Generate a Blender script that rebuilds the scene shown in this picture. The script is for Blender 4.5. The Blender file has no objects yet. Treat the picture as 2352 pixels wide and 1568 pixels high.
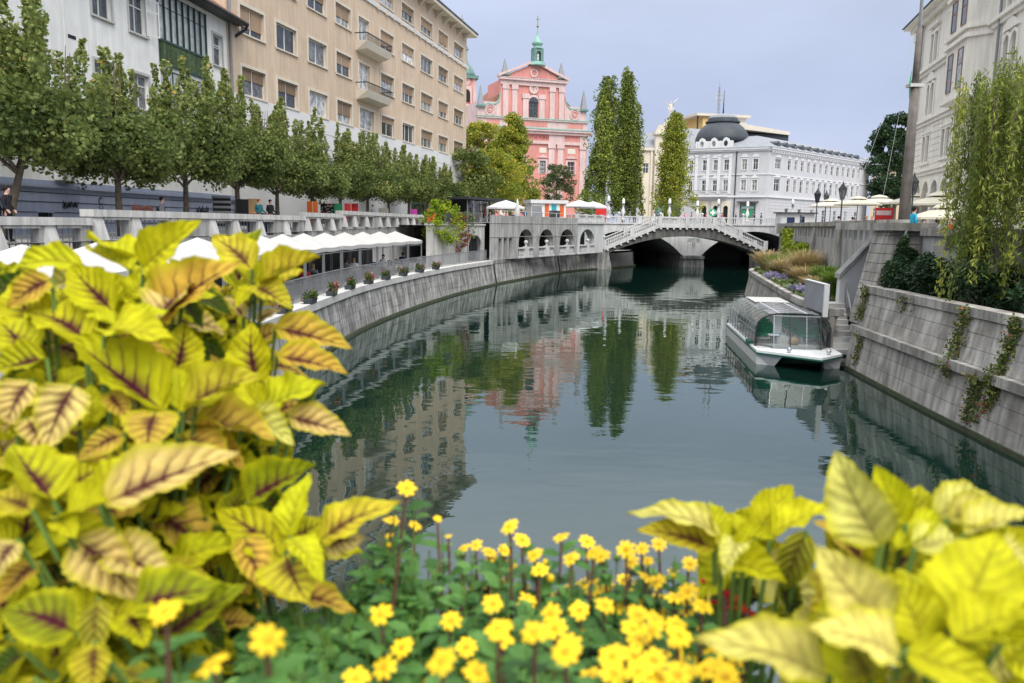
import bpy, math, random
import numpy as np
from mathutils import Vector, Matrix
R = math.radians
random.seed(7); rng = np.random.default_rng(7)
sc = bpy.context.scene
col = sc.collection

# ---------------------------------------------------------------- camera, sky, sun, exposure
CAM_H, FPX, PITCH, ROLL = 5.5, 1830.0, R(8.36), R(0.75)
FW = Vector((0, math.cos(PITCH), -math.sin(PITCH)))
UP0 = Vector((0, math.sin(PITCH), math.cos(PITCH)))
RT = math.cos(ROLL) * Vector((1, 0, 0)) + math.sin(ROLL) * UP0
UP = -math.sin(ROLL) * Vector((1, 0, 0)) + math.cos(ROLL) * UP0
CAMP = Vector((0, 0, CAM_H))
cam = bpy.data.cameras.new('camera'); cam_o = bpy.data.objects.new('camera', cam); col.objects.link(cam_o)
m3 = Matrix((RT, UP, -FW)).transposed()
cam_o.matrix_world = Matrix.Translation(CAMP) @ m3.to_4x4()
cam.sensor_width = 36.0; cam.lens = 36.0 * FPX / 2352.0
cam.clip_start = 0.05; cam.clip_end = 3000
cam.dof.use_dof = True; cam.dof.focus_distance = 32.0; cam.dof.aperture_fstop = 5.3
sc.camera = cam_o

w = bpy.data.worlds.new('World'); sc.world = w; w.use_nodes = True
nt = w.node_tree; N = nt.nodes; Lk = nt.links; N.clear()
SUN_EL, SUN_AZ = R(50), R(166)      # soft light through cloud from behind the viewer (azimuth clockwise from +Y)
sky = N.new('ShaderNodeTexSky'); sky.sky_type = 'NISHITA'; sky.sun_disc = False
sky.sun_elevation = SUN_EL; sky.sun_rotation = SUN_AZ; sky.dust_density = 3.0; sky.air_density = 1.0
tc = N.new('ShaderNodeTexCoord'); sx = N.new('ShaderNodeSeparateXYZ'); Lk.new(tc.outputs['Generated'], sx.inputs[0])
mr = N.new('ShaderNodeMapRange'); mr.inputs[1].default_value = 0.0; mr.inputs[2].default_value = 1.0
Lk.new(sx.outputs[2], mr.inputs[0])
rmp = N.new('ShaderNodeValToRGB'); Lk.new(mr.outputs[0], rmp.inputs[0])   # overcast dome: brighter towards the zenith
e = rmp.color_ramp.elements
e[0].position = 0.0; e[0].color = (0.43, 0.475, 0.60, 1)
e[1].position = 1.0; e[1].color = (1.5, 1.54, 1.6, 1)
for p_, c_ in ((0.14, (0.37, 0.422, 0.58, 1)), (0.27, (0.43, 0.48, 0.61, 1)), (0.36, (0.72, 0.77, 0.88, 1)), (0.5, (0.95, 1.0, 1.1, 1))):
    k = e.new(p_); k.color = c_
nz = N.new('ShaderNodeTexNoise'); nz.inputs['Scale'].default_value = 2.2; nz.inputs['Detail'].default_value = 5.0; nz.inputs['Roughness'].default_value = .5
mp = N.new('ShaderNodeMapping'); mp.inputs['Scale'].default_value = (1, 1, 2.6)
Lk.new(tc.outputs['Generated'], mp.inputs[0]); Lk.new(mp.outputs[0], nz.inputs['Vector'])
mr2 = N.new('ShaderNodeMapRange'); mr2.inputs[1].default_value = .3; mr2.inputs[2].default_value = .7; mr2.inputs[3].default_value = .88; mr2.inputs[4].default_value = 1.14
Lk.new(nz.outputs[0], mr2.inputs[0])
mul = N.new('ShaderNodeVectorMath'); mul.operation = 'SCALE'; Lk.new(rmp.outputs[0], mul.inputs[0]); Lk.new(mr2.outputs[0], mul.inputs['Scale'])
bg1 = N.new('ShaderNodeBackground'); bg1.inputs[1].default_value = 0.70; Lk.new(mul.outputs[0], bg1.inputs[0])
bg2 = N.new('ShaderNodeBackground'); bg2.inputs[1].default_value = 0.08; Lk.new(sky.outputs[0], bg2.inputs[0])
mxs = N.new('ShaderNodeMixShader'); mxs.inputs[0].default_value = 0.10
Lk.new(bg1.outputs[0], mxs.inputs[1]); Lk.new(bg2.outputs[0], mxs.inputs[2])
wo = N.new('ShaderNodeOutputWorld'); Lk.new(mxs.outputs[0], wo.inputs[0])
sl = bpy.data.lights.new('sun', 'SUN'); sl.energy = 1.5; sl.angle = R(45); sl.color = (1, .965, .92)
so = bpy.data.objects.new('sun', sl); col.objects.link(so)
sd = Vector((math.sin(SUN_AZ) * math.cos(SUN_EL), math.cos(SUN_AZ) * math.cos(SUN_EL), math.sin(SUN_EL)))
so.rotation_euler = (-sd).to_track_quat('-Z', 'Y').to_euler(); so.location = (0, -20, 60)
vs = sc.view_settings; vs.view_transform = 'Standard'; vs.look = 'None'; vs.exposure = 1.02; vs.gamma = 1.0; vs.use_curve_mapping = False
sc.render.engine = 'CYCLES'
cy = sc.cycles; cy.use_denoising = True
try: cy.denoiser = 'OPENIMAGEDENOISE'
except Exception: pass
cy.max_bounces = 6; cy.diffuse_bounces = 3; cy.glossy_bounces = 3; cy.transmission_bounces = 4; cy.transparent_max_bounces = 8
cy.caustics_reflective = False; cy.caustics_refractive = False; cy.sample_clamp_indirect = 6

def at(x, y, Y):
    """point at forward distance Y on the sight line of a spot measured in the photograph (2352 px wide)"""
    d = FW * FPX + RT * (x - 1176) - UP * (y - 784)
    return CAMP + d * (Y / d.y)
def slope(x, y=515):
    d = FW * FPX + RT * (x - 1176) - UP * (y - 784); return d.x / d.y

# ---------------------------------------------------------------- materials
MATS = {}
def nodes_of(name):
    m = bpy.data.materials.new(name); m.use_nodes = True
    return m, m.node_tree.nodes, m.node_tree.links
def pm(name, c, rough=.8, var=.12, vs_=1.5, bump=0., bs=25., streak=0., rnd=0., spec=.3, metal=0., dirt=None, dirtamt=0., alpha=None, fine=0.):
    m, n, l = nodes_of(name); b = n['Principled BSDF']
    b.inputs['Roughness'].default_value = rough; b.inputs['Metallic'].default_value = metal
    b.inputs['Specular IOR Level'].default_value = spec
    geo = n.new('ShaderNodeNewGeometry')
    cur = n.new('ShaderNodeRGB'); cur.outputs[0].default_value = (*c, 1); cur = cur.outputs[0]
    def scale_by(sock, lo, hi, a=.25, z=.75):
        nonlocal cur
        r = n.new('ShaderNodeMapRange'); r.inputs[1].default_value = a; r.inputs[2].default_value = z
        r.inputs[3].default_value = lo; r.inputs[4].default_value = hi; l.new(sock, r.inputs[0])
        k = n.new('ShaderNodeVectorMath'); k.operation = 'SCALE'; l.new(cur, k.inputs[0]); l.new(r.outputs[0], k.inputs['Scale']); cur = k.outputs[0]
    def noise(scale, detail=4, vec=None):
        z = n.new('ShaderNodeTexNoise'); z.inputs['Scale'].default_value = scale; z.inputs['Detail'].default_value = detail
        l.new(vec if vec else geo.outputs['Position'], z.inputs['Vector']); return z.outputs[0]
    if var: scale_by(noise(vs_, 6), 1 - var, 1 + var)
    if fine: scale_by(noise(14, 6), 1 - fine, 1 + fine)
    if streak:
        mpn = n.new('ShaderNodeMapping'); mpn.inputs['Scale'].default_value = (2.6, 2.6, .22); l.new(geo.outputs['Position'], mpn.inputs[0])
        scale_by(noise(1.3, 7, mpn.outputs[0]), 1 - streak, 1 + streak * .35, .38, .62)
    if dirt:
        z = noise(.9, 8)
        r = n.new('ShaderNodeMapRange'); r.inputs[1].default_value = .5; r.inputs[2].default_value = .68; r.inputs[4].default_value = dirtamt; l.new(z, r.inputs[0])
        mx = n.new('ShaderNodeMix'); mx.data_type = 'RGBA'; l.new(r.outputs[0], mx.inputs[0]); l.new(cur, mx.inputs[6]); mx.inputs[7].default_value = (*dirt, 1); cur = mx.outputs[2]
    if rnd:
        oi = n.new('ShaderNodeObjectInfo'); scale_by(oi.outputs['Random'], 1 - rnd, 1 + rnd, 0, 1)
    l.new(cur, b.inputs['Base Color'])
    if bump:
        bp = n.new('ShaderNodeBump'); bp.inputs['Strength'].default_value = bump; bp.inputs['Distance'].default_value = .03
        l.new(noise(bs, 5), bp.inputs['Height']); l.new(bp.outputs[0], b.inputs['Normal'])
    MATS[name] = m; return m
def leafmat(name, cols, rough=.55, trans=.25, spec=.25):
    m, n, l = nodes_of(name); b = n['Principled BSDF']; out = n['Material Output']
    b.inputs['Roughness'].default_value = rough; b.inputs['Specular IOR Level'].default_value = spec
    a = n.new('ShaderNodeAttribute'); a.attribute_name = 'rnd'
    r = n.new('ShaderNodeValToRGB'); l.new(a.outputs['Fac'], r.inputs[0]); el = r.color_ramp.elements
    for i, (p, c) in enumerate(cols):
        k = el[i] if i < 2 else el.new(p)
        k.position = p; k.color = (*c, 1)
    l.new(r.outputs[0], b.inputs['Base Color'])
    t = n.new('ShaderNodeBsdfTranslucent'); l.new(r.outputs[0], t.inputs[0])
    mx = n.new('ShaderNodeMixShader'); mx.inputs[0].default_value = trans
    l.new(b.outputs[0], mx.inputs[1]); l.new(t.outputs[0], mx.inputs[2]); l.new(mx.outputs[0], out.inputs[0])
    MATS[name] = m; return m
def glassmat(name, tint=(.9, .95, .95), mixg=.12, rough=.03):
    m, n, l = nodes_of(name); out = n['Material Output']; n.remove(n['Principled BSDF'])
    t = n.new('ShaderNodeBsdfTransparent'); t.inputs[0].default_value = (*tint, 1)
    g = n.new('ShaderNodeBsdfGlossy'); g.inputs['Roughness'].default_value = rough
    f = n.new('ShaderNodeFresnel'); f.inputs[0].default_value = 1.5
    ad = n.new('ShaderNodeMath'); ad.operation = 'ADD'; ad.use_clamp = True; ad.inputs[1].default_value = mixg; l.new(f.outputs[0], ad.inputs[0])
    mx = n.new('ShaderNodeMixShader'); l.new(ad.outputs[0], mx.inputs[0]); l.new(t.outputs[0], mx.inputs[1]); l.new(g.outputs[0], mx.inputs[2]); l.new(mx.outputs[0], out.inputs[0])
    MATS[name] = m; return m
def milky(name, base, amount, c=(.8, .82, .83)):
    m = MATS[base].copy(); m.name = name; n, l = m.node_tree.nodes, m.node_tree.links; out = n['Material Output']; src = out.inputs[0].links[0].from_socket
    d = n.new('ShaderNodeBsdfTranslucent'); d.inputs[0].default_value = (*c, 1); d2 = n.new('ShaderNodeBsdfDiffuse'); d2.inputs[0].default_value = (*c, 1); ad = n.new('ShaderNodeMixShader'); ad.inputs[0].default_value = .5; l.new(d.outputs[0], ad.inputs[1]); l.new(d2.outputs[0], ad.inputs[2])
    mx = n.new('ShaderNodeMixShader'); mx.inputs[0].default_value = amount; l.new(src, mx.inputs[1]); l.new(ad.outputs[0], mx.inputs[2]); l.new(mx.outputs[0], out.inputs[0]); MATS[name] = m
def M(x): return MATS[x]

pm('beige_plaster', (.64, .50, .365), .9, .08, .35, .25, 40, streak=.10, dirt=(.47, .36, .26), dirtamt=.35)
pm('white_plaster', (.84, .835, .80), .9, .06, .4, .3, 30, streak=.09, dirt=(.62, .61, .57), dirtamt=.35)
pm('panel_white', (.72, .72, .71), .7, .05, .5)
pm('blue_plaster', (.33, .37, .48), .9, .08, .7, .2, 30, streak=.08)
pm('trim_cream', (.66, .60, .50), .85, .06, 1.)
pm('trim_white', (.64, .64, .635), .7, .05, 1.)
pm('trim_grey', (.50, .50, .47), .8, .1, 1.)
pm('frame_white', (.70, .70, .68), .5, .06, 2., rnd=.08)
pm('frame_green', (.035, .075, .06), .6, .2, 4.)
pm('panel_green', (.075, .115, .05), .8, .5, 6., streak=.4)
pm('blind_brown', (.33, .23, .15), .8, .1, 2., rnd=.35)
pm('curtain', (.62, .61, .58), .9, .1, 3., rnd=.15)
pm('roof_tile', (.25, .12, .08), .85, .3, 3.)
pm('roof_grey', (.27, .28, .30), .75, .12, 1.2, .2, 20)
pm('roof_dark', (.055, .064, .072), .5, .15, 1.5)
pm('metal_dark', (.035, .04, .042), .5, .1, 3.)
pm('metal_grey', (.26, .27, .28), .45, .1, 3., metal=.3)
pm('black', (.012, .013, .014), .6, .2, 2.)
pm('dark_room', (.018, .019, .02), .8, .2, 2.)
pm('concrete', (.40, .395, .375), .9, .13, .8, .4, 30, streak=.28, dirt=(.16, .155, .14), dirtamt=.35)
pm('concrete_light', (.55, .54, .51), .9, .10, .9, .35, 30, streak=.22, dirt=(.25, .245, .22), dirtamt=.3)
pm('quay_stone', (.36, .355, .335), .85, .2, 1.2, .5, 18, streak=.55, rnd=.13, dirt=(.12, .12, .105), dirtamt=.45)
pm('quay_coping', (.58, .57, .54), .85, .1, 1.5, .3, 25, rnd=.07, dirt=(.3, .29, .27), dirtamt=.35)
pm('wall_stone', (.39, .37, .335), .9, .3, .6, .6, 16, streak=.38, rnd=.1, dirt=(.15, .135, .11), dirtamt=.7)
pm('mortar', (.20, .197, .185), .95, .2, 2., .5, 20)
pm('algae', (.045, .052, .028), .8, .35, 3., .5, 20)
pm('bridge_white', (.60, .60, .59), .85, .09, .8, .2, 20, streak=.16)
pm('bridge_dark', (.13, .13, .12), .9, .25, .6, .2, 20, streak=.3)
pm('pavement', (.36, .35, .34), .9, .12, .5, .3, 15)
pm('earth', (.07, .055, .04), .95, .3, 2., .6, 12)
pm('church_pink', (.63, .275, .235), .9, .10, .25, streak=.10)
pm('church_pale', (.64, .475, .445), .9, .10, .3, streak=.12)
pm('copper', (.24, .42, .36), .7, .25, .8)
pm('copper_dark', (.13, .24, .21), .6, .25, .8)
pm('pale_grey_plaster', (.50, .50, .51), .9, .06, .4, streak=.06)
pm('palazzo', (.80, .755, .66), .9, .06, .4, .1, 15, streak=.12)
pm('palazzo_trim', (.82, .78, .69), .85, .08, .8, streak=.1)
pm('cream_house', (.66, .59, .47), .9, .06, .4)
pm('tan_house', (.52, .42, .29), .9, .06, .4)
pm('yellow_block', (.72, .52, .20), .85, .05, .5)
pm('orange_wood', (.30, .17, .10), .6, .15, 3.)
pm('bark', (.16, .13, .095), .95, .35, 5., .6, 20)
pm('bark_dark', (.06, .05, .04), .95, .3, 5., .6, 20)
pm('tent_white', (.50, .485, .46), .85, .03, 1.)
pm('umbrella_white', (.58, .58, .58), .85, .03, 1.)
pm('umbrella_cream', (.66, .61, .48), .85, .04, 1.)
pm('boat_white', (.76, .77, .76), .35, .05, 1.5, spec=.5, streak=.06)
pm('boat_green', (.015, .10, .07), .45, .1, 2.)
pm('tunnel_dark', (.02, .05, .04), .6, .1, 2.)
pm('seat_green', (.02, .16, .09), .6, .15, 3.)
pm('rust', (.35, .25, .15), .8, .3, 4.)
pm('red_paint', (.55, .03, .03), .6, .08, 2.)
pm('orange_paint', (.60, .12, .03), .6, .08, 2.)
pm('green_paint', (.03, .28, .12), .6, .08, 2.)
pm('magenta_paint', (.45, .05, .30), .6, .08, 2.)
pm('teal_paint', (.03, .35, .40), .5, .08, 2.)
pm('tan_board', (.62, .42, .20), .7, .08, 2.)
pm('wood_mast', (.17, .15, .13), .9, .25, 3., .4, 20, streak=.3)
pm('skin', (.52, .32, .24), .6, .05, 5.)
for nm, c in dict(hair_dark=(.02, .015, .012), hair_brown=(.10, .055, .03), hair_fair=(.40, .26, .12), hair_red=(.22, .05, .02),
                  cloth_black=(.015, .015, .018), cloth_blue=(.03, .38, .55), cloth_teal=(.02, .12, .14), cloth_white=(.7, .7, .7), cloth_grey=(.2, .2, .21),
                  cloth_red=(.5, .03, .04), cloth_pink=(.6, .12, .25), cloth_navy=(.03, .05, .12), cloth_denim=(.08, .12, .22)).items():
    pm(nm, c, .9, .1, 5.)
pm('terracotta', (.40, .17, .10), .9, .1, 3.)
pm('brass', (.30, .22, .05), .4, .1, 3., metal=.8)
pm('lamp_glass', (.80, .80, .78), .3, .03, 3.)
pm('steel', (.45, .46, .47), .35, .1, 3., metal=.6)
pm('petal_yellow', (.82, .54, .008), .6, .12, 60., rnd=.16)
pm('flower_eye', (.62, .36, .01), .8, .3, 300.)
pm('petal_red', (.55, .012, .012), .6, .1, 40.)
pm('loggia_glass', (.50, .51, .51), .12, .35, 2.5, spec=.6, rnd=.3)
pm('stem_brown', (.10, .045, .03), .7, .2, 60.)
pm('stem_green', (.10, .17, .025), .7, .2, 40.)
pm('ink', (.02, .022, .03), .8, .1, 3.)
pm('ink_red', (.30, .13, .10), .8, .1, 3.)
pm('letter_green', (.03, .14, .11), .7, .1, 3.)
pm('letter_red', (.30, .035, .04), .8, .1, 3.)
glassmat('boat_glass', (.93, .95, .95), .06, .04)
glassmat('boat_screen', (.9, .94, .95), .03)
milky('canopy_plastic', 'boat_glass', .2)
glassmat('clear_glass', (.9, .94, .94), .08)
leafmat('plane_leaf', [(0, (.05, .08, .022)), (1, (.58, .33, .08)), (.35, (.14, .19, .05)), (.6, (.22, .275, .075)), (.78, (.35, .39, .125)), (.92, (.48, .40, .13))], trans=.38)
leafmat('poplar_leaf', [(0, (.06, .095, .02)), (1, (.52, .52, .10)), (.5, (.19, .25, .05)), (.8, (.33, .38, .07))], trans=.4)
leafmat('poplar_gold', [(0, (0.090, 0.128, 0.018)), (1, (0.540, 0.450, 0.045)), (.4, (0.195, 0.240, 0.030)), (.8, (0.330, 0.330, 0.038))])
leafmat('autumn_leaf', [(0, (.12, .17, .025)), (1, (.62, .45, .05)), (.35, (.24, .29, .04)), (.65, (.37, .39, .05)), (.86, (.52, .44, .05))], trans=.4)
leafmat('dark_leaf', [(0, (0.014, 0.031, 0.014)), (1, (0.102, 0.170, 0.060)), (.6, (0.037, 0.082, 0.031))], rough=.4)
leafmat('round_leaf', [(0, (0.045, 0.075, 0.030)), (1, (0.240, 0.210, 0.075)), (.5, (0.090, 0.128, 0.045))])
leafmat('lime_leaf', [(0, (0.120, 0.204, 0.012)), (1, (0.504, 0.504, 0.036)), (.5, (0.264, 0.360, 0.018))])
leafmat('red_leaf', [(0, (.10, .025, .015)), (1, (.20, .22, .05)), (.5, (.25, .07, .03)), (.8, (.30, .10, .04))])
leafmat('willow_leaf', [(0, (.10, .15, .03)), (1, (.66, .56, .08)), (.4, (.24, .30, .06)), (.75, (.40, .44, .08)), (.92, (.52, .50, .09))], trans=.4)
leafmat('ivy_leaf', [(0, (.04, .07, .015)), (1, (.34, .10, .04)), (.5, (.09, .13, .03)), (.82, (.19, .21, .05)), (.94, (.26, .18, .05))])
leafmat('grass_tan', [(0, (.26, .20, .09)), (1, (.58, .45, .24)), (.5, (.42, .33, .15))])
leafmat('grass_green', [(0, (.05, .11, .015)), (1, (.22, .30, .05)), (.5, (.11, .20, .025))])
leafmat('bed_green', [(0, (.07, .12, .04)), (1, (.28, .30, .10)), (.5, (.15, .21, .07))])
leafmat('aster', [(0, (.16, .17, .22)), (1, (.50, .45, .62)), (.5, (.32, .29, .45))])
leafmat('geranium', [(0, (.04, .08, .015)), (1, (.62, .10, .18)), (.55, (.09, .15, .025)), (.66, (.14, .18, .03)), (.70, (.5, .02, .04)), (.86, (.7, .22, .34)), (.96, (.75, .65, .65))])
leafmat('sprig_leaf', [(0, (.025, .075, .018)), (1, (.20, .38, .09)), (.45, (.07, .18, .035)), (.8, (.12, .27, .055))], rough=.5)

def windowmat():
    m, n, l = nodes_of('window_glass'); b = n['Principled BSDF']
    oi = n.new('ShaderNodeObjectInfo'); geo = n.new('ShaderNodeNewGeometry')
    r = n.new('ShaderNodeValToRGB'); l.new(oi.outputs['Random'], r.inputs[0]); e = r.color_ramp.elements
    e[0].position = 0; e[0].color = (.03, .035, .04, 1); e[1].position = 1; e[1].color = (.32, .32, .31, 1)
    k = e.new(.45); k.color = (.06, .07, .075, 1); k = e.new(.7); k.color = (.2, .2, .2, 1)
    z = n.new('ShaderNodeTexNoise'); z.inputs['Scale'].default_value = 2.5; l.new(geo.outputs['Position'], z.inputs['Vector'])
    mr_ = n.new('ShaderNodeMapRange'); mr_.inputs[1].default_value = .35; mr_.inputs[2].default_value = .65; mr_.inputs[3].default_value = .5; mr_.inputs[4].default_value = 1.5; l.new(z.outputs[0], mr_.inputs[0])
    s_ = n.new('ShaderNodeVectorMath'); s_.operation = 'SCALE'; l.new(r.outputs[0], s_.inputs[0]); l.new(mr_.outputs[0], s_.inputs['Scale'])
    l.new(s_.outputs[0], b.inputs['Base Color']); b.inputs['Roughness'].default_value = .06; b.inputs['Specular IOR Level'].default_value = .8
    MATS['window_glass'] = m
windowmat()
m_ = MATS['window_glass'].copy(); m_.name = 'curtained_glass'; MATS['curtained_glass'] = m_
for n_ in m_.node_tree.nodes:
    if n_.type == 'VALTORGB':
        for e_, v_ in zip(n_.color_ramp.elements, (.10, .32, .45, .62)): e_.color = (v_, v_, v_ * .98, 1)
def watermat():
    m, n, l = nodes_of('river_water'); out = n['Material Output']; n.remove(n['Principled BSDF'])
    geo = n.new('ShaderNodeNewGeometry')
    def noise(sc_, mapping, det):
        mpn = n.new('ShaderNodeMapping'); mpn.inputs['Scale'].default_value = mapping; l.new(geo.outputs['Position'], mpn.inputs[0])
        z = n.new('ShaderNodeTexNoise'); z.inputs['Scale'].default_value = sc_; z.inputs['Detail'].default_value = det; z.inputs['Roughness'].default_value = .45
        l.new(mpn.outputs[0], z.inputs['Vector']); return z.outputs[0]
    a = noise(.55, (.8, 1.2, 1), 2); b_ = noise(2.2, (.7, 1.5, 1), 2); pch = noise(.05, (1, 1, 1), 2)
    b1 = n.new('ShaderNodeBump'); b1.inputs['Strength'].default_value = 1.0; b1.inputs['Distance'].default_value = .0135; l.new(a, b1.inputs['Height'])
    r = n.new('ShaderNodeMapRange'); r.inputs[1].default_value = .42; r.inputs[2].default_value = .62; r.inputs[3].default_value = .25; r.inputs[4].default_value = 1.0; l.new(pch, r.inputs[0])
    b2 = n.new('ShaderNodeBump'); b2.inputs['Distance'].default_value = .0036; l.new(b_, b2.inputs['Height']); l.new(r.outputs[0], b2.inputs['Strength']); l.new(b1.outputs[0], b2.inputs['Normal'])
    g = n.new('ShaderNodeBsdfGlossy'); g.inputs['Roughness'].default_value = .015; g.inputs[0].default_value = (.90, .97, .92, 1); l.new(b2.outputs[0], g.inputs['Normal'])
    d = n.new('ShaderNodeBsdfDiffuse'); d.inputs[0].default_value = (.004, .017, .013, 1)
    f = n.new('ShaderNodeFresnel'); f.inputs[0].default_value = 2.25; l.new(b2.outputs[0], f.inputs['Normal'])
    mx = n.new('ShaderNodeMixShader'); l.new(f.outputs[0], mx.inputs[0]); l.new(d.outputs[0], mx.inputs[1]); l.new(g.outputs[0], mx.inputs[2]); l.new(mx.outputs[0], out.inputs[0])
    MATS['river_water'] = m
watermat()
def coleusmat():
    m, n, l = nodes_of('coleus_leaf'); b = n['Principled BSDF']; out = n['Material Output']
    b.inputs['Roughness'].default_value = .6; b.inputs['Specular IOR Level'].default_value = .12
    uv = n.new('ShaderNodeUVMap'); s = n.new('ShaderNodeSeparateXYZ'); l.new(uv.outputs[0], s.inputs[0]); oi = n.new('ShaderNodeObjectInfo')
    nzv = n.new('ShaderNodeTexNoise'); nzv.inputs['Scale'].default_value = 4.; l.new(uv.outputs[0], nzv.inputs['Vector'])
    def mth(op, a, b_=None, c=None, clamp=False):
        k = n.new('ShaderNodeMath'); k.operation = op; k.use_clamp = clamp
        for i, v in enumerate((a, b_, c)):
            if v is None: continue
            if isinstance(v, (int, float)): k.inputs[i].default_value = v
            else: l.new(v, k.inputs[i])
        return k.outputs[0]
    def ss(x, lo, hi, o0=0., o1=1.):
        k = n.new('ShaderNodeMapRange'); k.interpolation_type = 'SMOOTHSTEP'; l.new(x, k.inputs[0])
        k.inputs[1].default_value = lo; k.inputs[2].default_value = hi; k.inputs[3].default_value = o0; k.inputs[4].default_value = o1; return k.outputs[0]
    u = s.outputs[0]; wob = mth('MULTIPLY', mth('SUBTRACT', nzv.outputs[0], .5), .10)
    a = mth('ABSOLUTE', mth('SUBTRACT', mth('MULTIPLY', s.outputs[1], 2.), 1.))
    ph = mth('MULTIPLY', mth('ADD', mth('SUBTRACT', u, mth('MULTIPLY', a, .26)), wob), 7.0 * 2 * math.pi)
    lat = ss(mth('COSINE', ph), .62, 1.0)
    mid = ss(a, .02, .085, 1., 0.)
    mid = mth('MULTIPLY', mid, ss(u, .75, 1., 1., 0.))
    inner = mth('MULTIPLY', ss(mth('ADD', a, wob), .35, .92, 1., 0.), mth('MULTIPLY', ss(u, .04, .2), ss(u, .62, .95, 1., 0.)))
    heart = mth('MULTIPLY', ss(mth('ADD', a, mth('MULTIPLY', wob, 2.)), .02, .42, 1., 0.), mth('MULTIPLY', ss(u, .06, .25), ss(u, .3, .72, 1., 0.)))
    al = oi.outputs['Alpha']
    pur = mth('ADD', mth('MULTIPLY', mid, .85), mth('MULTIPLY', lat, mth('MULTIPLY', inner, .62)), clamp=True)
    pur = mth('ADD', pur, mth('MULTIPLY', heart, .9), clamp=True)
    pur = mth('MULTIPLY', pur, al, clamp=True)
    # lime towards the rim and the base, the leaf's own tint between
    rim = mth('ADD', ss(a, .62, 1., 0., .75), ss(u, .0, .22, .5, 0.), clamp=True)
    mx = n.new('ShaderNodeMix'); mx.data_type = 'RGBA'; l.new(rim, mx.inputs[0]); l.new(oi.outputs['Color'], mx.inputs[6]); mx.inputs[7].default_value = (.50, .47, .008, 1)
    vr = n.new('ShaderNodeVectorMath'); vr.operation = 'SCALE'; l.new(mx.outputs[2], vr.inputs[0]); l.new(mth('MULTIPLY', ss(nzv.outputs[0], .3, .7, .85, 1.1), mth('SUBTRACT', 1.06, mth('MULTIPLY', mth('ADD', mth('MULTIPLY', lat, .14), mth('MULTIPLY', mid, .2)), 1.))), vr.inputs['Scale'])
    # pale hairline veins on top
    mx2 = n.new('ShaderNodeMix'); mx2.data_type = 'RGBA'; l.new(pur, mx2.inputs[0]); l.new(vr.outputs[0], mx2.inputs[6]); mx2.inputs[7].default_value = (.075, .008, .022, 1)
    l.new(mx2.outputs[2], b.inputs['Base Color'])
    bp = n.new('ShaderNodeBump'); bp.inputs['Strength'].default_value = .55; bp.inputs['Distance'].default_value = .004
    l.new(mth('ADD', mth('MULTIPLY', mth('COSINE', ph), -.5), mth('MULTIPLY', mid, -1.)), bp.inputs['Height']); l.new(bp.outputs[0], b.inputs['Normal'])
    t = n.new('ShaderNodeBsdfTranslucent'); l.new(mx2.outputs[2], t.inputs[0])
    ms = n.new('ShaderNodeMixShader'); ms.inputs[0].default_value = .22; l.new(b.outputs[0], ms.inputs[1]); l.new(t.outputs[0], ms.inputs[2]); l.new(ms.outputs[0], out.inputs[0])
    MATS['coleus_leaf'] = m
coleusmat()

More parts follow.
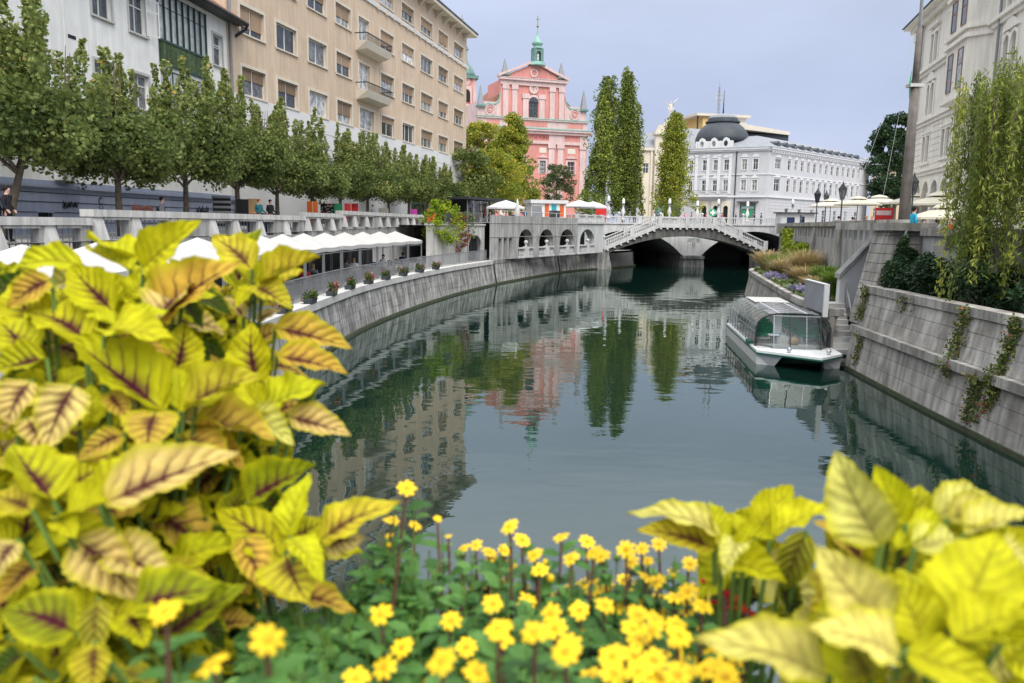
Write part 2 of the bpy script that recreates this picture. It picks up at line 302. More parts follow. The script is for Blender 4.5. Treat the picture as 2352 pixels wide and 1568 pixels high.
# ---------------------------------------------------------------- mesh helpers
class MB:
    def __init__(s): s.v = []; s.f = []; s.m = []; s.mi = 0; s.sm = []; s.smooth = False
    def add(s, vs_, fs):
        o = len(s.v); s.v += [tuple(p) for p in vs_]
        for f in fs: s.f.append(tuple(i + o for i in f)); s.m.append(s.mi); s.sm.append(s.smooth)
    def quad(s, *p): s.add(p, [tuple(range(len(p)))])
    def box(s, x0, x1, y0, y1, z0, z1):
        s.add([(x0, y0, z0), (x1, y0, z0), (x1, y1, z0), (x0, y1, z0), (x0, y0, z1), (x1, y0, z1), (x1, y1, z1), (x0, y1, z1)],
              [(0, 3, 2, 1), (4, 5, 6, 7), (0, 1, 5, 4), (1, 2, 6, 5), (2, 3, 7, 6), (3, 0, 4, 7)])
    def hexa(s, b, t):   # four bottom points, four top points
        s.add(list(b) + list(t), [(0, 3, 2, 1), (4, 5, 6, 7), (0, 1, 5, 4), (1, 2, 6, 5), (2, 3, 7, 6), (3, 0, 4, 7)])
    def prism(s, poly, y0, y1):   # poly in x,z, extruded along y
        n = len(poly); s.add([(x, y0, z) for x, z in poly] + [(x, y1, z) for x, z in poly],
                             [tuple(range(n)), tuple(range(2 * n - 1, n - 1, -1))] + [(i, i + n, (i + 1) % n + n, (i + 1) % n) for i in range(n)])
    def slab(s, poly, z0, z1):    # poly in x,y
        n = len(poly); s.add([(x, y, z0) for x, y in poly] + [(x, y, z1) for x, y in poly],
                             [tuple(range(n - 1, -1, -1)), tuple(range(n, 2 * n))] + [(i, (i + 1) % n, (i + 1) % n + n, i + n) for i in range(n)])
    def tube(s, pts, rad, n=6, cap=True):
        pts = [Vector(p) for p in pts]; rad = rad if isinstance(rad, (list, tuple)) else [rad] * len(pts)
        vs_ = []; fs = []
        for i, p in enumerate(pts):
            d = (pts[min(i + 1, len(pts) - 1)] - pts[max(i - 1, 0)]).normalized()
            a = d.orthogonal().normalized() if abs(d.z) > .95 else Vector((-d.y, d.x, 0)).normalized()
            b = d.cross(a)
            for k in range(n):
                t = 2 * math.pi * k / n; vs_.append(p + (a * math.cos(t) + b * math.sin(t)) * rad[i])
        for i in range(len(pts) - 1):
            for k in range(n): fs.append((i * n + k, i * n + (k + 1) % n, (i + 1) * n + (k + 1) % n, (i + 1) * n + k))
        if cap: fs.append(tuple(range(n - 1, -1, -1))); fs.append(tuple(range((len(pts) - 1) * n, len(pts) * n)))
        s.add(vs_, fs)
    def lathe(s, prof, n=10, c=(0, 0, 0)):
        vs_ = []; fs = []
        for r, z in prof:
            for k in range(n):
                t = 2 * math.pi * k / n; vs_.append((c[0] + r * math.cos(t), c[1] + r * math.sin(t), c[2] + z))
        for i in range(len(prof) - 1):
            for k in range(n): fs.append((i * n + k, i * n + (k + 1) % n, (i + 1) * n + (k + 1) % n, (i + 1) * n + k))
        fs.append(tuple(range(n - 1, -1, -1))); fs.append(tuple(range((len(prof) - 1) * n, len(prof) * n)))
        s.add(vs_, fs)
    def mesh(s, name):
        me = bpy.data.meshes.new(name); me.from_pydata(s.v, [], s.f)
        if any(s.m): me.polygons.foreach_set('material_index', s.m)
        if any(s.sm): me.polygons.foreach_set('use_smooth', s.sm)
        me.update(); return me
    def build(s, name, mats, parent=None, **kw): return mobj(name, s.mesh(name), mats, parent, **kw)
def mobj(name, me, mats, parent=None, loc=None, rz=None, kind=None):
    if not isinstance(mats, (list, tuple)): mats = [mats]
    if not me.materials:
        for m in mats: me.materials.append(MATS[m] if isinstance(m, str) else m)
    o = bpy.data.objects.new(name, me); col.objects.link(o); o.parent = parent
    if loc is not None: o.location = loc
    if rz is not None: o.rotation_euler = (0, 0, rz)
    if kind: o['kind'] = kind
    return o
def tag(o, label, cat, group=None):
    o['label'] = label; o['category'] = cat
    if group: o['group'] = group
    return o
def thing(name, label, cat, loc=(0, 0, 0), rz=0, group=None):
    o = bpy.data.objects.new(name, None); col.objects.link(o); o.empty_display_size = .3
    o.location = loc; o.rotation_euler = (0, 0, rz); return tag(o, label, cat, group)
def structure(o): o['kind'] = 'structure'; return o
def copy_tree(o, parent=None):
    c = o.copy(); col.objects.link(c); c.parent = parent
    for ch in o.children: copy_tree(ch, c)
    return c
CACHE = {}
def cached(key, fn):
    if key not in CACHE: CACHE[key] = fn()
    return CACHE[key]
def wall_holes(mb, w0, w1, z0, z1, holes, depth=.25, y=0.):
    xs = sorted({w0, w1, *[h[0] for h in holes], *[h[1] for h in holes]}); zs = sorted({z0, z1, *[h[2] for h in holes], *[h[3] for h in holes]})
    xs = [x for x in xs if w0 <= x <= w1]; zs = [z for z in zs if z0 <= z <= z1]
    for a, b in zip(xs, xs[1:]):
        run = None
        for c, d in zip(zs, zs[1:]):
            mx_, mz = (a + b) / 2, (c + d) / 2
            if not any(h[0] < mx_ < h[1] and h[2] < mz < h[3] for h in holes):
                mb.quad((a, y, c), (b, y, c), (b, y, d), (a, y, d))
    for a, b, c, d in holes:
        Y = y + depth
        mb.quad((a, y, c), (b, y, c), (b, Y, c), (a, Y, c)); mb.quad((a, Y, d), (b, Y, d), (b, y, d), (a, y, d))
        mb.quad((a, y, c), (a, Y, c), (a, Y, d), (a, y, d)); mb.quad((b, Y, c), (b, y, c), (b, y, d), (b, Y, d))
def face_frame(p, q):
    """empty-style frame of a facade: local x from p to q, +y into the building"""
    d = Vector((q[0] - p[0], q[1] - p[1], 0)); return d.length, math.atan2(d.y, d.x)
def bar_frame(mb, w, h, t, y0, y1, nx=1, nz=(), mt=None):
    mt = mt or t
    mb.box(0, t, y0, y1, 0, h); mb.box(w - t, w, y0, y1, 0, h); mb.box(t, w - t, y0, y1, 0, t); mb.box(t, w - t, y0, y1, h - t, h)
    for i in range(1, nx): x = w * i / nx; mb.box(x - mt / 2, x + mt / 2, y0 + .003, y1 - .003, t, h - t)
    for z in nz: mb.box(t, w - t, y0 + .006, y1 - .006, h * z - mt / 2, h * z + mt / 2)
def add_window(root, x, z, w_, h, frame='frame_white', nx=2, nz=(.72,), y=.14, t=.07, surround=None, sill=None, blind=0., glass='window_glass', name='window'):
    k = (round(w_, 2), round(h, 2), nx, nz, t, frame)
    def mk():
        mb = MB(); bar_frame(mb, w_, h, t, 0, .07, nx, nz, t * .8); return mb.mesh('window')
    o = mobj(name, cached(('win',) + k, mk), frame, root, loc=(x, y, z))
    def mp_():
        mb = MB(); mb.quad((t * .5, 0, t * .5), (w_ - t * .5, 0, t * .5), (w_ - t * .5, 0, h - t * .5), (t * .5, 0, h - t * .5)); return mb.mesh('pane')
    mobj('pane', cached(('pane', glass) + k, mp_), glass, o, loc=(0, .045, 0))
    if surround:
        s_ = surround[1]
        def ms():
            mb = MB(); mb.box(-s_, 0, -.05, .02, -.0, h); mb.box(w_, w_ + s_, -.05, .02, 0, h); mb.box(-s_, w_ + s_, -.05, .02, h, h + s_); return mb.mesh('surround')
        mobj('surround', cached(('sur', surround) + k, ms), surround[0], o, loc=(0, -y, 0))
    if sill:
        def mi():
            mb = MB(); mb.box(-.12, w_ + .12, -.12, .03, -.1, 0); return mb.mesh('sill')
        mobj('sill', cached(('sill', sill) + k, mi), sill, o, loc=(0, -y, 0))
    if blind > .02:
        hb = round(blind * h, 1)
        def mbl():
            mb = MB()
            for i in range(nx):
                a = w_ * i / nx + t * .7; b = w_ * (i + 1) / nx - t * .7
                mb.box(a, b, -.015, .0, h - hb, h - t * .6)
            return mb.mesh('blind')
        if hb > .15: mobj('blind', cached(('bl', hb) + k, mbl), 'blind_brown', o, loc=(0, -.01, 0))
    return o

# ---------------------------------------------------------------- foliage helpers
def np_mesh(name, V, idx_per, rnd, rings=None):
    """V: (n, k, 3) polygons of k corners; rnd: (n,) face attribute"""
    n, k, _ = V.shape; me = bpy.data.meshes.new(name)
    me.vertices.add(n * k); me.vertices.foreach_set('co', V.reshape(-1).astype(np.float32))
    me.loops.add(n * k); me.loops.foreach_set('vertex_index', np.arange(n * k, dtype=np.int32))
    me.polygons.add(n); me.polygons.foreach_set('loop_start', np.arange(0, n * k, k, dtype=np.int32)); me.polygons.foreach_set('loop_total', np.full(n, k, dtype=np.int32))
    a = me.attributes.new('rnd', 'FLOAT', 'FACE'); a.data.foreach_set('value', rnd.astype(np.float32))
    me.update(calc_edges=True); return me
RHOMB = np.array([(0, -.5), (.32, 0), (0, .5), (-.32, 0)])
LANCE = np.array([(0, -.5), (.12, -.05), (0, .5), (-.12, -.05)])
MAPLE = np.array([(0, -.42), (.16, -.3), (.5, -.22), (.3, .02), (.42, .25), (.14, .2), (0, .55), (-.14, .2), (-.42, .25), (-.3, .02), (-.5, -.22), (-.16, -.3)])
OVAL = np.array([(0, -.5), (.24, -.2), (.26, .12), (0, .5), (-.26, .12), (-.24, -.2)])
def leaves(P, size, shape=RHOMB, up=.35, dirs=None, jit=.3):
    """one polygon per point of P; normals random, leaning up; dirs: long axis"""
    n = len(P); nr = rng.normal(size=(n, 3)); nr[:, 2] += up * 3; nr /= np.linalg.norm(nr, axis=1)[:, None]
    ax = rng.normal(size=(n, 3)) if dirs is None else dirs + rng.normal(size=(n, 3)) * jit
    ax -= nr * (ax * nr).sum(1)[:, None]; ax /= np.linalg.norm(ax, axis=1)[:, None] + 1e-9
    bx = np.cross(nr, ax); s = size * rng.uniform(.7, 1.3, n)
    return P[:, None, :] + (bx[:, None, :] * shape[None, :, 0, None] + ax[:, None, :] * shape[None, :, 1, None]) * s[:, None, None]
def ball(n, c, r, shell=.5):
    d = rng.normal(size=(n, 3)); d /= np.linalg.norm(d, axis=1)[:, None]
    return np.array(c) + d * (rng.uniform(0, 1, n) ** shell)[:, None] * np.array(r)

# ================================================================ SETTING: ground, water, quays
class Path:
    def __init__(s, pts, side=1):
        P = [Vector((*p, 0)) for p in pts]; out = []
        for i in range(len(P) - 1):
            a, b, c, d = P[max(i - 1, 0)], P[i], P[i + 1], P[min(i + 2, len(P) - 1)]
            for k in range(12):
                t = k / 12; out.append(.5 * ((2 * b) + (c - a) * t + (2 * a - 5 * b + 4 * c - d) * t * t + (3 * b - a - 3 * c + d) * t ** 3))
        out.append(P[-1]); s.p = out; s.s = [0]
        for a, b in zip(out, out[1:]): s.s.append(s.s[-1] + (b - a).length)
        s.len = s.s[-1]; s.side = side
    def at(s, t):
        t = min(max(t, 0), s.len - 1e-6); i = int(np.searchsorted(s.s, t, side='right') - 1); i = min(i, len(s.p) - 2)
        f = (t - s.s[i]) / max(s.s[i + 1] - s.s[i], 1e-9); p = s.p[i].lerp(s.p[i + 1], f)
        d = (s.p[min(i + 2, len(s.p) - 1)] - s.p[max(i - 1, 0)]).normalized()
        return p, Vector((d.y, -d.x, 0)) * s.side, d      # point, outward (right of travel * side), tangent
    def pt(s, t, off, z):   # off outward
        p, n, d = s.at(t); q = p + n * off; return Vector((q.x, q.y, z))
    def s_at_y(s, y):
        for a, b, sa, sb in zip(s.p, s.p[1:], s.s, s.s[1:]):
            if (a.y - y) * (b.y - y) <= 0 and a.y != b.y: return sa + (sb - sa) * (y - a.y) / (b.y - a.y)
        return 0
def strip(mb, path, s0, s1, off0, z0, off1, z1, step=1.):
    n = max(2, int((s1 - s0) / step)); ss = [s0 + (s1 - s0) * i / n for i in range(n + 1)]
    for a, b in zip(ss, ss[1:]): mb.quad(path.pt(a, off0, z0), path.pt(b, off0, z0), path.pt(b, off1, z1), path.pt(a, off1, z1))
def blocks(parent, path, s0, s1, z0, courses, h, length, bat, mat, name='stone_block', gap=.012, thick=.25, jit=.016, off=0.):
    z = z0
    for c in range(courses):
        s = s0 - random.uniform(0, length) ; hh = h if not isinstance(h, (list, tuple)) else h[c]
        while s < s1:
            l = length * random.uniform(.75, 1.25); a, b = max(s, s0) + gap / 2, min(s + l, s1) - gap / 2; s += l
            if b - a < .15: continue
            za, zb = z + gap / 2, z + hh - gap / 2; j = off + random.uniform(-jit, jit)
            mb = MB(); mb.hexa([path.pt(a, j - bat * za, za), path.pt(b, j - bat * za, za), path.pt(b, j - thick - bat * za, za), path.pt(a, j - thick - bat * za, za)],
                               [path.pt(a, j - bat * zb, zb), path.pt(b, j - bat * zb, zb), path.pt(b, j - thick - bat * zb, zb), path.pt(a, j - thick - bat * zb, zb)])
            mb.build(name, mat, parent)
        z += hh

LQ = Path([(-8.2, -12), (-8.15, 6), (-8.0, 20), (-7.9, 34), (-7.6, 42.2), (-6.3, 52.0), (-4.5, 61.6), (-2.4, 70.0), (0.1, 78.3), (6.5, 95), (11.9, 103.2), (16.5, 110), (17.5, 118), (17.5, 140)])
BT = .16
mb = MB(); mb.box(-900, 900, -300, 1600, -3.2, -2.5); structure(mb.build('ground', 'earth'))
mb = MB(); mb.quad((-30, -60, 0), (60, -60, 0), (60, 160, 0), (-30, 160, 0)); structure(mb.build('river_water', 'river_water'))
# left quay wall
sA, sB = LQ.s_at_y(18), LQ.s_at_y(103.2)
mb = MB()
strip(mb, LQ, 0, LQ.len, -.06, -2.4, -.06 - BT * 1.9, 1.9); strip(mb, LQ, 0, LQ.len, -.36, 1.9, -1.2, 1.9)
lq = mb.build('quay_wall_left', 'mortar'); structure(lq)
mb = MB(); strip(mb, LQ, 0, LQ.len, .14, -.4, .05, .14); strip(mb, LQ, 0, LQ.len, .05, .14, -.08, .2); mb.build('algae_line', 'algae', lq)
blocks(lq, LQ, sA, sB, .12, 4, .44, 1.75, BT, 'quay_stone')
blocks(lq, LQ, LQ.s_at_y(17), LQ.s_at_y(73), 1.88, 1, .34, 2.6, 0.0, 'quay_coping', 'coping_stone', off=-.2, thick=.62, jit=.0)
blocks(lq, LQ, LQ.s_at_y(73.1), LQ.s_at_y(103), 1.88, 1, .30, 2.6, 0.0, 'quay_stone', 'coping_stone', off=-.26, thick=.62, jit=.0)
mb = MB()   # dark expansion joint pipes running down the wall
for yy in (73.2, 92.5):
    s_ = LQ.s_at_y(yy); mb.tube([LQ.pt(s_, .06 - BT * z, z) for z in (2.1, 1.2, .1)], .07, 5)
mb.build('drain_pipe', 'black', lq)
# lower promenade
mb = MB(); n = 70
ss = [LQ.len * i / n for i in range(n + 1)]
prof = [LQ.pt(s, -.55, 2.19) for s in ss]
for a, b in zip(prof, prof[1:]): mb.quad(a, b, (b.x - 22, b.y, 2.19), (a.x - 22, a.y, 2.19))
structure(mb.build('promenade', 'pavement'))

# upper street, left bank: parapet line, local x along it
PP, PQ = (-13.5 - .1305 * 24, 39 - .9914 * 24), (-8.5, 77.)
PLEN, PRZ = face_frame(PP, PQ)
def par(t, off=0., z=0.):   # t measured from the (-13.5, 39) mark, off towards the street
    c, s_ = math.cos(PRZ), math.sin(PRZ); x = t + 24
    return Vector((PP[0] + c * x - s_ * off, PP[1] + s_ * x + c * off, z))
def street_z(t): return 4.72 + max(0, t + 12) * .0105
def par_at(px, off=0., y=515):
    """t on the line parallel to the parapet (off metres into the street) that a sight line crosses"""
    k = slope(px, y); a, b = par(0, off), par(1, off); dx, dy = b.x - a.x, b.y - a.y
    return (k * a.y - a.x) / (dx - k * dy)
mb = MB()
ts = [-60, -24, -12, 0, 12, 24, 40]
for a, b in zip(ts, ts[1:]): mb.quad(par(a, -.05, street_z(a)), par(b, -.05, street_z(b)), par(b, 80, street_z(b)), par(a, 80, street_z(a)))
structure(mb.build('street_left', 'pavement'))
# retaining wall + parapet, four stepped lengths
SEGS = [(-52, -10.8, 5.54, []), (-10.6, 8.65, 5.84, []), (8.85, 15.15, 6.05, []), (15.3, 37.6, 6.27, [])]
par_labels = ['low near length of concrete river parapet with barred openings, far left', 'long concrete river parapet with barred openings behind the white tents',
              'short concrete parapet length in front of the orange and green boards', 'far concrete parapet length with barred openings beside the yellow-green tree']
for (t0, t1, top, _), lab in zip(SEGS, par_labels):
    rt = thing('river_parapet', lab, 'parapet wall', par(0, 0, 0), PRZ, 'parapets of the left bank')
    zo0, zo1 = top - 1.07, top - .36
    cyc = [(.55, 'p'), (1.55, 'o'), (.7, 'p'), (1.95, 'o'), (.7, 'p'), (1.4, 'o'), (1.3, 'p')] if t0 > -20 else [(1.0, 'p'), (1.6, 'o'), (.75, 'p'), (1.25, 'o'), (.5, 'p')]
    t = max(t0, -24) + (.0 if t0 > -20 else -.6); ops = []; k = 0
    if t0 > -20 and t1 - t0 < 8: cyc = [(.5, 'p'), (1.2, 'o'), (.6, 'p'), (1.8, 'o'), (.6, 'p'), (1.2, 'o'), (.4, 'p')]
    if t0 < -20: t = t1 - 3 * 5.1
    while t < t1 - .3:
        wd, kind = cyc[k % len(cyc)]; k += 1
        if kind == 'o' and t + wd < t1 - .15: ops.append((t, t + wd, zo0, zo1))
        t += wd
    mb = MB(); wall_holes(mb, t0, t1, 2.19, top - .26, ops, .34)
    mb.quad((t0, .34, 2.19), (t0, 0, 2.19), (t0, 0, top - .26), (t0, .34, top - .26)); mb.quad((t1, 0, 2.19), (t1, .34, 2.19), (t1, .34, top - .26), (t1, 0, top - .26))
    wall_holes(mb, t0, t1, 2.19, top - .26, ops, 0.0, .34)
    mb.build('wall', 'concrete', rt)
    mb = MB(); mb.box(t0 - .05, t1 + .05, -.1, .46, top - .26, top); mb.build('cap', 'concrete_light', rt)
    for a, b, c, d in ops:   # sloping piers either side, lintel, bars
        mb = MB(); mb.hexa([(a - .62, -.20, c - .02), (a + .06, -.20, c - .02), (a + .06, .03, c - .02), (a - .62, .03, c - .02)], [(a - .52, -.02, d + .1), (a - .04, -.02, d + .1), (a - .04, .03, d + .1), (a - .52, .03, d + .1)])
        mb.build('pier', 'concrete_light', rt)
        mb = MB(); mb.box(a + .02, b, -.06, .1, d, d + .09); mb.build('lintel', 'concrete', rt)
        nb = 6 if b - a > 1.5 else 4
        for i in range(nb):
            x = a + (b - a) * (i + .6) / nb
            me = cached('bar', lambda: (lambda q: (q.box(-.014, .014, -.014, .014, 0, .71), q.mesh('bar'))[1])(MB()))
            mobj('bar', me, 'metal_grey', rt, loc=(x, .12, c))
# café front in the retaining wall, coloured near-black for the dark under the tents
cf = thing('riverside_cafe', 'dark glazed café front in the retaining wall under the tents', 'café', par(0, 0, 0), PRZ)
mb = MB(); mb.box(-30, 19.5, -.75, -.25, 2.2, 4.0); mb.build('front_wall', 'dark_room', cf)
for i in range(16):
    x = -28 + i * 3; mb = MB(); mb.box(x, x + .1, -.82, -.752, 2.2, 3.95); mb.build('mullion', 'metal_dark', cf)

# arcade wall (under the terrace) along the quay towards the bridge
AP, AQ = (-2.0, 74.0), (11.35, 100.5)
ALEN, ARZ = face_frame(AP, AQ)
ar = thing('arcade_wall', 'weathered stone arcade wall with four round arches beside the bridge', 'arcade wall', (AP[0], AP[1], 0), ARZ)
arch = [(5.6, 8.9), (10.4, 14.1), (15.8, 19.8), (21.8, 26.4)]
zt = 6.32
def arch_wall(mb, x0, x1, z0, z1, a, b, zs, zc, y0, y1, n=12):
    """wall x0..x1 with one arched opening a..b: springing zs, crown zc"""
    mb.box(x0, a, y0, y1, z0, z1) if a - x0 > .01 else None
    mb.box(b, x1, y0, y1, z0, z1) if x1 - b > .01 else None
    c = (a + b) / 2; r = (b - a) / 2
    P = [(c - r * math.cos(math.pi * i / n), zs + (zc - zs) * math.sin(math.pi * i / n)) for i in range(n + 1)]
    for (xa, za), (xb, zb) in zip(P, P[1:]):
        mb.hexa([(xa, y0, za), (xb, y0, zb), (xb, y1, zb), (xa, y1, za)], [(xa, y0, z1), (xb, y0, z1), (xb, y1, z1), (xa, y1, z1)])
edges = [-.4, 5.0, 9.65, 15.0, 20.75]
mb = MB(); wall_holes(mb, -.4, 5.0, 2.2, zt, [(1.35, 2.1, 2.3, 4.2), (2.45, 3.15, 2.3, 4.2), (3.5, 4.25, 2.3, 4.2)], .5)
mb.build('slot_wall', 'concrete', ar)
for i, (a, b) in enumerate(arch[:3]):
    mb = MB(); arch_wall(mb, edges[i + 1] - (0 if i else 0), edges[i + 2] if i < 2 else 20.9, 2.2, zt, a, b, 3.65, 5.05, 0, .9); mb.build('arch_bay', 'concrete', ar)
mb = MB(); arch_wall(mb, 20.95, 29.6, 2.2, 5.7, 21.8, 26.4, 3.55, 5.05, 0.05, .9); mb.build('arch_bay', 'bridge_white', ar)
mb = MB(); mb.box(20.9, 29.6, -.12, .9, 5.7, 5.9); mb.build('cornice', 'bridge_white', ar)
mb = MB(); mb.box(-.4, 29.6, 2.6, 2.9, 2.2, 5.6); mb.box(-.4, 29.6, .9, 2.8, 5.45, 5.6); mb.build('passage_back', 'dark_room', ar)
for z in (4.3, 5.6):
    mb = MB(); mb.box(-.45, 20.93, -.035, .0, z, z + .05); mb.build('string_course', 'concrete', ar)
def baluster_mesh():
    q = MB(); q.smooth = True; q.lathe([(.06, 0), (.06, .05), (.035, .09), (.075, .22), (.07, .3), (.03, .46), (.055, .54), (.06, .6)], 7); return q.mesh('baluster')
BAL = baluster_mesh()
def balusters(parent, pts, h, mat='bridge_white', name='balusters'):
    """a row of turned balusters, standing at pts (already placed), joined: each is under ten pixels wide"""
    q = MB(); q.smooth = True
    for x, y, z, hh in pts: q.lathe([(.06, 0), (.035, .1 * hh), (.08, .36 * hh), (.03, .76 * hh), (.06, hh)], 6, (x, y, z))
    o = q.build(name, mat, parent); o['kind'] = 'stuff'; return o
for i, (a, b) in enumerate(arch):
    bb = thing('arch_balustrade', ['white stone balustrade with ball finial in the leftmost arch', 'white stone balustrade with ball finial in the second arch from the left',
               'white stone balustrade with ball finial in the third arch from the left', 'white stone balustrade with ball finial in the arch nearest the bridge'][i], 'balustrade', (AP[0], AP[1], 0), ARZ, 'balustrades in the arches')
    mb = MB(); mb.box(a, b, -.12, .12, 3.12, 3.26); mb.build('rail', 'bridge_white', bb)
    mb = MB(); mb.box(a, b, -.12, .12, 2.2, 2.42); mb.build('plinth', 'bridge_white', bb)
    c = (a + b) / 2
    mb = MB(); mb.box(c - .38, c + .38, -.17, .17, 2.22, 3.32); mb.build('pedestal', 'bridge_white', bb)
    mb = MB(); mb.smooth = True; mb.lathe([(.16, 0), (.09, .12), (.07, .2), (.2, .33), (.23, .44), (.18, .57), (.02, .64)], 10, (c, 0, 3.32)); mb.build('ball_finial', 'bridge_white', bb)
    xs = [a + .2 + k * .27 for k in range(int((b - a) / .27))]
    balusters(bb, [(x, 0, 2.42, .7) for x in xs if abs(x - c) > .48 and x < b - .1], .7)
# side wall with the arched gate, left of the arcade
gw = thing('gate_wall', 'stone wall with dark barred arched gate left of the arcade', 'wall', (AP[0], AP[1], 0), ARZ)
mb = MB(); arch_wall(mb, -9.5, -.45, 2.2, 5.35, -3.35, -.95, 3.5, 4.5, .5, 1.0); mb.build('wall', 'concrete_light', gw)
mb = MB(); mb.box(-9.6, -.42, .4, 1.1, 5.35, 5.5); mb.build('cap', 'concrete_light', gw)
mb = MB(); mb.box(-3.5, -.8, 1.05, 1.15, 2.2, 4.7); mb.build('gate_backing', 'dark_room', gw)
for k in range(8):
    x = -3.2 + k * .29; r_ = 1.2; zc = 3.5 + 1.0 * math.sqrt(max(0, 1 - ((x + 2.15) / r_) ** 2))
    mb = MB(); mb.box(x - .02, x + .02, .62, .66, 2.25, zc); mb.build('bar', 'metal_dark', gw)
tr = thing('terrace_railing', 'grey steel railing with red flowers above the arched gate', 'railing', (AP[0], AP[1], 5.5), ARZ)
mb = MB(); mb.box(-8.5, -.5, .6, .66, .95, 1.0); mb.build('handrail', 'metal_grey', tr)
mb = MB()
for k in range(40): mb.box(-8.5 + k * .2, -8.47 + k * .2, .61, .64, 0.01, .95)
mb.build('bars', 'metal_grey', tr)['kind'] = 'stuff'
# terrace floor above the arcade and the square beyond
mb = MB()
c_, s_ = math.cos(ARZ), math.sin(ARZ)
def arc(x, y, z): return (AP[0] + c_ * x - s_ * y, AP[1] + s_ * x + c_ * y, z)
mb.quad(arc(-.4, .05, 5.62), arc(29.6, .05, 5.75), arc(29.6, 40, 5.75), arc(-9.5, 40, 5.5))
mb.quad(arc(-9.5, .6, 5.36), arc(-.4, .6, 5.36), arc(-.4, 40, 5.36), arc(-9.5, 40, 5.36))
structure(mb.build('terrace_floor', 'pavement'))
mb = MB(); mb.slab([(-900, 110), (12.2, 110), (12.2, 136), (40, 136), (40, 112), (900, 112), (900, 1600), (-900, 1600)], -2.4, 5.6)
structure(mb.build('square', 'pavement'))

# promenade railing (follows the quay), with bars
rl = thing('promenade_railing', 'long grey steel bar railing along the lower promenade of the left quay', 'railing')
s0, s1 = LQ.s_at_y(19), LQ.s_at_y(73.5); nseg = 18; RO = -1.02
for i in range(nseg):
    a, b = s0 + (s1 - s0) * i / nseg, s0 + (s1 - s0) * (i + 1) / nseg
    mb = MB(); mb.tube([LQ.pt(a, RO, 3.13), LQ.pt((a + b) / 2, RO, 3.13), LQ.pt(b, RO, 3.13)], .024, 5); mb.build('handrail', 'metal_grey', rl)
    mb = MB(); p = LQ.pt(a, RO, 2.19); mb.box(p.x - .025, p.x + .025, p.y - .025, p.y + .025, 2.19, 3.14); mb.build('post', 'metal_grey', rl)
    mb = MB(); k = a + .12; mb.tube([LQ.pt(a, RO, 2.32), LQ.pt(b, RO, 2.32)], .014, 4)
    while k < b:
        p = LQ.pt(k, RO, 0); mb.box(p.x - .011, p.x + .011, p.y - .011, p.y + .011, 2.3, 3.12); k += .125
    mb.build('bars', 'metal_grey', rl)['kind'] = 'stuff'

# ================================================================ BRIDGES
FP, FQ = (11.5, 101.5), (33., 104.)
FL, FRZ = face_frame(FP, FQ)
fb = thing('footbridge', 'white stepped arched footbridge with balustrade in front of the main bridge', 'bridge', (FP[0], FP[1], 0), FRZ)
def deck(t):   # top of fascia
    if t < 7.15: return 2.85 + (5.85 - 2.85) * t / 7.15
    if t < 14.35: return 5.85
    return 5.85 - (5.85 - 2.9) * (t - 14.35) / 7.0
KP = [0, 7.15, 14.35, 21.35]
mb = MB()
for a, b in zip(KP, KP[1:]):
    for y in (0, 3.3):
        mb.hexa([(a, y, deck(a) - .5), (b, y, deck(b) - .5), (b, y + .3, deck(b) - .5), (a, y + .3, deck(a) - .5)], [(a, y, deck(a)), (b, y, deck(b)), (b, y + .3, deck(b)), (a, y + .3, deck(a))])
mb.build('fascia', 'bridge_white', fb)
mb = MB()
for a, b in zip(KP, KP[1:]): mb.hexa([(a, .3, deck(a) - .55), (b, .3, deck(b) - .55), (b, 3.3, deck(b) - .55), (a, 3.3, deck(a) - .55)], [(a, .3, deck(a) - .1), (b, .3, deck(b) - .1), (b, 3.3, deck(b) - .1), (a, 3.3, deck(a) - .1)])
mb.build('deck', 'bridge_dark', fb)
mb = MB(); n = 24; pr = []
for i in range(n + 1):
    t = .3 + 20.7 * i / n; u_ = (t - 10.6) / 10.3; pr.append((t, 4.25 - 2.35 * u_ * u_, min(deck(t) - .5, 5.36)))
for (a, za, ta), (b, zb, tb) in zip(pr, pr[1:]):
    mb.hexa([(a, .28, za), (b, .28, zb), (b, 3.2, zb), (a, 3.2, za)], [(a, .28, max(ta, za + .1)), (b, .28, max(tb, zb + .1)), (b, 3.2, max(tb, zb + .1)), (a, 3.2, max(ta, za + .1))])
mb.build('arch_rib', 'bridge_dark', fb)
for k in range(25):
    t = .5 + k * .85; z = deck(t) - .52
    me = cached('bracket', lambda: (lambda q: (q.box(-.12, .12, -.05, .3, -.2, 0), q.mesh('bracket'))[1])(MB())); mobj('bracket', me, 'bridge_white', fb, loc=(t, .0, z))
for a, b in zip(KP, KP[1:]):
    for y in (.02, 3.35):
        for f0, f1 in ((0, .5), (.5, 1)):
            ta, tb = a + (b - a) * f0, a + (b - a) * f1
            mb = MB(); mb.hexa([(ta, y, deck(ta) + .68), (tb, y, deck(tb) + .68), (tb, y + .22, deck(tb) + .68), (ta, y + .22, deck(ta) + .68)], [(ta, y, deck(ta) + .82), (tb, y, deck(tb) + .82), (tb, y + .22, deck(tb) + .82), (ta, y + .22, deck(ta) + .82)])
            mb.build('handrail', 'bridge_white', fb)
            balusters(fb, [(ta + .35 + k * .24, y + .11, deck(ta + .35 + k * .24), .69) for k in range(int((tb - ta - .5) / .24))], .69)
for t in [0, 3.57, 7.15, 10.75, 14.35, 17.85, 21.35]:
    for y in (-.03, 3.3):
        mb = MB(); mb.box(t - .26, t + .26, y, y + .34, deck(t) - .3, deck(t) + .9); mb.build('post', 'bridge_white', fb)
mb = MB(); mb.smooth = True; mb.lathe([(.12, 0), (.06, .12), (.17, .25), (.2, .36), (.14, .5), (.02, .56)], 10, (0, .14, deck(0) + .9)); mb.build('ball_finial', 'bridge_white', fb)
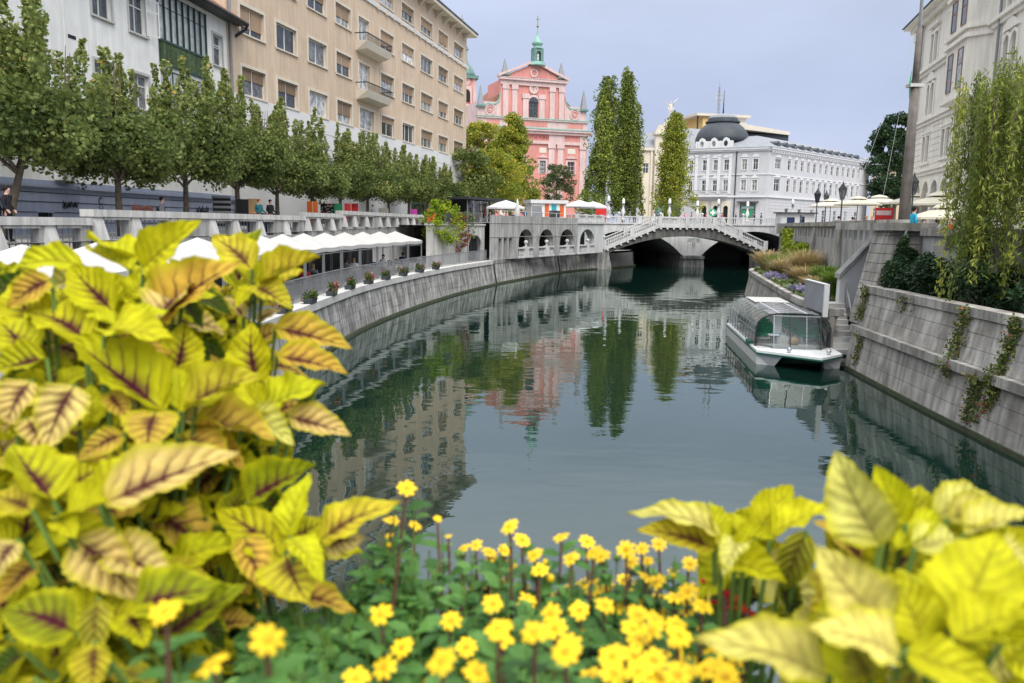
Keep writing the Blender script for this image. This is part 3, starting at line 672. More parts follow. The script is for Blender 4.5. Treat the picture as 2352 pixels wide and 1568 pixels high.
# abutments of the footbridge
for nm, x0, x1, lab in (('bridge_abutment', -1.2, .6, 'dark stone abutment under the left foot of the footbridge'), ('bridge_abutment', 20.7, 23.4, 'dark stone abutment under the right foot of the footbridge')):
    a = thing(nm, lab, 'abutment', (FP[0], FP[1], 0), FRZ); mb = MB(); mb.hexa([(x0, .1, -2), (x1 + (.9 if x0 < 0 else 0), .1, -2), (x1 + (.9 if x0 < 0 else 0), 3.4, -2), (x0, 3.4, -2)], [(x0, .1, 2.3), (x1, .1, 2.3), (x1, 3.4, 2.3), (x0, 3.4, 2.3)]); mb.build('masonry', 'quay_stone', a)
# main bridge
BP, BQ = (11.5, 109.), (33., 111.)
BL, BRZ = face_frame(BP, BQ)
mbr0 = thing('stone_bridge', 'pale stone main bridge with two arches and central pier behind the footbridge', 'bridge', (BP[0], BP[1], 0), BRZ)
mbr = mbr0
def arc_z(t):
    for c, r, zc in ((4.3, 7.4, 4.95), (21.9, 7.4, 4.95)):
        if abs(t - c) < r: return 1.55 + (zc - 1.55) * (1 - ((t - c) / r) ** 2) ** .85
    return 1.55
mb = MB(); n = 70; T = [-4 + 34 * i / n for i in range(n + 1)]
for a, b in zip(T, T[1:]):
    mb.hexa([(a, 0, arc_z(a)), (b, 0, arc_z(b)), (b, 27, arc_z(b)), (a, 27, arc_z(a))], [(a, 0, 5.75), (b, 0, 5.75), (b, 27, 5.75), (a, 27, 5.75)])  # body carried far back so little light leaks beneath the arches
mb.build('spandrel', 'bridge_white', mbr)
mb = MB(); mb.box(-9, 30, -.15, 9.2, 5.75, 5.95); mb.build('cornice', 'bridge_white', mbr)
mb = MB(); mb.hexa([(11.5, -1.2, -2), (14.7, -1.2, -2), (14.7, 27, -2), (11.5, 27, -2)], [(11.7, -1.0, 1.15), (14.5, -1.0, 1.15), (14.5, 27, 1.15), (11.7, 27, 1.15)]); mb.box(11.6, 14.6, -1.1, 27, 1.17, 1.55)
mb.build('pier', 'quay_stone', mbr)
mb = MB(); mb.prism([(12.3, 1.6), (13.9, 1.6), (13.6, 3.2), (12.6, 3.2)], -.1, -.01); mb.build('cartouche', 'bridge_white', mbr)
mb = MB(); mb.box(12.35, 14.25, -.06, -.005, 3.5, 4.05); mb.build('name_plaque', 'bridge_white', mbr)
mb = MB(); mb.box(12.85, 13.7, -.13, -.1, 2.75, 3.42); mb.build('emblem_plaque', 'bridge_white', mbr)
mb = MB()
mb.box(-9, 31, 26.5, 27.4, -2, 5.7); mb.box(-9.5, -4, .5, 27, -2, 5.7); mb.box(29.6, 33, .5, 27, -2, 5.7); mb.build('back_wall', 'bridge_dark', mbr)  # unseen dark walls added to keep light out from under the bridge
def text_obj(txt, size, mat, parent, loc, rot=(R(90), 0, 0), depth=.012, name='lettering', align='CENTER', xs=1.0):
    cu = bpy.data.curves.new(name, 'FONT'); cu.body = txt; cu.size = size; cu.extrude = depth; cu.align_x = align; cu.align_y = 'CENTER'
    o = bpy.data.objects.new(name, cu); col.objects.link(o)
    dg = bpy.context.evaluated_depsgraph_get(); me = bpy.data.meshes.new_from_object(o.evaluated_get(dg)); bpy.data.objects.remove(o)
    o = mobj(name, me, mat, parent, loc=loc); o.rotation_euler = rot; o.scale = (xs, 1, 1); return o
text_obj('CIVITAS', .46, 'letter_green', mbr, (13.3, -.08, 3.77))
text_obj('O', .62, 'letter_green', mbr, (13.28, -.14, 3.09))
# balustrade of the main bridge, near side
for i in range(13):
    a, b = -8.8 + i * 2.9, -8.8 + (i + 1) * 2.9
    mb = MB(); mb.box(a + .25, b - .25, 0, .25, 6.68, 6.82); mb.build('handrail', 'bridge_white', mbr)
    mb = MB(); mb.box(a - .26, a + .26, -.05, .3, 5.95, 6.88); mb.build('post', 'bridge_white', mbr)
    balusters(mbr, [(a + .4 + k * .25, .12, 5.95, .73) for k in range(9)], .73)
    if i % 2 == 0:
        mb = MB(); mb.smooth = True; mb.lathe([(.14, 0), (.07, .1), (.18, .24), (.2, .34), (.13, .46), (.02, .52)], 9, (a, .12, 6.88)); mb.build('ball_finial', 'bridge_white', mbr)
# arcade side balustrade up to the bridge (on the last arch bay)
ab = thing('corner_balustrade', 'white stone balustrade above the arch nearest the bridge', 'balustrade', (AP[0], AP[1], 0), ARZ)
mb = MB(); mb.box(21.0, 29.5, .1, .35, 6.62, 6.76); mb.build('rail', 'bridge_white', ab)
balusters(ab, [(21.5 + k * .27, .22, 5.9, .72) for k in range(29)], .72)
for x in (21.2, 23.9, 26.6, 29.3):
    mb = MB(); mb.box(x - .28, x + .28, .05, .4, 5.9, 6.82); mb.build('post', 'bridge_white', ab)
# candelabra lamp posts of the bridge
def bridge_lamp(px, Y, z0, lab):
    p = at(px, 500, Y); t = thing('bridge_lamp', lab, 'lamp', (p.x, p.y, z0), 0, 'stone candelabra lamps on the bridge')
    mb = MB(); mb.smooth = True; mb.lathe([(.28, 0), (.28, .2), (.14, .3), (.12, .7), (.3, 1.05), (.24, 1.25), (.12, 1.7), (.1, 1.95), (.26, 2.05)], 9); mb.build('post', 'bridge_white', t)
    mb = MB(); mb.lathe([(.13, 2.05), (.15, 2.12), (.15, 2.2)], 8); mb.build('collar', 'metal_dark', t)
    mb = MB(); mb.smooth = True; mb.lathe([(.15, 2.2), (.2, 2.35), (.19, 2.75), (.1, 2.92), (.02, 2.96)], 9); mb.build('globe', 'lamp_glass', t)
for px, Y, lab in ((1397, 104, 'stone lamp post beside the red banner at the left bridge end'), (1431, 113, 'stone lamp post in front of the tall poplar'), (1537, 111, 'stone lamp post in front of the golden poplar with small sign'),
                   (1601, 119, 'stone lamp post right of the golden poplar'), (1649, 111, 'stone lamp post beside the green pharmacy cross'), (1716, 119, 'stone lamp post in front of the green shop window'), (1819, 108, 'stone lamp post at the right bridge end')):
    bridge_lamp(px, Y, 6.35, lab)

# ================================================================ RIGHT BANK
RQ = Path([(12.0, -12), (12.0, 6), (12.3, 17), (12.55, 22), (12.9, 27), (13.25, 31.2)], side=-1)
rw = MB(); strip(rw, RQ, 0, RQ.len, -.06, -2.4, -.06 - .14 * 1.5, 1.5); strip(rw, RQ, 0, RQ.len, -.5, 1.5, -.9, 1.5)
strip(rw, RQ, 0, RQ.len, -.36, 1.8, -.66, 3.0); strip(rw, RQ, 0, RQ.len, -.66, 3.0, -1.1, 3.0)
rwo = structure(rw.build('quay_wall_right', 'mortar'))
mb = MB(); strip(mb, RQ, 0, RQ.len, .1, -.4, .02, .12); strip(mb, RQ, 0, RQ.len, .02, .12, -.1, .17); mb.build('algae_line', 'algae', rwo)
a0, a1 = RQ.s_at_y(9), RQ.len
blocks(rwo, RQ, a0, a1, .1, 3, .47, 2.9, .14, 'wall_stone', gap=.014, jit=.008)
blocks(rwo, RQ, a0, a1, 1.51, 1, .28, 3.4, 0, 'wall_stone', 'ledge_stone', off=-.06, thick=.5, jit=.004, gap=.012)
blocks(rwo, RQ, a0, a1, 1.79, 3, .42, 2.7, .22, 'wall_stone', gap=.014, jit=.008, off=.08)
blocks(rwo, RQ, a0, a1, 3.05, 1, .28, 2.9, 0, 'wall_stone', 'coping_stone', off=-.52, thick=.55, jit=.004, gap=.012)
# return face at the stair end
mb = MB(); mb.hexa([(13.2, 30.9, -1), (14.6, 30.9, -1), (14.6, 31.4, -1), (13.2, 31.4, -1)], [(13.5, 30.9, 1.75), (14.6, 30.9, 1.75), (14.6, 31.4, 1.75), (13.5, 31.4, 1.75)]); mb.build('end_face', 'wall_stone', rwo)
# planting bed behind the coping
mb = MB(); mb.quad((13.0, -10, 3.1), (17.2, -10, 3.1), (17.2, 31.5, 3.1), (13.9, 31.5, 3.1)); structure(mb.build('shrub_bed', 'earth'))
# parapet above the bed, near part
pn = thing('river_parapet', 'dark stone parapet behind the shrubs and the willow, right bank', 'parapet wall', (15.9, 31.2, 0), R(-90), 'parapets of the right bank')
L_ = 34.; ops = [(1.6 + i * 3.4 + j * .95, 2.25 + i * 3.4 + j * .95, 4.75, 5.2) for i in range(9) for j in range(2)]
mb = MB(); wall_holes(mb, 0, L_, 3.0, 5.27, ops, .5); mb.quad((0, .5, 3), (0, 0, 3), (0, 0, 5.27), (0, .5, 5.27)); wall_holes(mb, 0, L_, 3.0, 5.27, ops, 0., .5); mb.build('wall', 'concrete', pn)
mb = MB(); mb.box(-.05, L_, -.12, .62, 5.27, 5.56); mb.build('cap', 'wall_stone', pn)
for a, b, c, d in ops:
    mb = MB(); mb.box((a + b) / 2 - .03, (a + b) / 2 + .03, .2, .24, c, d); mb.build('bar', 'metal_dark', pn)
# buttress of coursed stone
bt = thing('stone_buttress', 'tall battered buttress of coursed grey stone beside the steps', 'buttress', (0, 0, 0))
z = 1.7; k = 0
while z < 5.4:
    h = min(random.choice((.3, .34, .38)), 5.46 - z); x = 14.0 + .21 * (z - 1.7); x1 = 16.4
    cuts = [x]
    while cuts[-1] < x1 - .5: cuts.append(cuts[-1] + random.uniform(.45, .95))
    cuts[-1] = x1
    for a, b in zip(cuts, cuts[1:]):
        j = random.uniform(-.015, .015); y0 = 31.45 + .05 * (z - 1.7) + j
        mb = MB(); g = .012
        mb.hexa([(a + g, y0, z + g), (b - g, y0, z + g), (b - g, y0 + .4, z + g), (a + g, y0 + .4, z + g)], [(a + g + (.06 if a == x else 0), y0 + .015, z + h - g), (b - g, y0 + .015, z + h - g), (b - g, y0 + .4, z + h - g), (a + g + (.06 if a == x else 0), y0 + .4, z + h - g)])
        mb.build('stone_block', 'wall_stone', bt)
    mb = MB(); mb.hexa([(x + .005, 31.9, z + .01), (x + .3, 31.9, z + .01), (x + .3, 33.0, z + .01), (x + .005, 33.0, z + .01)], [(x + .065, 31.9, z + h - .01), (x + .36, 31.9, z + h - .01), (x + .36, 33.0, z + h - .01), (x + .065, 33.0, z + h - .01)]); mb.build('stone_block', 'wall_stone', bt)
    z += h
mb = MB(); mb.hexa([(14.08, 31.52, 1.6), (16.4, 31.52, 1.6), (16.4, 32.95, 1.6), (14.08, 32.95, 1.6)], [(14.84, 31.72, 5.4), (16.4, 31.72, 5.4), (16.4, 32.95, 5.4), (14.84, 32.95, 5.4)]); mb.build('core', 'mortar', bt)
mb = MB(); mb.box(14.6, 16.5, 31.35, 36.5, 5.46, 5.76); mb.build('cap', 'wall_stone', bt)
# far retaining wall with columns, up to the bridge
WP, WQ = (16.2, 34.4), (24.0, 71.)
WL, WRZ = face_frame(WQ, WP)
fw_ = thing('river_parapet', 'grey retaining wall with square stone columns and openings above the flower terrace', 'parapet wall', (WQ[0], WQ[1], 0), WRZ, 'parapets of the right bank')
groups = [(8, 15.5), (17.5, 24.5), (26.8, 33.2)]; ops = []
for a, b in groups:
    t = a
    while t + .8 < b: ops.append((t, t + .78, 4.93, 5.62)); t += 1.32
mb = MB(); wall_holes(mb, 0, WL, 2.0, 5.64, ops, .5); wall_holes(mb, 0, WL, 2.0, 5.64, ops, 0., .5); mb.build('wall', 'concrete', fw_)
mb = MB(); mb.box(-.1, WL, -.15, .65, 5.64, 5.92); mb.build('cap', 'wall_stone', fw_)
for t in (6.6, 16.4, 25.6):
    mb = MB(); mb.hexa([(t - .75, -.5, 2.1), (t + .75, -.5, 2.1), (t + .75, .02, 2.1), (t - .75, .02, 2.1)], [(t - .5, -.05, 5.6), (t + .5, -.05, 5.6), (t + .5, .02, 5.6), (t - .5, .02, 5.6)]); mb.build('buttress', 'wall_stone', fw_)
for a, b, c, d in ops:
    mb = MB(); mb.box((a + b) / 2 - .03, (a + b) / 2 + .03, .2, .25, c, d); mb.box(a, b, .2, .24, c + .3, c + .35); mb.build('bar', 'metal_dark', fw_)
# portal at the bridge end
po = thing('stone_portal', 'dark stone portal with square pillars at the right end of the footbridge', 'portal', (24.0, 71., 0), R(20))
for x in (0, 2.4):
    mb = MB(); mb.box(x, x + .8, 0, .8, 2.0, 5.0); mb.build('pillar', 'wall_stone', po)
mb = MB(); mb.box(-.2, 3.5, -.1, 1.0, 5.0, 5.9); mb.build('lintel', 'wall_stone', po)
mb = MB(); mb.box(.8, 2.4, 1.4, 1.6, 2., 5.0); mb.build('inner_wall', 'bridge_dark', po)
# flower terrace with curved stone edge
TQ = Path([(12.95, 33.0), (13.2, 36.2), (13.75, 40), (15.9, 51.1), (17.3, 58), (18.4, 63.2), (19.2, 65.6), (20.6, 67.4), (22.6, 68.6), (25, 69.5), (30, 71), (34, 96), (33.5, 104)], side=-1)
tw = MB(); strip(tw, TQ, 0, TQ.len, -.05, -2.4, -.05 - .2 * 1.9, 1.9, .7); strip(tw, TQ, 0, TQ.len, -.4, 1.9, -1., 1.9, .7)
tqo = structure(tw.build('terrace_wall_right', 'mortar'))
mb = MB(); mb.hexa([(12.9, 32.9, -2), (13.35, 32.9, -2), (13.35, 33.2, -2), (12.9, 33.2, -2)], [(13.2, 32.9, 1.86), (13.4, 32.9, 1.86), (13.4, 33.2, 1.86), (13.2, 33.2, 1.86)]); mb.build('end_stone', 'wall_stone', tqo)
sE = TQ.s_at_y(68.6)
mb = MB(); strip(mb, TQ, 0, TQ.len, .1, -.4, .02, .12, .7); mb.build('algae_line', 'algae', tqo)
blocks(tqo, TQ, .1, sE, .1, 3, .59, 1.5, .2, 'wall_stone', gap=.016)
blocks(tqo, TQ, .05, sE, 1.87, 1, .32, 2.2, 0, 'wall_stone', 'coping_stone', off=-.24, thick=.6, jit=.003, gap=.014)
mb = MB(); mb.slab([(13.7, 37), (14.1, 40), (16.3, 51), (18.8, 63), (19.8, 65.7), (21, 67), (24, 69), (23.4, 66), (16.7, 36.8), (15.5, 36.8), (13.7, 36.8)], 1.8, 2.12); structure(mb.build('flower_terrace', 'earth'))
# boat steps, descending towards the water
st = thing('boat_steps', 'pale stone steps leading down to the moored tour boat', 'steps')
def stx(y): return 14.38 + (y - 36.5) * .27
for i in range(9):
    z = 2.14 - i * .2; y = 36.4 - i * .42; a_, b_ = stx(y - .42), stx(y + .05)
    mb = MB(); mb.hexa([(a_, y - .42, z - .2), (a_ + .84, y - .42, z - .2), (b_ + .84, y + .05, z - .2), (b_, y + .05, z - .2)], [(a_, y - .42, z), (a_ + .84, y - .42, z), (b_ + .84, y + .05, z), (b_, y + .05, z)]); mb.build('step', 'quay_coping', st)
mb = MB(); mb.hexa([(stx(32.6), 32.6, -1), (stx(32.6) + .84, 32.6, -1), (stx(36.4) + .84, 36.4, -1), (stx(36.4), 36.4, -1)], [(stx(32.6), 32.6, .1), (stx(32.6) + .84, 32.6, .1), (stx(36.4) + .84, 36.4, 1.9), (stx(36.4), 36.4, 1.9)]); mb.build('base', 'wall_stone', st)
mb = MB(); mb.box(13.6, 16.6, 36.46, 37.2, 1.5, 2.13); mb.build('landing', 'quay_coping', st)
mb = MB(); mb.tube([(15.22, 36.4, 3.0), (14.3, 33.0, 1.35)], .03, 6); mb.tube([(15.22, 36.4, 3.0), (15.22, 36.4, 2.1)], .025, 6); mb.tube([(14.3, 33.0, 1.35), (14.3, 33.0, .5)], .025, 6); mb.build('handrail', 'steel', st)
sp_ = thing('stair_screen', 'grey slab screen with white end beside the boat steps', 'screen wall')
mb = MB(); q4 = [(12.95, 33.1), (13.1, 33.1), (13.45, 36.3), (13.3, 36.3)]; mb.slab(q4, 2.0, 3.18); mb.build('slab', 'roof_grey', sp_)
mb = MB(); mb.box(12.93, 13.13, 32.98, 33.095, 1.85, 3.22); mb.slab([(12.93, 33.097), (13.13, 33.097), (13.48, 36.35), (13.28, 36.35)], 3.182, 3.22); mb.build('white_edge', 'trim_white', sp_)
wg = thing('stair_cheek', 'white triangular stair cheek with sloping stone coping beside the buttress', 'stair wall')
mb = MB(); mb.prism([(14.93, 1.9), (16.3, 1.9), (16.3, 4.85), (14.93, 3.35)], 36.4, 36.75); mb.build('wall', 'trim_white', wg)
mb = MB(); mb.hexa([(14.85, 36.3, 3.27), (16.4, 36.3, 4.96), (16.4, 36.85, 4.96), (14.85, 36.85, 3.27)], [(14.85, 36.3, 3.47), (16.4, 36.3, 5.16), (16.4, 36.85, 5.16), (14.85, 36.85, 3.47)]); mb.build('coping', 'concrete', wg)
tf = thing('terrace_fence', 'low dark bar fence at the end of the flower terrace', 'fence')
mb = MB(); mb.box(13.6, 14.9, 37.1, 37.14, 3.0, 3.04); mb.build('rail', 'metal_dark', tf)
for i in range(12):
    mb = MB(); mb.box(13.62 + i * .11, 13.64 + i * .11, 37.11, 37.13, 2.13, 3.0); mb.build('bar', 'metal_dark', tf)
# right street and bank fill
mb = MB(); mb.slab([(16.3, -40), (80, -40), (120, 112.2), (40, 112.2), (34, 100), (24.4, 71), (16.7, 35)], 4.5, 4.72); structure(mb.build('street_right', 'pavement'))
# drain pipe on the buttress
dp = MB(); dp.tube([(15.35, 31.4, 5.6), (15.2, 31.33, 5.0), (15.05, 31.3, 4.3)], .05, 6); dp.tube([(15.05, 31.3, 4.3), (15.0, 31.3, 3.3)], .075, 6)
tag(dp.build('drain_pipe', 'metal_grey'), 'grey drain pipe running down the stone buttress', 'pipe')

# ================================================================ TOUR BOAT
bdir = Vector((10.94 - 9.83, 40.13 - 31.63, 0)).normalized(); brz = math.atan2(bdir.y, bdir.x) - R(90)
bo = thing('tour_boat', 'white tour boat with clear rounded canopy and green rails moored by the steps', 'boat', (11.45, 31.2, 0), brz)
# local: +y towards the stern, x from -1.62 (river side) to 1.62
def sec(y, w_, zt, zb, inn): return y, w_, zt, zb, inn
mb = MB(); W_ = 1.62; YE = 9.6
# deck slab / gunwale
plan = [(-W_, .45), (-W_ + .0, YE), (W_, YE), (W_, .15), (.55, -1.1)]
mb.slab([(-W_, .45), (.55, -1.1), (W_, .15), (W_, YE), (-W_, YE)], .50, .60); mb.build('deck', 'boat_white', bo)
mb = MB(); P5 = [(-W_ - .03, .43), (.55, -1.16), (W_ + .03, .12), (W_ + .03, YE + .03), (-W_ - .03, YE + .03)]
mb.slab(P5, .455, .515); mb.build('rubbing_strake', 'boat_green', bo)
mb = MB()   # two hulls with sloping bows and a dark tunnel between
for sgn in (-1, 1):
    o_, i_ = sgn * W_, sgn * .72; yb = .5 if sgn < 0 else .2
    A = [(o_, yb, .455), (i_, yb - .65, .455), (i_, YE, .455), (o_, YE, .455)]; Bm = [(o_ * .97, yb + .1, -.15), (sgn * 1.0, yb - .1, -.15), (sgn * 1.0, YE, -.15), (o_ * .97, YE, -.15)]
    if sgn < 0: mb.add(A + Bm, [(3, 2, 1, 0), (4, 5, 6, 7), (0, 1, 5, 4), (1, 2, 6, 5), (2, 3, 7, 6), (3, 0, 4, 7)])
    else: mb.add(A + Bm, [(0, 1, 2, 3), (7, 6, 5, 4), (4, 5, 1, 0), (5, 6, 2, 1), (6, 7, 3, 2), (7, 4, 0, 3)])
mb.build('hull', 'boat_white', bo)
mb = MB(); mb.add([(-.75, .2, .45), (.56, -1.0, .45), (.8, -.2, .45), (.95, .9, -.1), (-.95, 1.1, -.1), (.8, YE, .45), (-.75, YE, .45)], [(0, 1, 2, 3, 4), (0, 4, 6), (2, 5, 3)]); mb.build('tunnel', 'tunnel_dark', bo)  # dark sheet across the gap, its colour standing for shade between the hulls
mb = MB(); mb.box(-W_ - .05, -W_ + .12, 2.2, 3.0, .56, .72); mb.build('fender_step', 'boat_green', bo)
for x, y in ((-.45, -.02), (1.0, -.25)):
    mb = MB(); mb.smooth = True; mb.lathe([(.05, 0), (.05, .05), (.09, .09), (.1, .15), (.06, .21), (.01, .23)], 10, (x, y, .6)); mb.build('bow_light', 'steel', bo)
# canopy: rounded section, ribs, glass
CW = 1.5; CZ = 2.0
def csec(f):   # outline half profile, f 0..1 from river side sill to land side sill
    if f < .22: t = f / .22; return (-CW, .6 + t * .62)
    if f > .78: t = (1 - f) / .22; return (CW, .6 + t * .62)
    a = math.pi * (f - .22) / .56; return (-CW * (abs(math.cos(a)) ** .62) * (1 if math.cos(a) > 0 else -1), 1.22 + (CZ - 1.22) * math.sin(a) ** .75)
NS = 20; ys = [.95, 1.6] + [1.6 + (YE - 2.0) * i / 9 for i in range(1, 10)]
mb = MB(); mb.smooth = True
for i in range(NS):
    f0, f1 = i / NS, (i + 1) / NS; (xa, za), (xb, zb) = csec(f0), csec(f1)
    mb.quad((xa, ys[1], za), (xb, ys[1], zb), (xb, ys[-1], zb), (xa, ys[-1], za))
mb.build('canopy_glass', 'canopy_plastic', bo)
for y in ys[1:]:
    mb = MB(); mb.tube([(csec(i / NS)[0], y, csec(i / NS)[1]) for i in range(NS + 1)], .022 if y > 1.7 else .035, 5); mb.build('canopy_rib', 'metal_grey' if y > 1.7 else 'metal_dark', bo)
for x in (-.55, .55):
    mb = MB(); mb.tube([(x, ys[1], 1.99), (x, ys[-1], 1.99)], .03, 5); mb.build('roof_rail', 'trim_white', bo)
mb = MB(); mb.box(-.8, .8, 6.4, YE - .5, 2.005, 2.03); mb.build('roof_panel', 'trim_grey', bo)
mb = MB(); mb.box(-1.0, 1.0, 1.62, 3.0, 1.965, 1.985); mb.build('roof_hatch', 'canopy_plastic', bo)
for sgn in (-1, 1):
    mb = MB(); mb.tube([(sgn * CW, ys[1], 1.2), (sgn * CW, ys[-1], 1.2)], .02, 5); mb.build('side_rail', 'metal_grey', bo)
# front windscreen panes
fx = [-1.5, -.85, -.2, .45, 1.0, 1.5]
for a, b in zip(fx, fx[1:]):
    ya, yb = [1.0 if abs(v) < 1.2 else 1.6 for v in (a, b)]
    za, zb = [1.9 if abs(v) < 1.2 else 1.3 for v in (a, b)]
    mb = MB(); mb.quad((a, ya, .6), (b, yb, .6), (b, yb + .35, zb), (a, ya + .35, za)); mb.build('windscreen_pane', 'boat_screen', bo)
for v in fx[1:-1]:
    mb = MB(); mb.tube([(v, .99, .6), (v, 1.34, 1.9)], .028 if v in (-.2, 1.0) else .014, 4); mb.build('windscreen_post', 'metal_dark' if v in (-.2, 1.0) else 'steel', bo)
mb = MB(); mb.tube([(-.9, 1.35, 1.91), (1.0, 1.35, 1.91)], .03, 5); mb.build('windscreen_top', 'metal_grey', bo)
# inside: floor, seats, cabin, posts
mb = MB(); mb.box(-1.45, 1.45, 1.1, YE - .6, .605, .63); mb.build('cabin_floor', 'trim_grey', bo)
for r_ in range(6):
    for x0, x1 in ((-1.4, -.4), (.4, 1.4)):
        y = 2.2 + r_ * .95
        s_ = MB(); s_.box(x0, x1, y, y + .42, .95, 1.03); o = s_.build('bench_seat', 'seat_green', bo)
        s_ = MB(); s_.box(x0, x1, y + .42, y + .47, 1.0, 1.42); s_.build('bench_back', 'seat_green', bo)
        s_ = MB(); s_.box(x0 + .1, x0 + .15, y + .1, y + .4, .63, .95); s_.box(x1 - .15, x1 - .1, y + .1, y + .4, .63, .95); s_.build('bench_leg', 'steel', bo)
mb = MB(); mb.box(-.75, .1, 6.9, 7.5, .63, 1.85); mb.build('wheelhouse', 'trim_white', bo)
mb = MB(); mb.box(-.62, -.28, 2.6, 2.9, .63, 1.93); mb.build('white_post', 'trim_white', bo)
mb = MB(); mb.box(-.64, -.26, 2.58, 2.92, .98, 1.04); mb.build('blue_band', 'cloth_blue', bo)
mb = MB(); mb.box(-.9, -.45, 2.0, 2.3, 1.0, 1.05); mb.build('dash_shelf', 'trim_white', bo)
mb = MB(); mb.smooth = True; mb.lathe([(.18, 0), (.22, .1), (.2, .26), (.08, .32)], 10, (.15, 2.1, .63)); mb.build('rope_coil', 'rust', bo)

# ================================================================ BUILDINGS
def bld(name, label, p, q, cat='building', z=0.):
    Ln, rz = face_frame(p, q); return thing(name, label, cat, (p[0], p[1], z), rz), Ln
# ---- white house, left
wh, WLn = bld('white_house', 'white plastered house with green glazed loggia and blue-grey graffitied base', (-22.19, 19.67), (-18.75, 53.5), 'house')
holes = [(20.1, 21.7, 15.15, 17.1), (23.2, 24.75, 15.1, 17.1), (20.0, 21.7, 11.3, 13.05), (23.2, 24.75, 11.3, 13.05), (32.35, 33.6, 15.2, 17.05), (32.35, 33.6, 11.2, 12.9),
         (26.0, 31.5, 15.35, 17.95), (26.0, 31.5, 10.4, 13.8), (13.5, 15.1, 15.15, 17.1), (13.5, 15.1, 11.3, 13.05)]
mb = MB(); wall_holes(mb, 0, 34.8, 7.15, 18.2, holes, .3); mb.quad((34.8, 0, 4.6), (34.8, 10, 4.6), (34.8, 10, 18.2), (34.8, 0, 18.2)); mb.quad((0, 10, 4.6), (0, 0, 4.6), (0, 0, 18.2), (0, 10, 18.2)); mb.build('wall', 'white_plaster', wh)
bh = [(16.9 - 1.6, 17.9 - 1.6, 4.75, 5.75), (22, 23, 4.7, 5.5), (28, 29, 4.7, 5.5)]
mb = MB(); wall_holes(mb, 0, 34.83, 4.4, 7.15, bh, .3, -.06); mb.quad((0, -.06, 7.15), (34.83, -.06, 7.15), (34.83, .02, 7.15), (0, .02, 7.15)); mb.build('base', 'blue_plaster', wh)
for z in (5.3, 5.75, 6.2, 6.6):
    segs = [(0, 15.25), (16.35, 34.8)] if z < 5.76 else [(0, 34.8)]
    for a, b in segs: mb = MB(); mb.box(a, b, -.075, -.061, z, z + .03); mb.build('groove', 'ink', wh)
mb = MB(); mb.box(0, 34.86, -.16, -.06, 6.84, 6.97); mb.build('ledge', 'blue_plaster', wh)
mb = MB(); mb.box(17.95, 18.05, -.03, 0, 7.2, 18.1); mb.build('pilaster_strip', 'white_plaster', wh)
for a, b, c, d in bh:
    mb = MB(); mb.box(a, b, .2, .24, c, d); mb.build('cellar_opening', 'dark_room', wh)
    for k in range(5): mb = MB(); x = a + (b - a) * (k + .5) / 5; mb.box(x - .02, x + .02, 0, .04, c, d); mb.build('cellar_bar', 'metal_dark', wh)
for (a, b, c, d) in holes[:6] + holes[8:]:
    add_window(wh, a, c, b - a, d - c, 'frame_white', 2 if b - a > 1.3 else 1, (.68,), .16, .08, ('trim_grey', .14), 'trim_grey')
# open casements
for x, z in ((24.78, 15.2),):
    o = MB(); bar_frame(o, .78, 1.85, .06, 0, .05, 1, (.68,)); oo = o.build('casement', 'frame_white', wh, loc=(x, -.05, z)); oo.rotation_euler = (0, 0, R(-25))
mb = MB(); bar_frame(mb, 1.1, .75, .05, 0, .05); oo = mb.build('casement', 'frame_white', wh, loc=(32.4, .12, 16.28)); oo.rotation_euler = (R(-18), 0, 0)
# loggia glazing
for z0, z1 in ((15.35, 17.95), (10.4, 13.8)):
    for i in range(8):
        a = 26.0 + 5.5 * i / 8; add_window(wh, a, z0, 5.5 / 8, z1 - z0, 'frame_green', 1, (.70,), .02, .035, name='loggia_window', glass='loggia_glass')
    mb = MB(); mb.box(26.0, 31.5, 1.4, 1.5, z0, z1); mb.build('loggia_back', 'curtain', wh)
for i in range(9):
    a = 26.0 + 5.5 * i / 8; mb = MB(); mb.box(a - .03, a + .03, -.05, .02, 15.35, 17.95); mb.build('loggia_post', 'frame_green', wh)
for i in range(4):
    a = 26.0 + 5.5 * i / 4; mb = MB(); mb.box(a + .03, a + 1.34, -.09, -.04, 14.16, 15.24); mb.build('loggia_panel', 'panel_green', wh)
mb = MB(); mb.box(25.95, 31.55, -.13, -.001, 15.24, 15.36); mb.box(25.95, 31.55, -.13, -.001, 14.03, 14.16); mb.box(25.95, 31.55, -.04, -.001, 14.16, 15.24); mb.build('loggia_rails', 'frame_green', wh)
# eaves, gutter, roof
mb = MB(); mb.box(-1, 35.6, -.9, 10, 18.2, 18.36); mb.build('eave', 'roof_dark', wh)
mb = MB(); mb.tube([(-1, -.95, 18.3), (35.5, -.95, 18.3), (35.9, -.6, 18.1), (35.3, -.15, 17.5)], .1, 7); mb.build('gutter', 'metal_dark', wh)
mb = MB(); mb.hexa([(-1, -.8, 18.36), (35.5, -.8, 18.36), (35.5, 9, 18.36), (-1, 9, 18.36)], [(0, 4.2, 21.6), (34.5, 4.2, 21.6), (34.5, 4.6, 21.6), (0, 4.6, 21.6)]); rf = mb.build('roof', 'roof_tile', wh)
for k in range(30):
    mb = MB(); x = 20 + k * .52; mb.hexa([(x, -.86, 18.34), (x + .3, -.86, 18.34), (x + .3, 2, 20.2), (x, 2, 20.2)], [(x, -.88, 18.44), (x + .3, -.88, 18.44), (x + .3, 2, 20.3), (x, 2, 20.3)]); mb.build('tile_course', 'roof_tile', rf)
mb = MB(); mb.box(18.2, 18.75, -.02, .02, 13.65, 13.8); mb.build('vent', 'ink', wh)
mb = MB(); mb.box(16.5, 17.6, -.45, -.06, 7.2, 8.0); mb.build('air_conditioner', 'panel_white', wh)
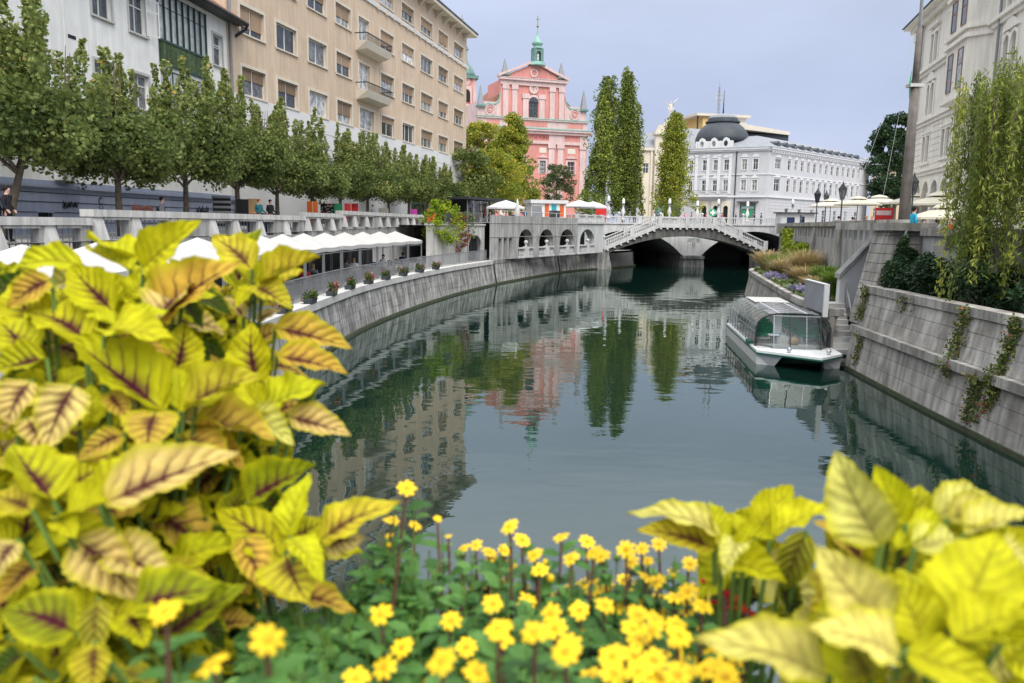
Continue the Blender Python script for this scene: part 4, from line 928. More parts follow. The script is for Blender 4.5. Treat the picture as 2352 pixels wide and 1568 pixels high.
# graffiti
for i, ch in enumerate('CHEZ'):
    text_obj(ch, .5, 'ink', wh, (19.75 + i * .03, -.085, 6.35 - i * .42), depth=.004, name='graffiti')
def scribble(parent, x0, x1, z, h, mat, seed, y=-.09):
    r_ = random.Random(seed); m_ = MB(); n_ = int((x1 - x0) / (h * .22)); pts = []
    for i in range(n_ + 1):
        pts.append((x0 + (x1 - x0) * i / n_ + r_.uniform(-.1, .1) * h, y, z + h * (.5 + (.5 if i % 2 else -.5) * r_.uniform(.5, 1.1))))
    m_.tube(pts, .022, 4); m_.tube([(p[0] + .06, y, p[2] * .3 + .7 * (z + h * .5)) for p in pts[::2]], .018, 4); return m_.build('graffiti', mat, parent)
scribble(wh, 22.3, 24.4, 5.82, .5, 'ink_red', 1); scribble(wh, 22.4, 24.3, 5.85, .42, 'ink_red', 2); scribble(wh, 24.7, 25.6, 5.85, .36, 'ink', 3); scribble(wh, 29.2, 30.7, 5.85, .5, 'ink', 4)
scribble(wh, 16.9, 18.0, 5.95, .32, 'ink', 5); scribble(wh, 21.2, 21.4, 6.95, .3, 'ink', 6)

# ---- beige apartment block
bp_, bq_ = (-18.7, 53.8), (-6.2, 107.9)
bg, BLn = bld('apartment_block', 'beige five-storey apartment block with brown blinds and two balconies', bp_, bq_)
XL = [1.6, 6.3, 11.2, 16.15, 20.8, 25.85, 31.5, 37.2, 43.2, 49.3]; XW = [3.05, 3.0, 3.15, 3.0, 3.2, 3.4, 3.55, 3.95, 3.7, 4.0]
ROWS = [(13.92, 15.75), (17.92, 19.7), (21.98, 23.65), (26.05, 27.6)]
holes = []
for r_, (za, zb) in enumerate(ROWS):
    for x, w_ in zip(XL, XW):
        if abs(x - 20.8) < .1 and r_ in (1, 2): holes.append((x, x + 2.4, za - .55, zb))
        else: holes.append((x, x + w_, za, zb))
mb = MB(); wall_holes(mb, 0, BLn - .7, 13.85, 29.4, holes, .3); mb.quad((BLn - .7, 0, 5), (BLn - .7, 14, 5), (BLn - .7, 14, 29.4), (BLn - .7, 0, 29.4)); mb.quad((0, 14, 5), (0, 0, 5), (0, 0, 29.4), (0, 14, 29.4)); mb.build('wall', 'beige_plaster', bg)
random.seed(11)
for a, b, c, d in holes:
    nx = 3 if b - a > 3.5 else 2
    add_window(bg, a, c, b - a, d - c, 'frame_white', nx, (), .17, .11, ('trim_cream', .2), 'trim_cream', blind=random.choice((0, 0, .35, .45, .5, .6, .75)) if d - c < 2.1 else 0, glass=random.choice(('window_glass', 'curtained_glass')))
mb = MB(); mb.box(0, BLn - .68, -.06, .3, 10.6, 13.84); mb.build('white_band', 'panel_white', bg)
for z in (11.4, 12.6): mb = MB(); mb.box(0, BLn - .68, -.075, -.061, z, z + .05); mb.build('band_joint', 'trim_grey', bg)
for k in range(11): mb = MB(); mb.box(k * 5.2 + 1, k * 5.2 + 1.05, -.075, -.061, 10.6, 13.84); mb.build('band_joint', 'trim_grey', bg)
mb = MB(); mb.box(0, BLn - .68, 0, .3, 4.6, 10.55); mb.build('ground_floor', 'panel_white', bg)
for k in range(9):
    add_window(bg, 2 + k * 6, 8.0, 4.2, 2.2, 'metal_grey', 3, (), -.08, .08, name='upper_shop_window')
    mb = MB(); x = 2 + k * 6
    for j in range(7): mb.box(x, x + 4.2, -.14, -.1, 8.05 + j * .3, 8.17 + j * .3)
    mb.build('louvre', 'metal_grey', bg)['kind'] = 'stuff'
for k, x in enumerate((34, 41, 47)): add_window(bg, x, 5.2, 4.0, 2.4, 'teal_paint', 3, (), -.06, .08, name='shop_window')
mb = MB(); mb.box(-.3, BLn - .2, -.14, -.001, 25.35, 25.75); mb.build('cornice_band', 'trim_white', bg)
for k in range(16):
    mb = MB(); x = 25 + k * 1.95; mb.box(x, x + .25, -.32, -.14, 25.2, 25.6); mb.build('corbel', 'trim_cream', bg)
mb = MB(); mb.box(-.5, BLn + .5, -1.15, 14.4, 29.4, 29.75); mb.build('eave', 'trim_cream', bg)
mb = MB(); mb.box(-.6, BLn + .6, -1.25, 14.5, 29.76, 29.9); mb.build('roof_edge', 'roof_dark', bg)
for k in range(20):
    mb = MB(); x = 1 + k * 2.75; mb.prism([(0, 0), (.22, 0), (.22, .9), (0, .9)], -.9, -.001) if 0 else mb.hexa([(x, -.1, 28.6), (x + .22, -.1, 28.6), (x + .22, -.001, 28.6), (x, -.001, 28.6)], [(x, -.95, 29.4), (x + .22, -.95, 29.4), (x + .22, -.001, 29.4), (x, -.001, 29.4)]); mb.build('bracket', 'trim_cream', bg)
for zb in (16.55, 20.75):
    mb = MB(); mb.hexa([(20.3, -1.0, zb), (25.5, -1.0, zb), (25.7, -.001, zb - .2), (20.1, -.001, zb - .2)], [(20.0, -1.2, zb + .62), (25.9, -1.2, zb + .62), (25.9, -.001, zb + .62), (20.0, -.001, zb + .62)]); o = mb.build('balcony', 'trim_cream', bg)
    mb = MB(); mb.box(20.0, 25.9, -1.2, -1.13, zb + 1.22, zb + 1.3); mb.box(20.0, 20.07, -1.13, 0, zb + 1.22, zb + 1.3); mb.box(25.83, 25.9, -1.13, 0, zb + 1.22, zb + 1.3); mb.build('balcony_rail', 'metal_dark', o)
    for k in range(24): mb = MB(); x = 20.03 + k * .254; mb.box(x - .02, x + .02, -1.19, -1.15, zb + .62, zb + 1.22); mb.build('balcony_bar', 'metal_dark', o)
mb = MB(); mb.tube([(.25, -.12, 29.3), (.25, -.12, 5)], .09, 6); mb.build('downpipe', 'metal_grey', bg)

# ---- palazzo, right
Lp = Vector((34.8 - 42, 54 - 84, 0)).normalized(); P0 = Vector((42, 84, 0)) - Lp * 6.5; P1 = P0 + Lp * 46
pa, PLn = bld('palazzo', 'large cream palazzo with paired windows, oriel and ground floor arcade', (P0.x, P0.y), (P1.x, P1.y))
holes = []; pairs = []
for xc in (7.7, 14.6, 29.5, 36.5):
    for z0, z1 in ((12.3, 14.85), (16.95, 20.0), (22.05, 24.9)):
        for s_ in (-.75, .75): holes.append((xc + s_ - .5, xc + s_ + .5, z0, z1))
archx = [2.6, 5.9, 9.1, 12.3, 15.6, 19.2, 23.2, 27.4, 31.5]
mb = MB(); wall_holes(mb, 0, PLn, 11.3, 27.2, holes, .35); mb.quad((0, 20, 4.6), (0, 0, 4.6), (0, 0, 27.2), (0, 20, 27.2)); mb.build('wall', 'palazzo', pa)
for a, b, c, d in holes:
    add_window(pa, a, c, b - a, d - c, 'orange_wood', 1, (.6,), .22, .1)
for xc in (7.7, 14.6, 29.5, 36.5):
    for z0, z1 in ((12.3, 14.85), (16.95, 20.0), (22.05, 24.9)):
        mb = MB(); mb.box(xc - .17, xc + .17, -.14, .05, z0, z1); mb.box(xc - 1.6, xc - 1.3, -.1, -.001, z0, z1); mb.box(xc + 1.3, xc + 1.6, -.1, -.001, z0, z1); mb.build('window_column', 'palazzo_trim', pa)
        if z0 > 16 and z0 < 18:
            for s_ in (-.75, .75):
                mb = MB(); n = 10
                for i in range(n):
                    a0_, a1_ = math.pi * i / n, math.pi * (i + 1) / n
                    mb.hexa([(xc + s_ - .5 * math.cos(a0_), -.1, z1 - .55 + .55 * math.sin(a0_)), (xc + s_ - .5 * math.cos(a1_), -.1, z1 - .55 + .55 * math.sin(a1_)), (xc + s_ - .5 * math.cos(a1_), .2, z1 - .55 + .55 * math.sin(a1_)), (xc + s_ - .5 * math.cos(a0_), .2, z1 - .55 + .55 * math.sin(a0_))],
                            [(xc + s_ - .68 * math.cos(a0_), -.1, z1 - .5 + .75 * math.sin(a0_)), (xc + s_ - .68 * math.cos(a1_), -.1, z1 - .5 + .75 * math.sin(a1_)), (xc + s_ - .68 * math.cos(a1_), .2, z1 - .5 + .75 * math.sin(a1_)), (xc + s_ - .68 * math.cos(a0_), .2, z1 - .5 + .75 * math.sin(a0_))])
                mb.build('arched_head', 'palazzo_trim', pa)
            mb = MB(); mb.prism([(xc - 1.7, z1 + .3), (xc + 1.7, z1 + .3), (xc + 1.0, z1 + .8), (xc + .25, z1 + 1.25), (xc - .25, z1 + 1.25), (xc - 1.0, z1 + .8)], -.18, -.001); mb.build('scroll_pediment', 'palazzo_trim', pa)
        else:
            mb = MB(); mb.box(xc - 1.65, xc + 1.65, -.12, -.001, z1 + .02, z1 + .25); mb.box(xc - 1.8, xc + 1.8, -.35, -.001, z1 + .62, z1 + .85) if z0 > 20 else mb.box(xc - 1.7, xc + 1.7, -.2, -.001, z1 + .25, z1 + .4); mb.build('window_hood', 'palazzo_trim', pa)
        mb = MB(); mb.box(xc - 1.7, xc + 1.7, -.2, -.001, z0 - .28, z0 - .02); mb.build('sill', 'palazzo_trim', pa)
for z, dpt in ((11.3, .35), (16.35, .4), (21.5, .45)):
    mb = MB(); mb.box(-.35, PLn, -dpt * .5, -.001, z - .35, z); mb.box(-.45, PLn, -dpt, -.001, z, z + .28); mb.build('string_course', 'palazzo_trim', pa)
for z in (12.0, 12.6, 13.2, 13.8, 14.4, 15.0, 15.6):
    last = 0
    for xc in (7.7, 14.6):
        mb = MB(); mb.box(last, xc - 1.62, -.05, -.001, z, z + .5); mb.build('rustication', 'palazzo', pa); last = xc + 1.62
    mb = MB(); mb.box(last, 17, -.05, -.001, z, z + .5); mb.build('rustication', 'palazzo', pa)
mb = MB(); mb.box(-.2, .9, -.18, -.001, 16.6, 26.4); mb.build('corner_pilaster', 'palazzo_trim', pa)
mb = MB(); mb.box(-.3, 1.0, -.3, -.001, 25.6, 26.5); mb.build('pilaster_capital', 'palazzo_trim', pa)
mb = MB(); mb.box(-1.2, PLn, -.5, 20, 26.6, 27.1); mb.box(-1.6, PLn, -1.1, 20, 27.1, 27.35); mb.build('cornice', 'palazzo_trim', pa)
mb = MB(); mb.hexa([(-1.9, -1.3, 27.36), (PLn, -1.3, 27.36), (PLn, 21, 27.36), (-1.9, 21, 27.36)], [(4, 5, 32.5), (PLn, 5, 32.5), (PLn, 12, 32.5), (4, 12, 32.5)]); mb.build('roof', 'roof_dark', pa)
mb = MB(); mb.tube([(3.0, -.2, 27), (3.0, -.2, 21.9), (3.0, -.55, 21.4), (3.0, -.2, 20.9), (3.0, -.2, 5)], .12, 6); mb.build('downpipe', 'metal_grey', pa)
mb = MB(); mb.tube([(27.2, -.2, 27), (27.2, -.2, 11)], .12, 6); mb.build('downpipe', 'metal_grey', pa)
# oriel
og = [(17.2, 0), (18.3, -1.5), (24.2, -1.5), (25.3, 0)]
mb = MB(); mb.slab(og, 16.6, 26.6); ori = mb.build('oriel', 'palazzo', pa)
for z in (16.3, 20.9, 21.6, 24.9): mb = MB(); mb.slab([(16.95, .0), (18.15, -1.75), (24.35, -1.75), (25.55, 0)], z, z + .3); mb.build('oriel_moulding', 'palazzo_trim', ori)
for z0, z1 in ((17.2, 20.4), (22.2, 24.7)):
    for x in (19.2, 22.0):
        w0 = add_window(pa, x, z0, 1.4, z1 - z0, 'orange_wood', 1, (.6,), -1.58, .07, name='oriel_window')
    o = add_window(pa, 17.45, z0, 1.2, z1 - z0, 'orange_wood', 1, (.6,), -.42, .07, name='oriel_window'); o.rotation_euler = (0, 0, R(-53.7)); o.location = (17.38, -.35, z0)
# arcade
xs_ = [0.2] + [(a + b) / 2 for a, b in zip(archx, archx[1:])] + [34]
for i, xc in enumerate(archx):
    mb = MB(); arch_wall(mb, xs_[i], xs_[i + 1], 4.6, 11.0, xc - 1.15, xc + 1.15, 9.15, 10.3, 0, .8); mb.build('arcade_bay', 'palazzo', pa)
    mb = MB(); n = 10
    for k in range(n):
        a0_, a1_ = math.pi * k / n, math.pi * (k + 1) / n
        mb.hexa([(xc - 1.15 * math.cos(a), -.12, 9.15 + 1.15 * math.sin(a)) for a in (a0_, a1_)] + [(xc - 1.15 * math.cos(a), .1, 9.15 + 1.15 * math.sin(a)) for a in (a1_, a0_)],
                [(xc - 1.5 * math.cos(a), -.12, 9.15 + 1.5 * math.sin(a)) for a in (a0_, a1_)] + [(xc - 1.5 * math.cos(a), .1, 9.15 + 1.5 * math.sin(a)) for a in (a1_, a0_)])
    mb.build('archivolt', 'palazzo_trim', pa)
    mb = MB(); mb.box(xs_[i + 1] - .55, xs_[i + 1] + .55, -.2, -.005, 8.7, 9.15); mb.build('impost', 'palazzo_trim', pa)
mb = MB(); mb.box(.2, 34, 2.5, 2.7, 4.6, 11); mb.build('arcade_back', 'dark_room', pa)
mb = MB(); mb.box(34, PLn, 0, .5, 4.6, 11.3); mb.box(0, .2, 0, .5, 4.6, 11.3); mb.box(.2, 34, .002, .6, 11.0, 11.3); mb.build('lower_wall', 'palazzo', pa)

# ---- domed corner building
dl, dc_, dr_ = (33.8, 163.65), (48.6, 155.5), (83.0, 190.2)
db, DL1 = bld('domed_building', 'pale grey corner building with dark dome, dormers and long window rows', dl, dc_)
ROW2 = [(12.5, 14.65), (16.55, 18.6)]
fx_ = [(18 - 6.2, .98), (18 - 4.08, .95), (18 - 13.9, .95), (18 - 11.75, .95), (18 - 9.65, .97), (18 - 16.6, .8)]
holes = [(x, x + w_, a, b) for x, w_ in fx_ for a, b in ROW2] + [(11.8, 14.85, 7.4, 10.3), (4.3, 5.3, 6.3, 10.0), (6.6, 7.6, 6.3, 10.0), (8.6, 9.5, 6.3, 10.0)]
mb = MB(); wall_holes(mb, 0, DL1, 5.6, 20.7, holes, .3); mb.quad((0, 14, 5.6), (0, 0, 5.6), (0, 0, 20.7), (0, 14, 20.7)); mb.build('front_wall', 'pale_grey_plaster', db)
for x, w_ in fx_:
    for i, (a, b) in enumerate(ROW2):
        add_window(db, x, a, w_, b - a, 'frame_white', 2, (.62,), .16, .09, ('trim_white', .18), 'trim_white')
        mb = MB(); mb.prism([(x - .3, b + .35), (x + w_ + .3, b + .35), (x + w_ / 2 + .3, b + .95), (x + w_ / 2 - .3, b + .95)] if i else [(x - .3, b + .3), (x + w_ + .3, b + .3), (x + w_ * .8, b + .8), (x + w_ / 2, b + 1.05), (x + w_ * .2, b + .8)], -.14, -.001); mb.build('window_hood', 'trim_white', db)
add_window(db, 11.8, 7.4, 3.05, 2.9, 'metal_dark', 1, (), .12, .1, name='shop_window')
mb = MB(); mb.box(11.3, 15.4, -.9, -.01, 10.35, 10.5); mb.build('shop_canopy', 'roof_dark', db)
mb = MB()
for s_ in (-1, 1): mb.prism([(13.32 + s_ * 1.15, 8.9), (13.32 + s_ * .35, 8.9), (13.32 + s_ * .35, 7.5), (13.32 + s_ * .8, 7.5)], .02, .06)
mb.build('green_display', 'green_paint', db)
mb = MB(); mb.box(12.2, 14.5, .0, .05, 9.1, 9.6); mb.build('shop_sign', 'copper', db)
for a in (4.3, 6.6, 8.6): mb = MB(); mb.box(a - .1, a + 1.1, .25, .3, 6.0, 10.05); mb.build('door', 'dark_room', db); 
for a in (4.3, 6.6, 8.6): mb = MB(); arch_wall(mb, a - .35, a + 1.35, 6.0, 10.6, a, a + 1.0, 9.1, 9.7, -.12, -.005); mb.build('door_surround', 'cream_house', db)
mb = MB(); mb.box(2.3, 9.4, -1.3, -.01, 11.4, 11.75); bl_ = mb.build('balcony', 'trim_white', db)
mb = MB()
for k in range(36): mb.box(2.35 + k * .197, 2.39 + k * .197, -1.28, -1.24, 11.75, 12.6)
mb.box(2.3, 9.4, -1.3, -1.22, 12.6, 12.66); o = mb.build('balcony_railing', 'metal_grey', bl_); o['kind'] = 'stuff'
for x in (2.9, 5.2, 7.4, 9.6):
    mb = MB(); mb.box(x - .28, x + .28, -.16, -.001, 12.0, 19.2); mb.box(x - .36, x + .36, -.24, -.001, 19.2, 19.6); mb.build('pilaster', 'trim_white', db)
side = face_frame(dc_, dr_); sp = bpy.data.objects.new('side_wing', None); col.objects.link(sp); sp.parent = db; sp.location = (DL1, 0, 0); sp.rotation_euler = (0, 0, side[1] - face_frame(dl, dc_)[1])
SL = side[0]; sw = [(2.3, 2.6)] + [(7.6 + 2.86 * k, 1.35) for k in range(13)]
R2 = [(12.55, 14.9), (16.85, 18.7)]
holes = [(x, x + w_, a, b) for x, w_ in sw for a, b in R2 if x + w_ < SL - 1] + [(7.6 + 2.86 * k, 9.2 + 2.86 * k, 6.5, 9.4) for k in range(0, 13, 2)]
mb = MB(); wall_holes(mb, 0, SL, 5.6, 20.7, holes, .3); mb.quad((SL, 0, 5.6), (SL, 14, 5.6), (SL, 14, 20.7), (SL, 0, 20.7)); mb.build('side_wall', 'pale_grey_plaster', sp)
for a, b, c, d in holes:
    o = add_window(sp, a, c, b - a, d - c, 'frame_white', 2 if b - a > 2 else 1, (.62,), .16, .09)
    if c > 12:
        mb = MB(); mb.prism([(a - .25, d + .3), (b + .25, d + .3), ((a + b) / 2 + .3, d + .85), ((a + b) / 2 - .3, d + .85)], -.14, -.001); mb.box(a - .22, a - .02, -.08, -.001, c, d + .3); mb.box(b + .02, b + .22, -.08, -.001, c, d + .3); o2 = mb.build('hood', 'trim_white', sp)
for z, h_, d_ in ((11.3, .35, .3), (15.6, .2, .15), (20.1, .3, .35), (20.4, .3, .6)):
    mb = MB(); mb.box(-.3, DL1 + d_ * .5, -d_, -.002, z, z + h_); mb.build('string_course', 'trim_white', db)
    mb = MB(); mb.box(-d_ * .3, SL + .4, -d_ - .01, -.002, z + .004, z + h_ + .004); mb.build('string_course', 'trim_white', sp)
for z in (6.4, 7.0, 7.6, 8.2, 8.8, 9.4, 10.0, 10.6):
    mb = MB(); mb.box(0.3, SL, -.045, -.002, z + .42, z + .47); mb.build('rustication_joint', 'trim_grey', sp)
for k in range(44):
    mb = MB(); mb.box(.6 + k * 1.08, .9 + k * 1.08, -.5, -.1, 19.75, 20.08); mb.build('modillion', 'trim_white', sp)
mb = MB(); mb.tube([(10.75, -.15, 20.5), (10.75, -.15, 5.8)], .12, 6); mb.build('downpipe', 'metal_dark', db)
# roofs
mb = MB(); mb.hexa([(-.7, -.7, 20.72), (SL + .6, -.7, 20.72), (SL + .6, 14, 20.72), (-.7, 14, 20.72)], [(5, 5.5, 23.6), (SL - 4, 5.5, 23.6), (SL - 4, 8, 23.6), (5, 8, 23.6)]); mb.build('side_roof', 'roof_grey', sp)
mb = MB(); mb.hexa([(-.7, -.69, 20.74), (DL1 + .4, -.69, 20.74), (DL1 + .4, 12, 20.74), (-.7, 12, 20.74)], [(3, 5, 23.3), (DL1 - 3, 5, 23.3), (DL1 - 3, 8, 23.3), (3, 8, 23.3)]); mb.build('front_roof', 'roof_grey', db)
for k in range(12):
    x = 3.5 + k * 3.5; mb = MB(); mb.prism([(x, 21.2), (x + 1.5, 21.2), (x + 1.5, 21.75), (x + .75, 22.2), (x, 21.75)], .35, 2.6); o = mb.build('dormer', 'roof_dark', sp)
    mb = MB(); mb.box(x + .3, x + 1.2, .3, .34, 21.3, 21.75); mb.build('dormer_window', 'window_glass', o)
mb = MB(); mb.box(2.6, 9.9, -.3, .4, 20.72, 22.2); at_ = mb.build('attic', 'trim_white', db)
for x in (3.9, 6.25, 8.6):
    mb = MB(); mb.prism([(x - .75, 20.8), (x + .75, 20.8), (x + .75, 21.9), (x + .45, 22.6), (x, 22.85), (x - .45, 22.6), (x - .75, 21.9)], -.45, .3); mb.build('oculus_dormer', 'trim_white', at_)
    mb = MB(); n = 12; mb.prism([(x + .38 * math.cos(2 * math.pi * k / n), 21.7 + .55 * math.sin(2 * math.pi * k / n)) for k in range(n)], -.48, -.44); mb.build('oculus', 'window_glass', at_)
dm = MB(); dm.smooth = True; dm.lathe([(5.3, 22.4), (5.25, 23.2), (4.9, 24.2), (4.2, 25.2), (3.3, 25.95), (3.0, 26.2)], 28, (6.3, 5.3, 0)); dmo = dm.build('dome', 'roof_dark', db)
mb = MB(); mb.lathe([(3.4, 26.2), (3.4, 26.5), (3.0, 26.6), (2.9, 27.1)], 24, (6.3, 5.3, 0)); mb.build('dome_crown', 'roof_dark', dmo)
mb = MB(); mb.lathe([(2.9, 27.1), (2.7, 27.5), (1.2, 27.9), (.3, 28.1)], 24, (6.3, 5.3, 0)); mb.build('dome_cap', 'roof_grey', dmo)
mb = MB(); mb.tube([(6.3, 5.3, 28), (6.3, 5.3, 29.2), (6.3, 5.3, 32.6)], [.22, .12, .05], 6); mb.build('flagpole', 'metal_dark', dmo)

msp = Matrix.Translation(sp.location) @ Matrix.Rotation(sp.rotation_euler.z, 4, 'Z')
for c in list(sp.children):
    c.parent = db; c.matrix_local = msp @ (Matrix.Translation(c.location) @ c.rotation_euler.to_matrix().to_4x4())
bpy.data.objects.remove(sp)
# ---- cream house with statue
ch_, CLn = bld('cream_house', 'cream art nouveau house with rooftop statue between the poplars', (26.3, 171), (40.6, 173))
mb = MB(); wall_holes(mb, 0, CLn, 5.6, 21.2, [(.8, 2.0, 16.5, 18.6), (11.5, 12.8, 16.5, 18.6)], .3); mb.build('wall', 'cream_house', ch_)
for x in (.8, 11.5): add_window(ch_, x, 16.5, 1.2, 2.1, 'frame_white', 2, (.6,), .15, .09)
mb = MB(); wall_holes(mb, 3.0, 9.2, 5.6, 24.4, [(4.4, 7.8, 17.0, 19.3)], .3, -1.0); mb.quad((3.0, 0, 5.6), (3, -1, 5.6), (3, -1, 24.4), (3, 0, 24.4)); mb.quad((9.2, -1, 5.6), (9.2, 0, 5.6), (9.2, 0, 24.4), (9.2, -1, 24.4)); mb.build('pavilion', 'cream_house', ch_)
add_window(ch_, 4.4, 17, 3.4, 2.3, 'frame_white', 3, (.5,), -.8, .1)
mb = MB(); mb.box(4.4, 7.8, -1.06, -1.0, 10.5, 16.9); mb.build('grey_panel', 'roof_grey', ch_)
mb = MB(); mb.box(2.7, 9.5, -1.5, 1, 24.4, 25.0); mb.box(-.4, 3, -.5, 1, 21.2, 21.8); mb.box(9.2, CLn + .4, -.5, 1, 21.2, 21.8); mb.build('cornice', 'trim_cream', ch_)
for x in (.2, 2.3, 9.9, 12.9): mb = MB(); mb.box(x, x + .4, -.35, -.001, 6, 21.2); mb.build('pilaster', 'trim_cream', ch_)
mb = MB(); mb.prism([(3.2, 25.0), (9.0, 25.0), (8.4, 26.4), (7.4, 26.4), (6.7, 27.6), (5.5, 27.6), (4.8, 26.4), (3.8, 26.4)], -1.1, .2); mb.build('roof_pedestal', 'cream_house', ch_)
mb = MB(); mb.hexa([(-.4, -.4, 21.85), (CLn + .4, -.4, 21.85), (CLn + .4, 10, 21.85), (-.4, 10, 21.85)], [(2, 4, 25.2), (CLn - 2, 4, 25.2), (CLn - 2, 6, 25.2), (2, 6, 25.2)]); mb.build('roof', 'roof_grey', ch_)
mb = MB(); mb.prism([(3.4, 9.6), (3.4, 8), (8.8, 8), (8.8, 9.6), (7.6, 10.3), (4.6, 10.3)], -3.0, -1.01); mb.build('glass_canopy', 'copper_dark', ch_)
mb = MB(); mb.box(4.6, 7.6, -1.05, -1.0, 5.6, 8); mb.build('entrance', 'dark_room', ch_)
# ---- blocks behind
yb, YL = bld('yellow_block', 'yellow rooftop block with flat roof behind the dome', (45.8, 200), (58, 203))
mb = MB(); mb.box(0, 4.6, 0, 10, 5.6, 32.2); mb.build('wall', 'yellow_block', yb)
mb = MB(); mb.box(-2.0, 12.5, -.8, 11, 32.2, 32.8); mb.build('roof_slab', 'trim_cream', yb)
mb = MB(); mb.box(4.61, 12, .5, 10, 5.6, 32.2); mb.build('grey_wall', 'panel_white', yb)
mb = MB(); mb.box(-1.6, -1.3, -.3, 0, 28.5, 32.2); mb.build('post', 'metal_dark', yb)
mb = MB(); mb.hexa([(8, -2, 29.4), (24, 0, 28.6), (24, 10, 28.6), (8, 10, 29.4)], [(8, -2, 30.8), (24, 0, 29.4), (24, 10, 29.4), (8, 10, 30.8)]); mb.build('long_roof', 'trim_cream', yb)
mb = MB(); mb.box(9, 24, .5, 10, 5.6, 28.6); mb.build('rear_wall', 'roof_dark', yb)
an = thing('antenna_mast', 'steel lattice antenna mast on the yellow rooftop block', 'antenna', at(1649, 275, 201) + Vector((0, 0, -.4)))
for dx, dy in ((-.3, -.3), (.3, -.3), (0, .35)): mb = MB(); mb.tube([(dx, dy, 0), (dx * .4, dy * .4, 8.2)], .09, 4); mb.build('leg', 'metal_grey', an)
for z in range(1, 8): mb = MB(); mb.box(-.28, .28, -.05, .05, z, z + .1); mb.build('cross_brace', 'metal_grey', an)
for dx in (-.85, -.2, .8): mb = MB(); mb.box(dx, dx + .2, -.1, .1, 4.6, 6.6); mb.build('panel_antenna', 'trim_grey', an)
mb = MB(); mb.box(-1, 1.05, -.04, .04, 5.0, 5.1); mb.box(-1, 1.05, -.04, .04, 6.2, 6.3); mb.build('crossbar', 'metal_grey', an)
mb = MB(); mb.tube([(0, 0, 8), (0, 0, 9.8)], .04, 4); mb.build('whip', 'metal_grey', an)
gr, GL = bld('grey_roofed_house', 'grey roofed house behind the golden poplar left of the dome', (36, 186), (54, 188), 'house')
mb = MB(); mb.box(0, GL, 0, 9, 5.6, 24.5); mb.build('wall', 'roof_dark', gr); mb = MB(); mb.hexa([(-.5, -.5, 24.5), (GL, -.5, 24.5), (GL, 9, 24.5), (-.5, 9, 24.5)], [(1, 4, 28.3), (GL, 4, 27.6), (GL, 5, 27.6), (1, 5, 28.3)]); mb.build('roof', 'roof_grey', gr)
th_, TL = bld('tan_house', 'tan house beside the far end of the domed building', (82, 186), (95, 193), 'house')
mb = MB(); hs = [(1.2 + 3 * k, 2.6 + 3 * k, z, z + 2.1) for k in range(4) for z in (8.2, 12.2, 15.8)]; wall_holes(mb, 0, TL, 5.6, 19.3, hs, .3); mb.build('wall', 'tan_house', th_)
for a, b, c, d in hs: add_window(th_, a, c, b - a, d - c, 'frame_white', 2, (.6,), .15, .1)
mb = MB(); mb.box(-.4, TL, -.6, 9, 19.3, 19.8); mb.build('eave', 'trim_grey', th_); mb = MB(); mb.hexa([(-.5, -.6, 19.8), (TL, -.6, 19.8), (TL, 9, 19.8), (-.5, 9, 19.8)], [(1, 4, 22), (TL, 4, 22), (TL, 5, 22), (1, 5, 22)]); mb.build('roof', 'roof_grey', th_)

# ---- church
cp, cq = (-8.3, 185), (19.1, 194.5)
cu_, CUL = bld('pink_church', 'pink baroque church facade with pale pilasters, green roof lantern and obelisks', cp, cq, 'church')
def cbox(name, mat, x0, x1, d, z0, z1, par_=None, back=0.): m_ = MB(); m_.box(x0, x1, -d, back, z0, z1); return m_.build(name, mat, par_ or cu_)
mb = MB(); wall_holes(mb, 0, 26.9, 5.6, 27.0, [(15.05, 16.55, 17.4, 20.3), (9.9, 11.4, 17.4, 20.3), (22.1, 23.9, 17.4, 20.4), (2.6, 4.4, 17.4, 20.4), (12, 14.4, 6, 12)], .4); mb.quad((26.9, 0, 5.6), (26.9, 30, 5.6), (26.9, 30, 27), (26.9, 0, 27)); mb.build('lower_wall', 'church_pink', cu_)
for x, w_ in ((15.05, 1.5), (9.9, 1.5), (22.1, 1.8), (2.6, 1.8)):
    add_window(cu_, x, 17.4, w_, 2.9, 'church_pale' if w_ > 1.6 else 'metal_dark', 2, (.33, .66), .25, .1, ('church_pale', .4), 'church_pale', glass='window_glass' if w_ < 1.6 else 'window_glass')
    mb = MB(); mb.prism([(x - .6, 21.0), (x + w_ + .6, 21.0), (x + w_ / 2, 21.7)], -.3, -.001); mb.build('pediment', 'church_pale', cu_)
    cbox('plaque', 'trim_cream', x - .1, x + w_ + .1, .06, 22.1, 23.3)
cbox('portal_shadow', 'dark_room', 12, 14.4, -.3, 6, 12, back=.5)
for x in (-.1, 5.2, 7.6, 17.16, 19.4, 25.1):
    cbox('pilaster', 'church_pale', x, x + 1.45, .3, 5.6, 23.9); cbox('capital', 'church_pale', x - .2, x + 1.65, .5, 23.2, 24.1)
cbox('architrave', 'church_pale', -.3, 27.1, .4, 24.1, 24.8); cbox('frieze', 'church_pink', 0, 26.9, .15, 24.8, 26.3)
for x, w_ in ((-.1, 1.5), (5.0, 4.2), (17.1, 3.9), (25, 1.9)): cbox('frieze_block', 'church_pale', x, x + w_, .35, 24.81, 26.29)
text_obj('AVE GRATIA PLENA', .95, 'letter_red', cu_, (13.2, -.18, 25.5), depth=.02, name='inscription')
cbox('cornice', 'church_pale', -.6, 27.6, .8, 26.3, 26.9); cbox('cornice_top', 'church_pale', -.9, 27.9, 1.2, 26.9, 27.3, back=.5); cbox('cornice_copper', 'copper', -1, 28, 1.3, 27.3, 27.55, back=.5)
cbox('attic', 'church_pale', -.1, 26.9, .1, 27.55, 29.3, back=1.)
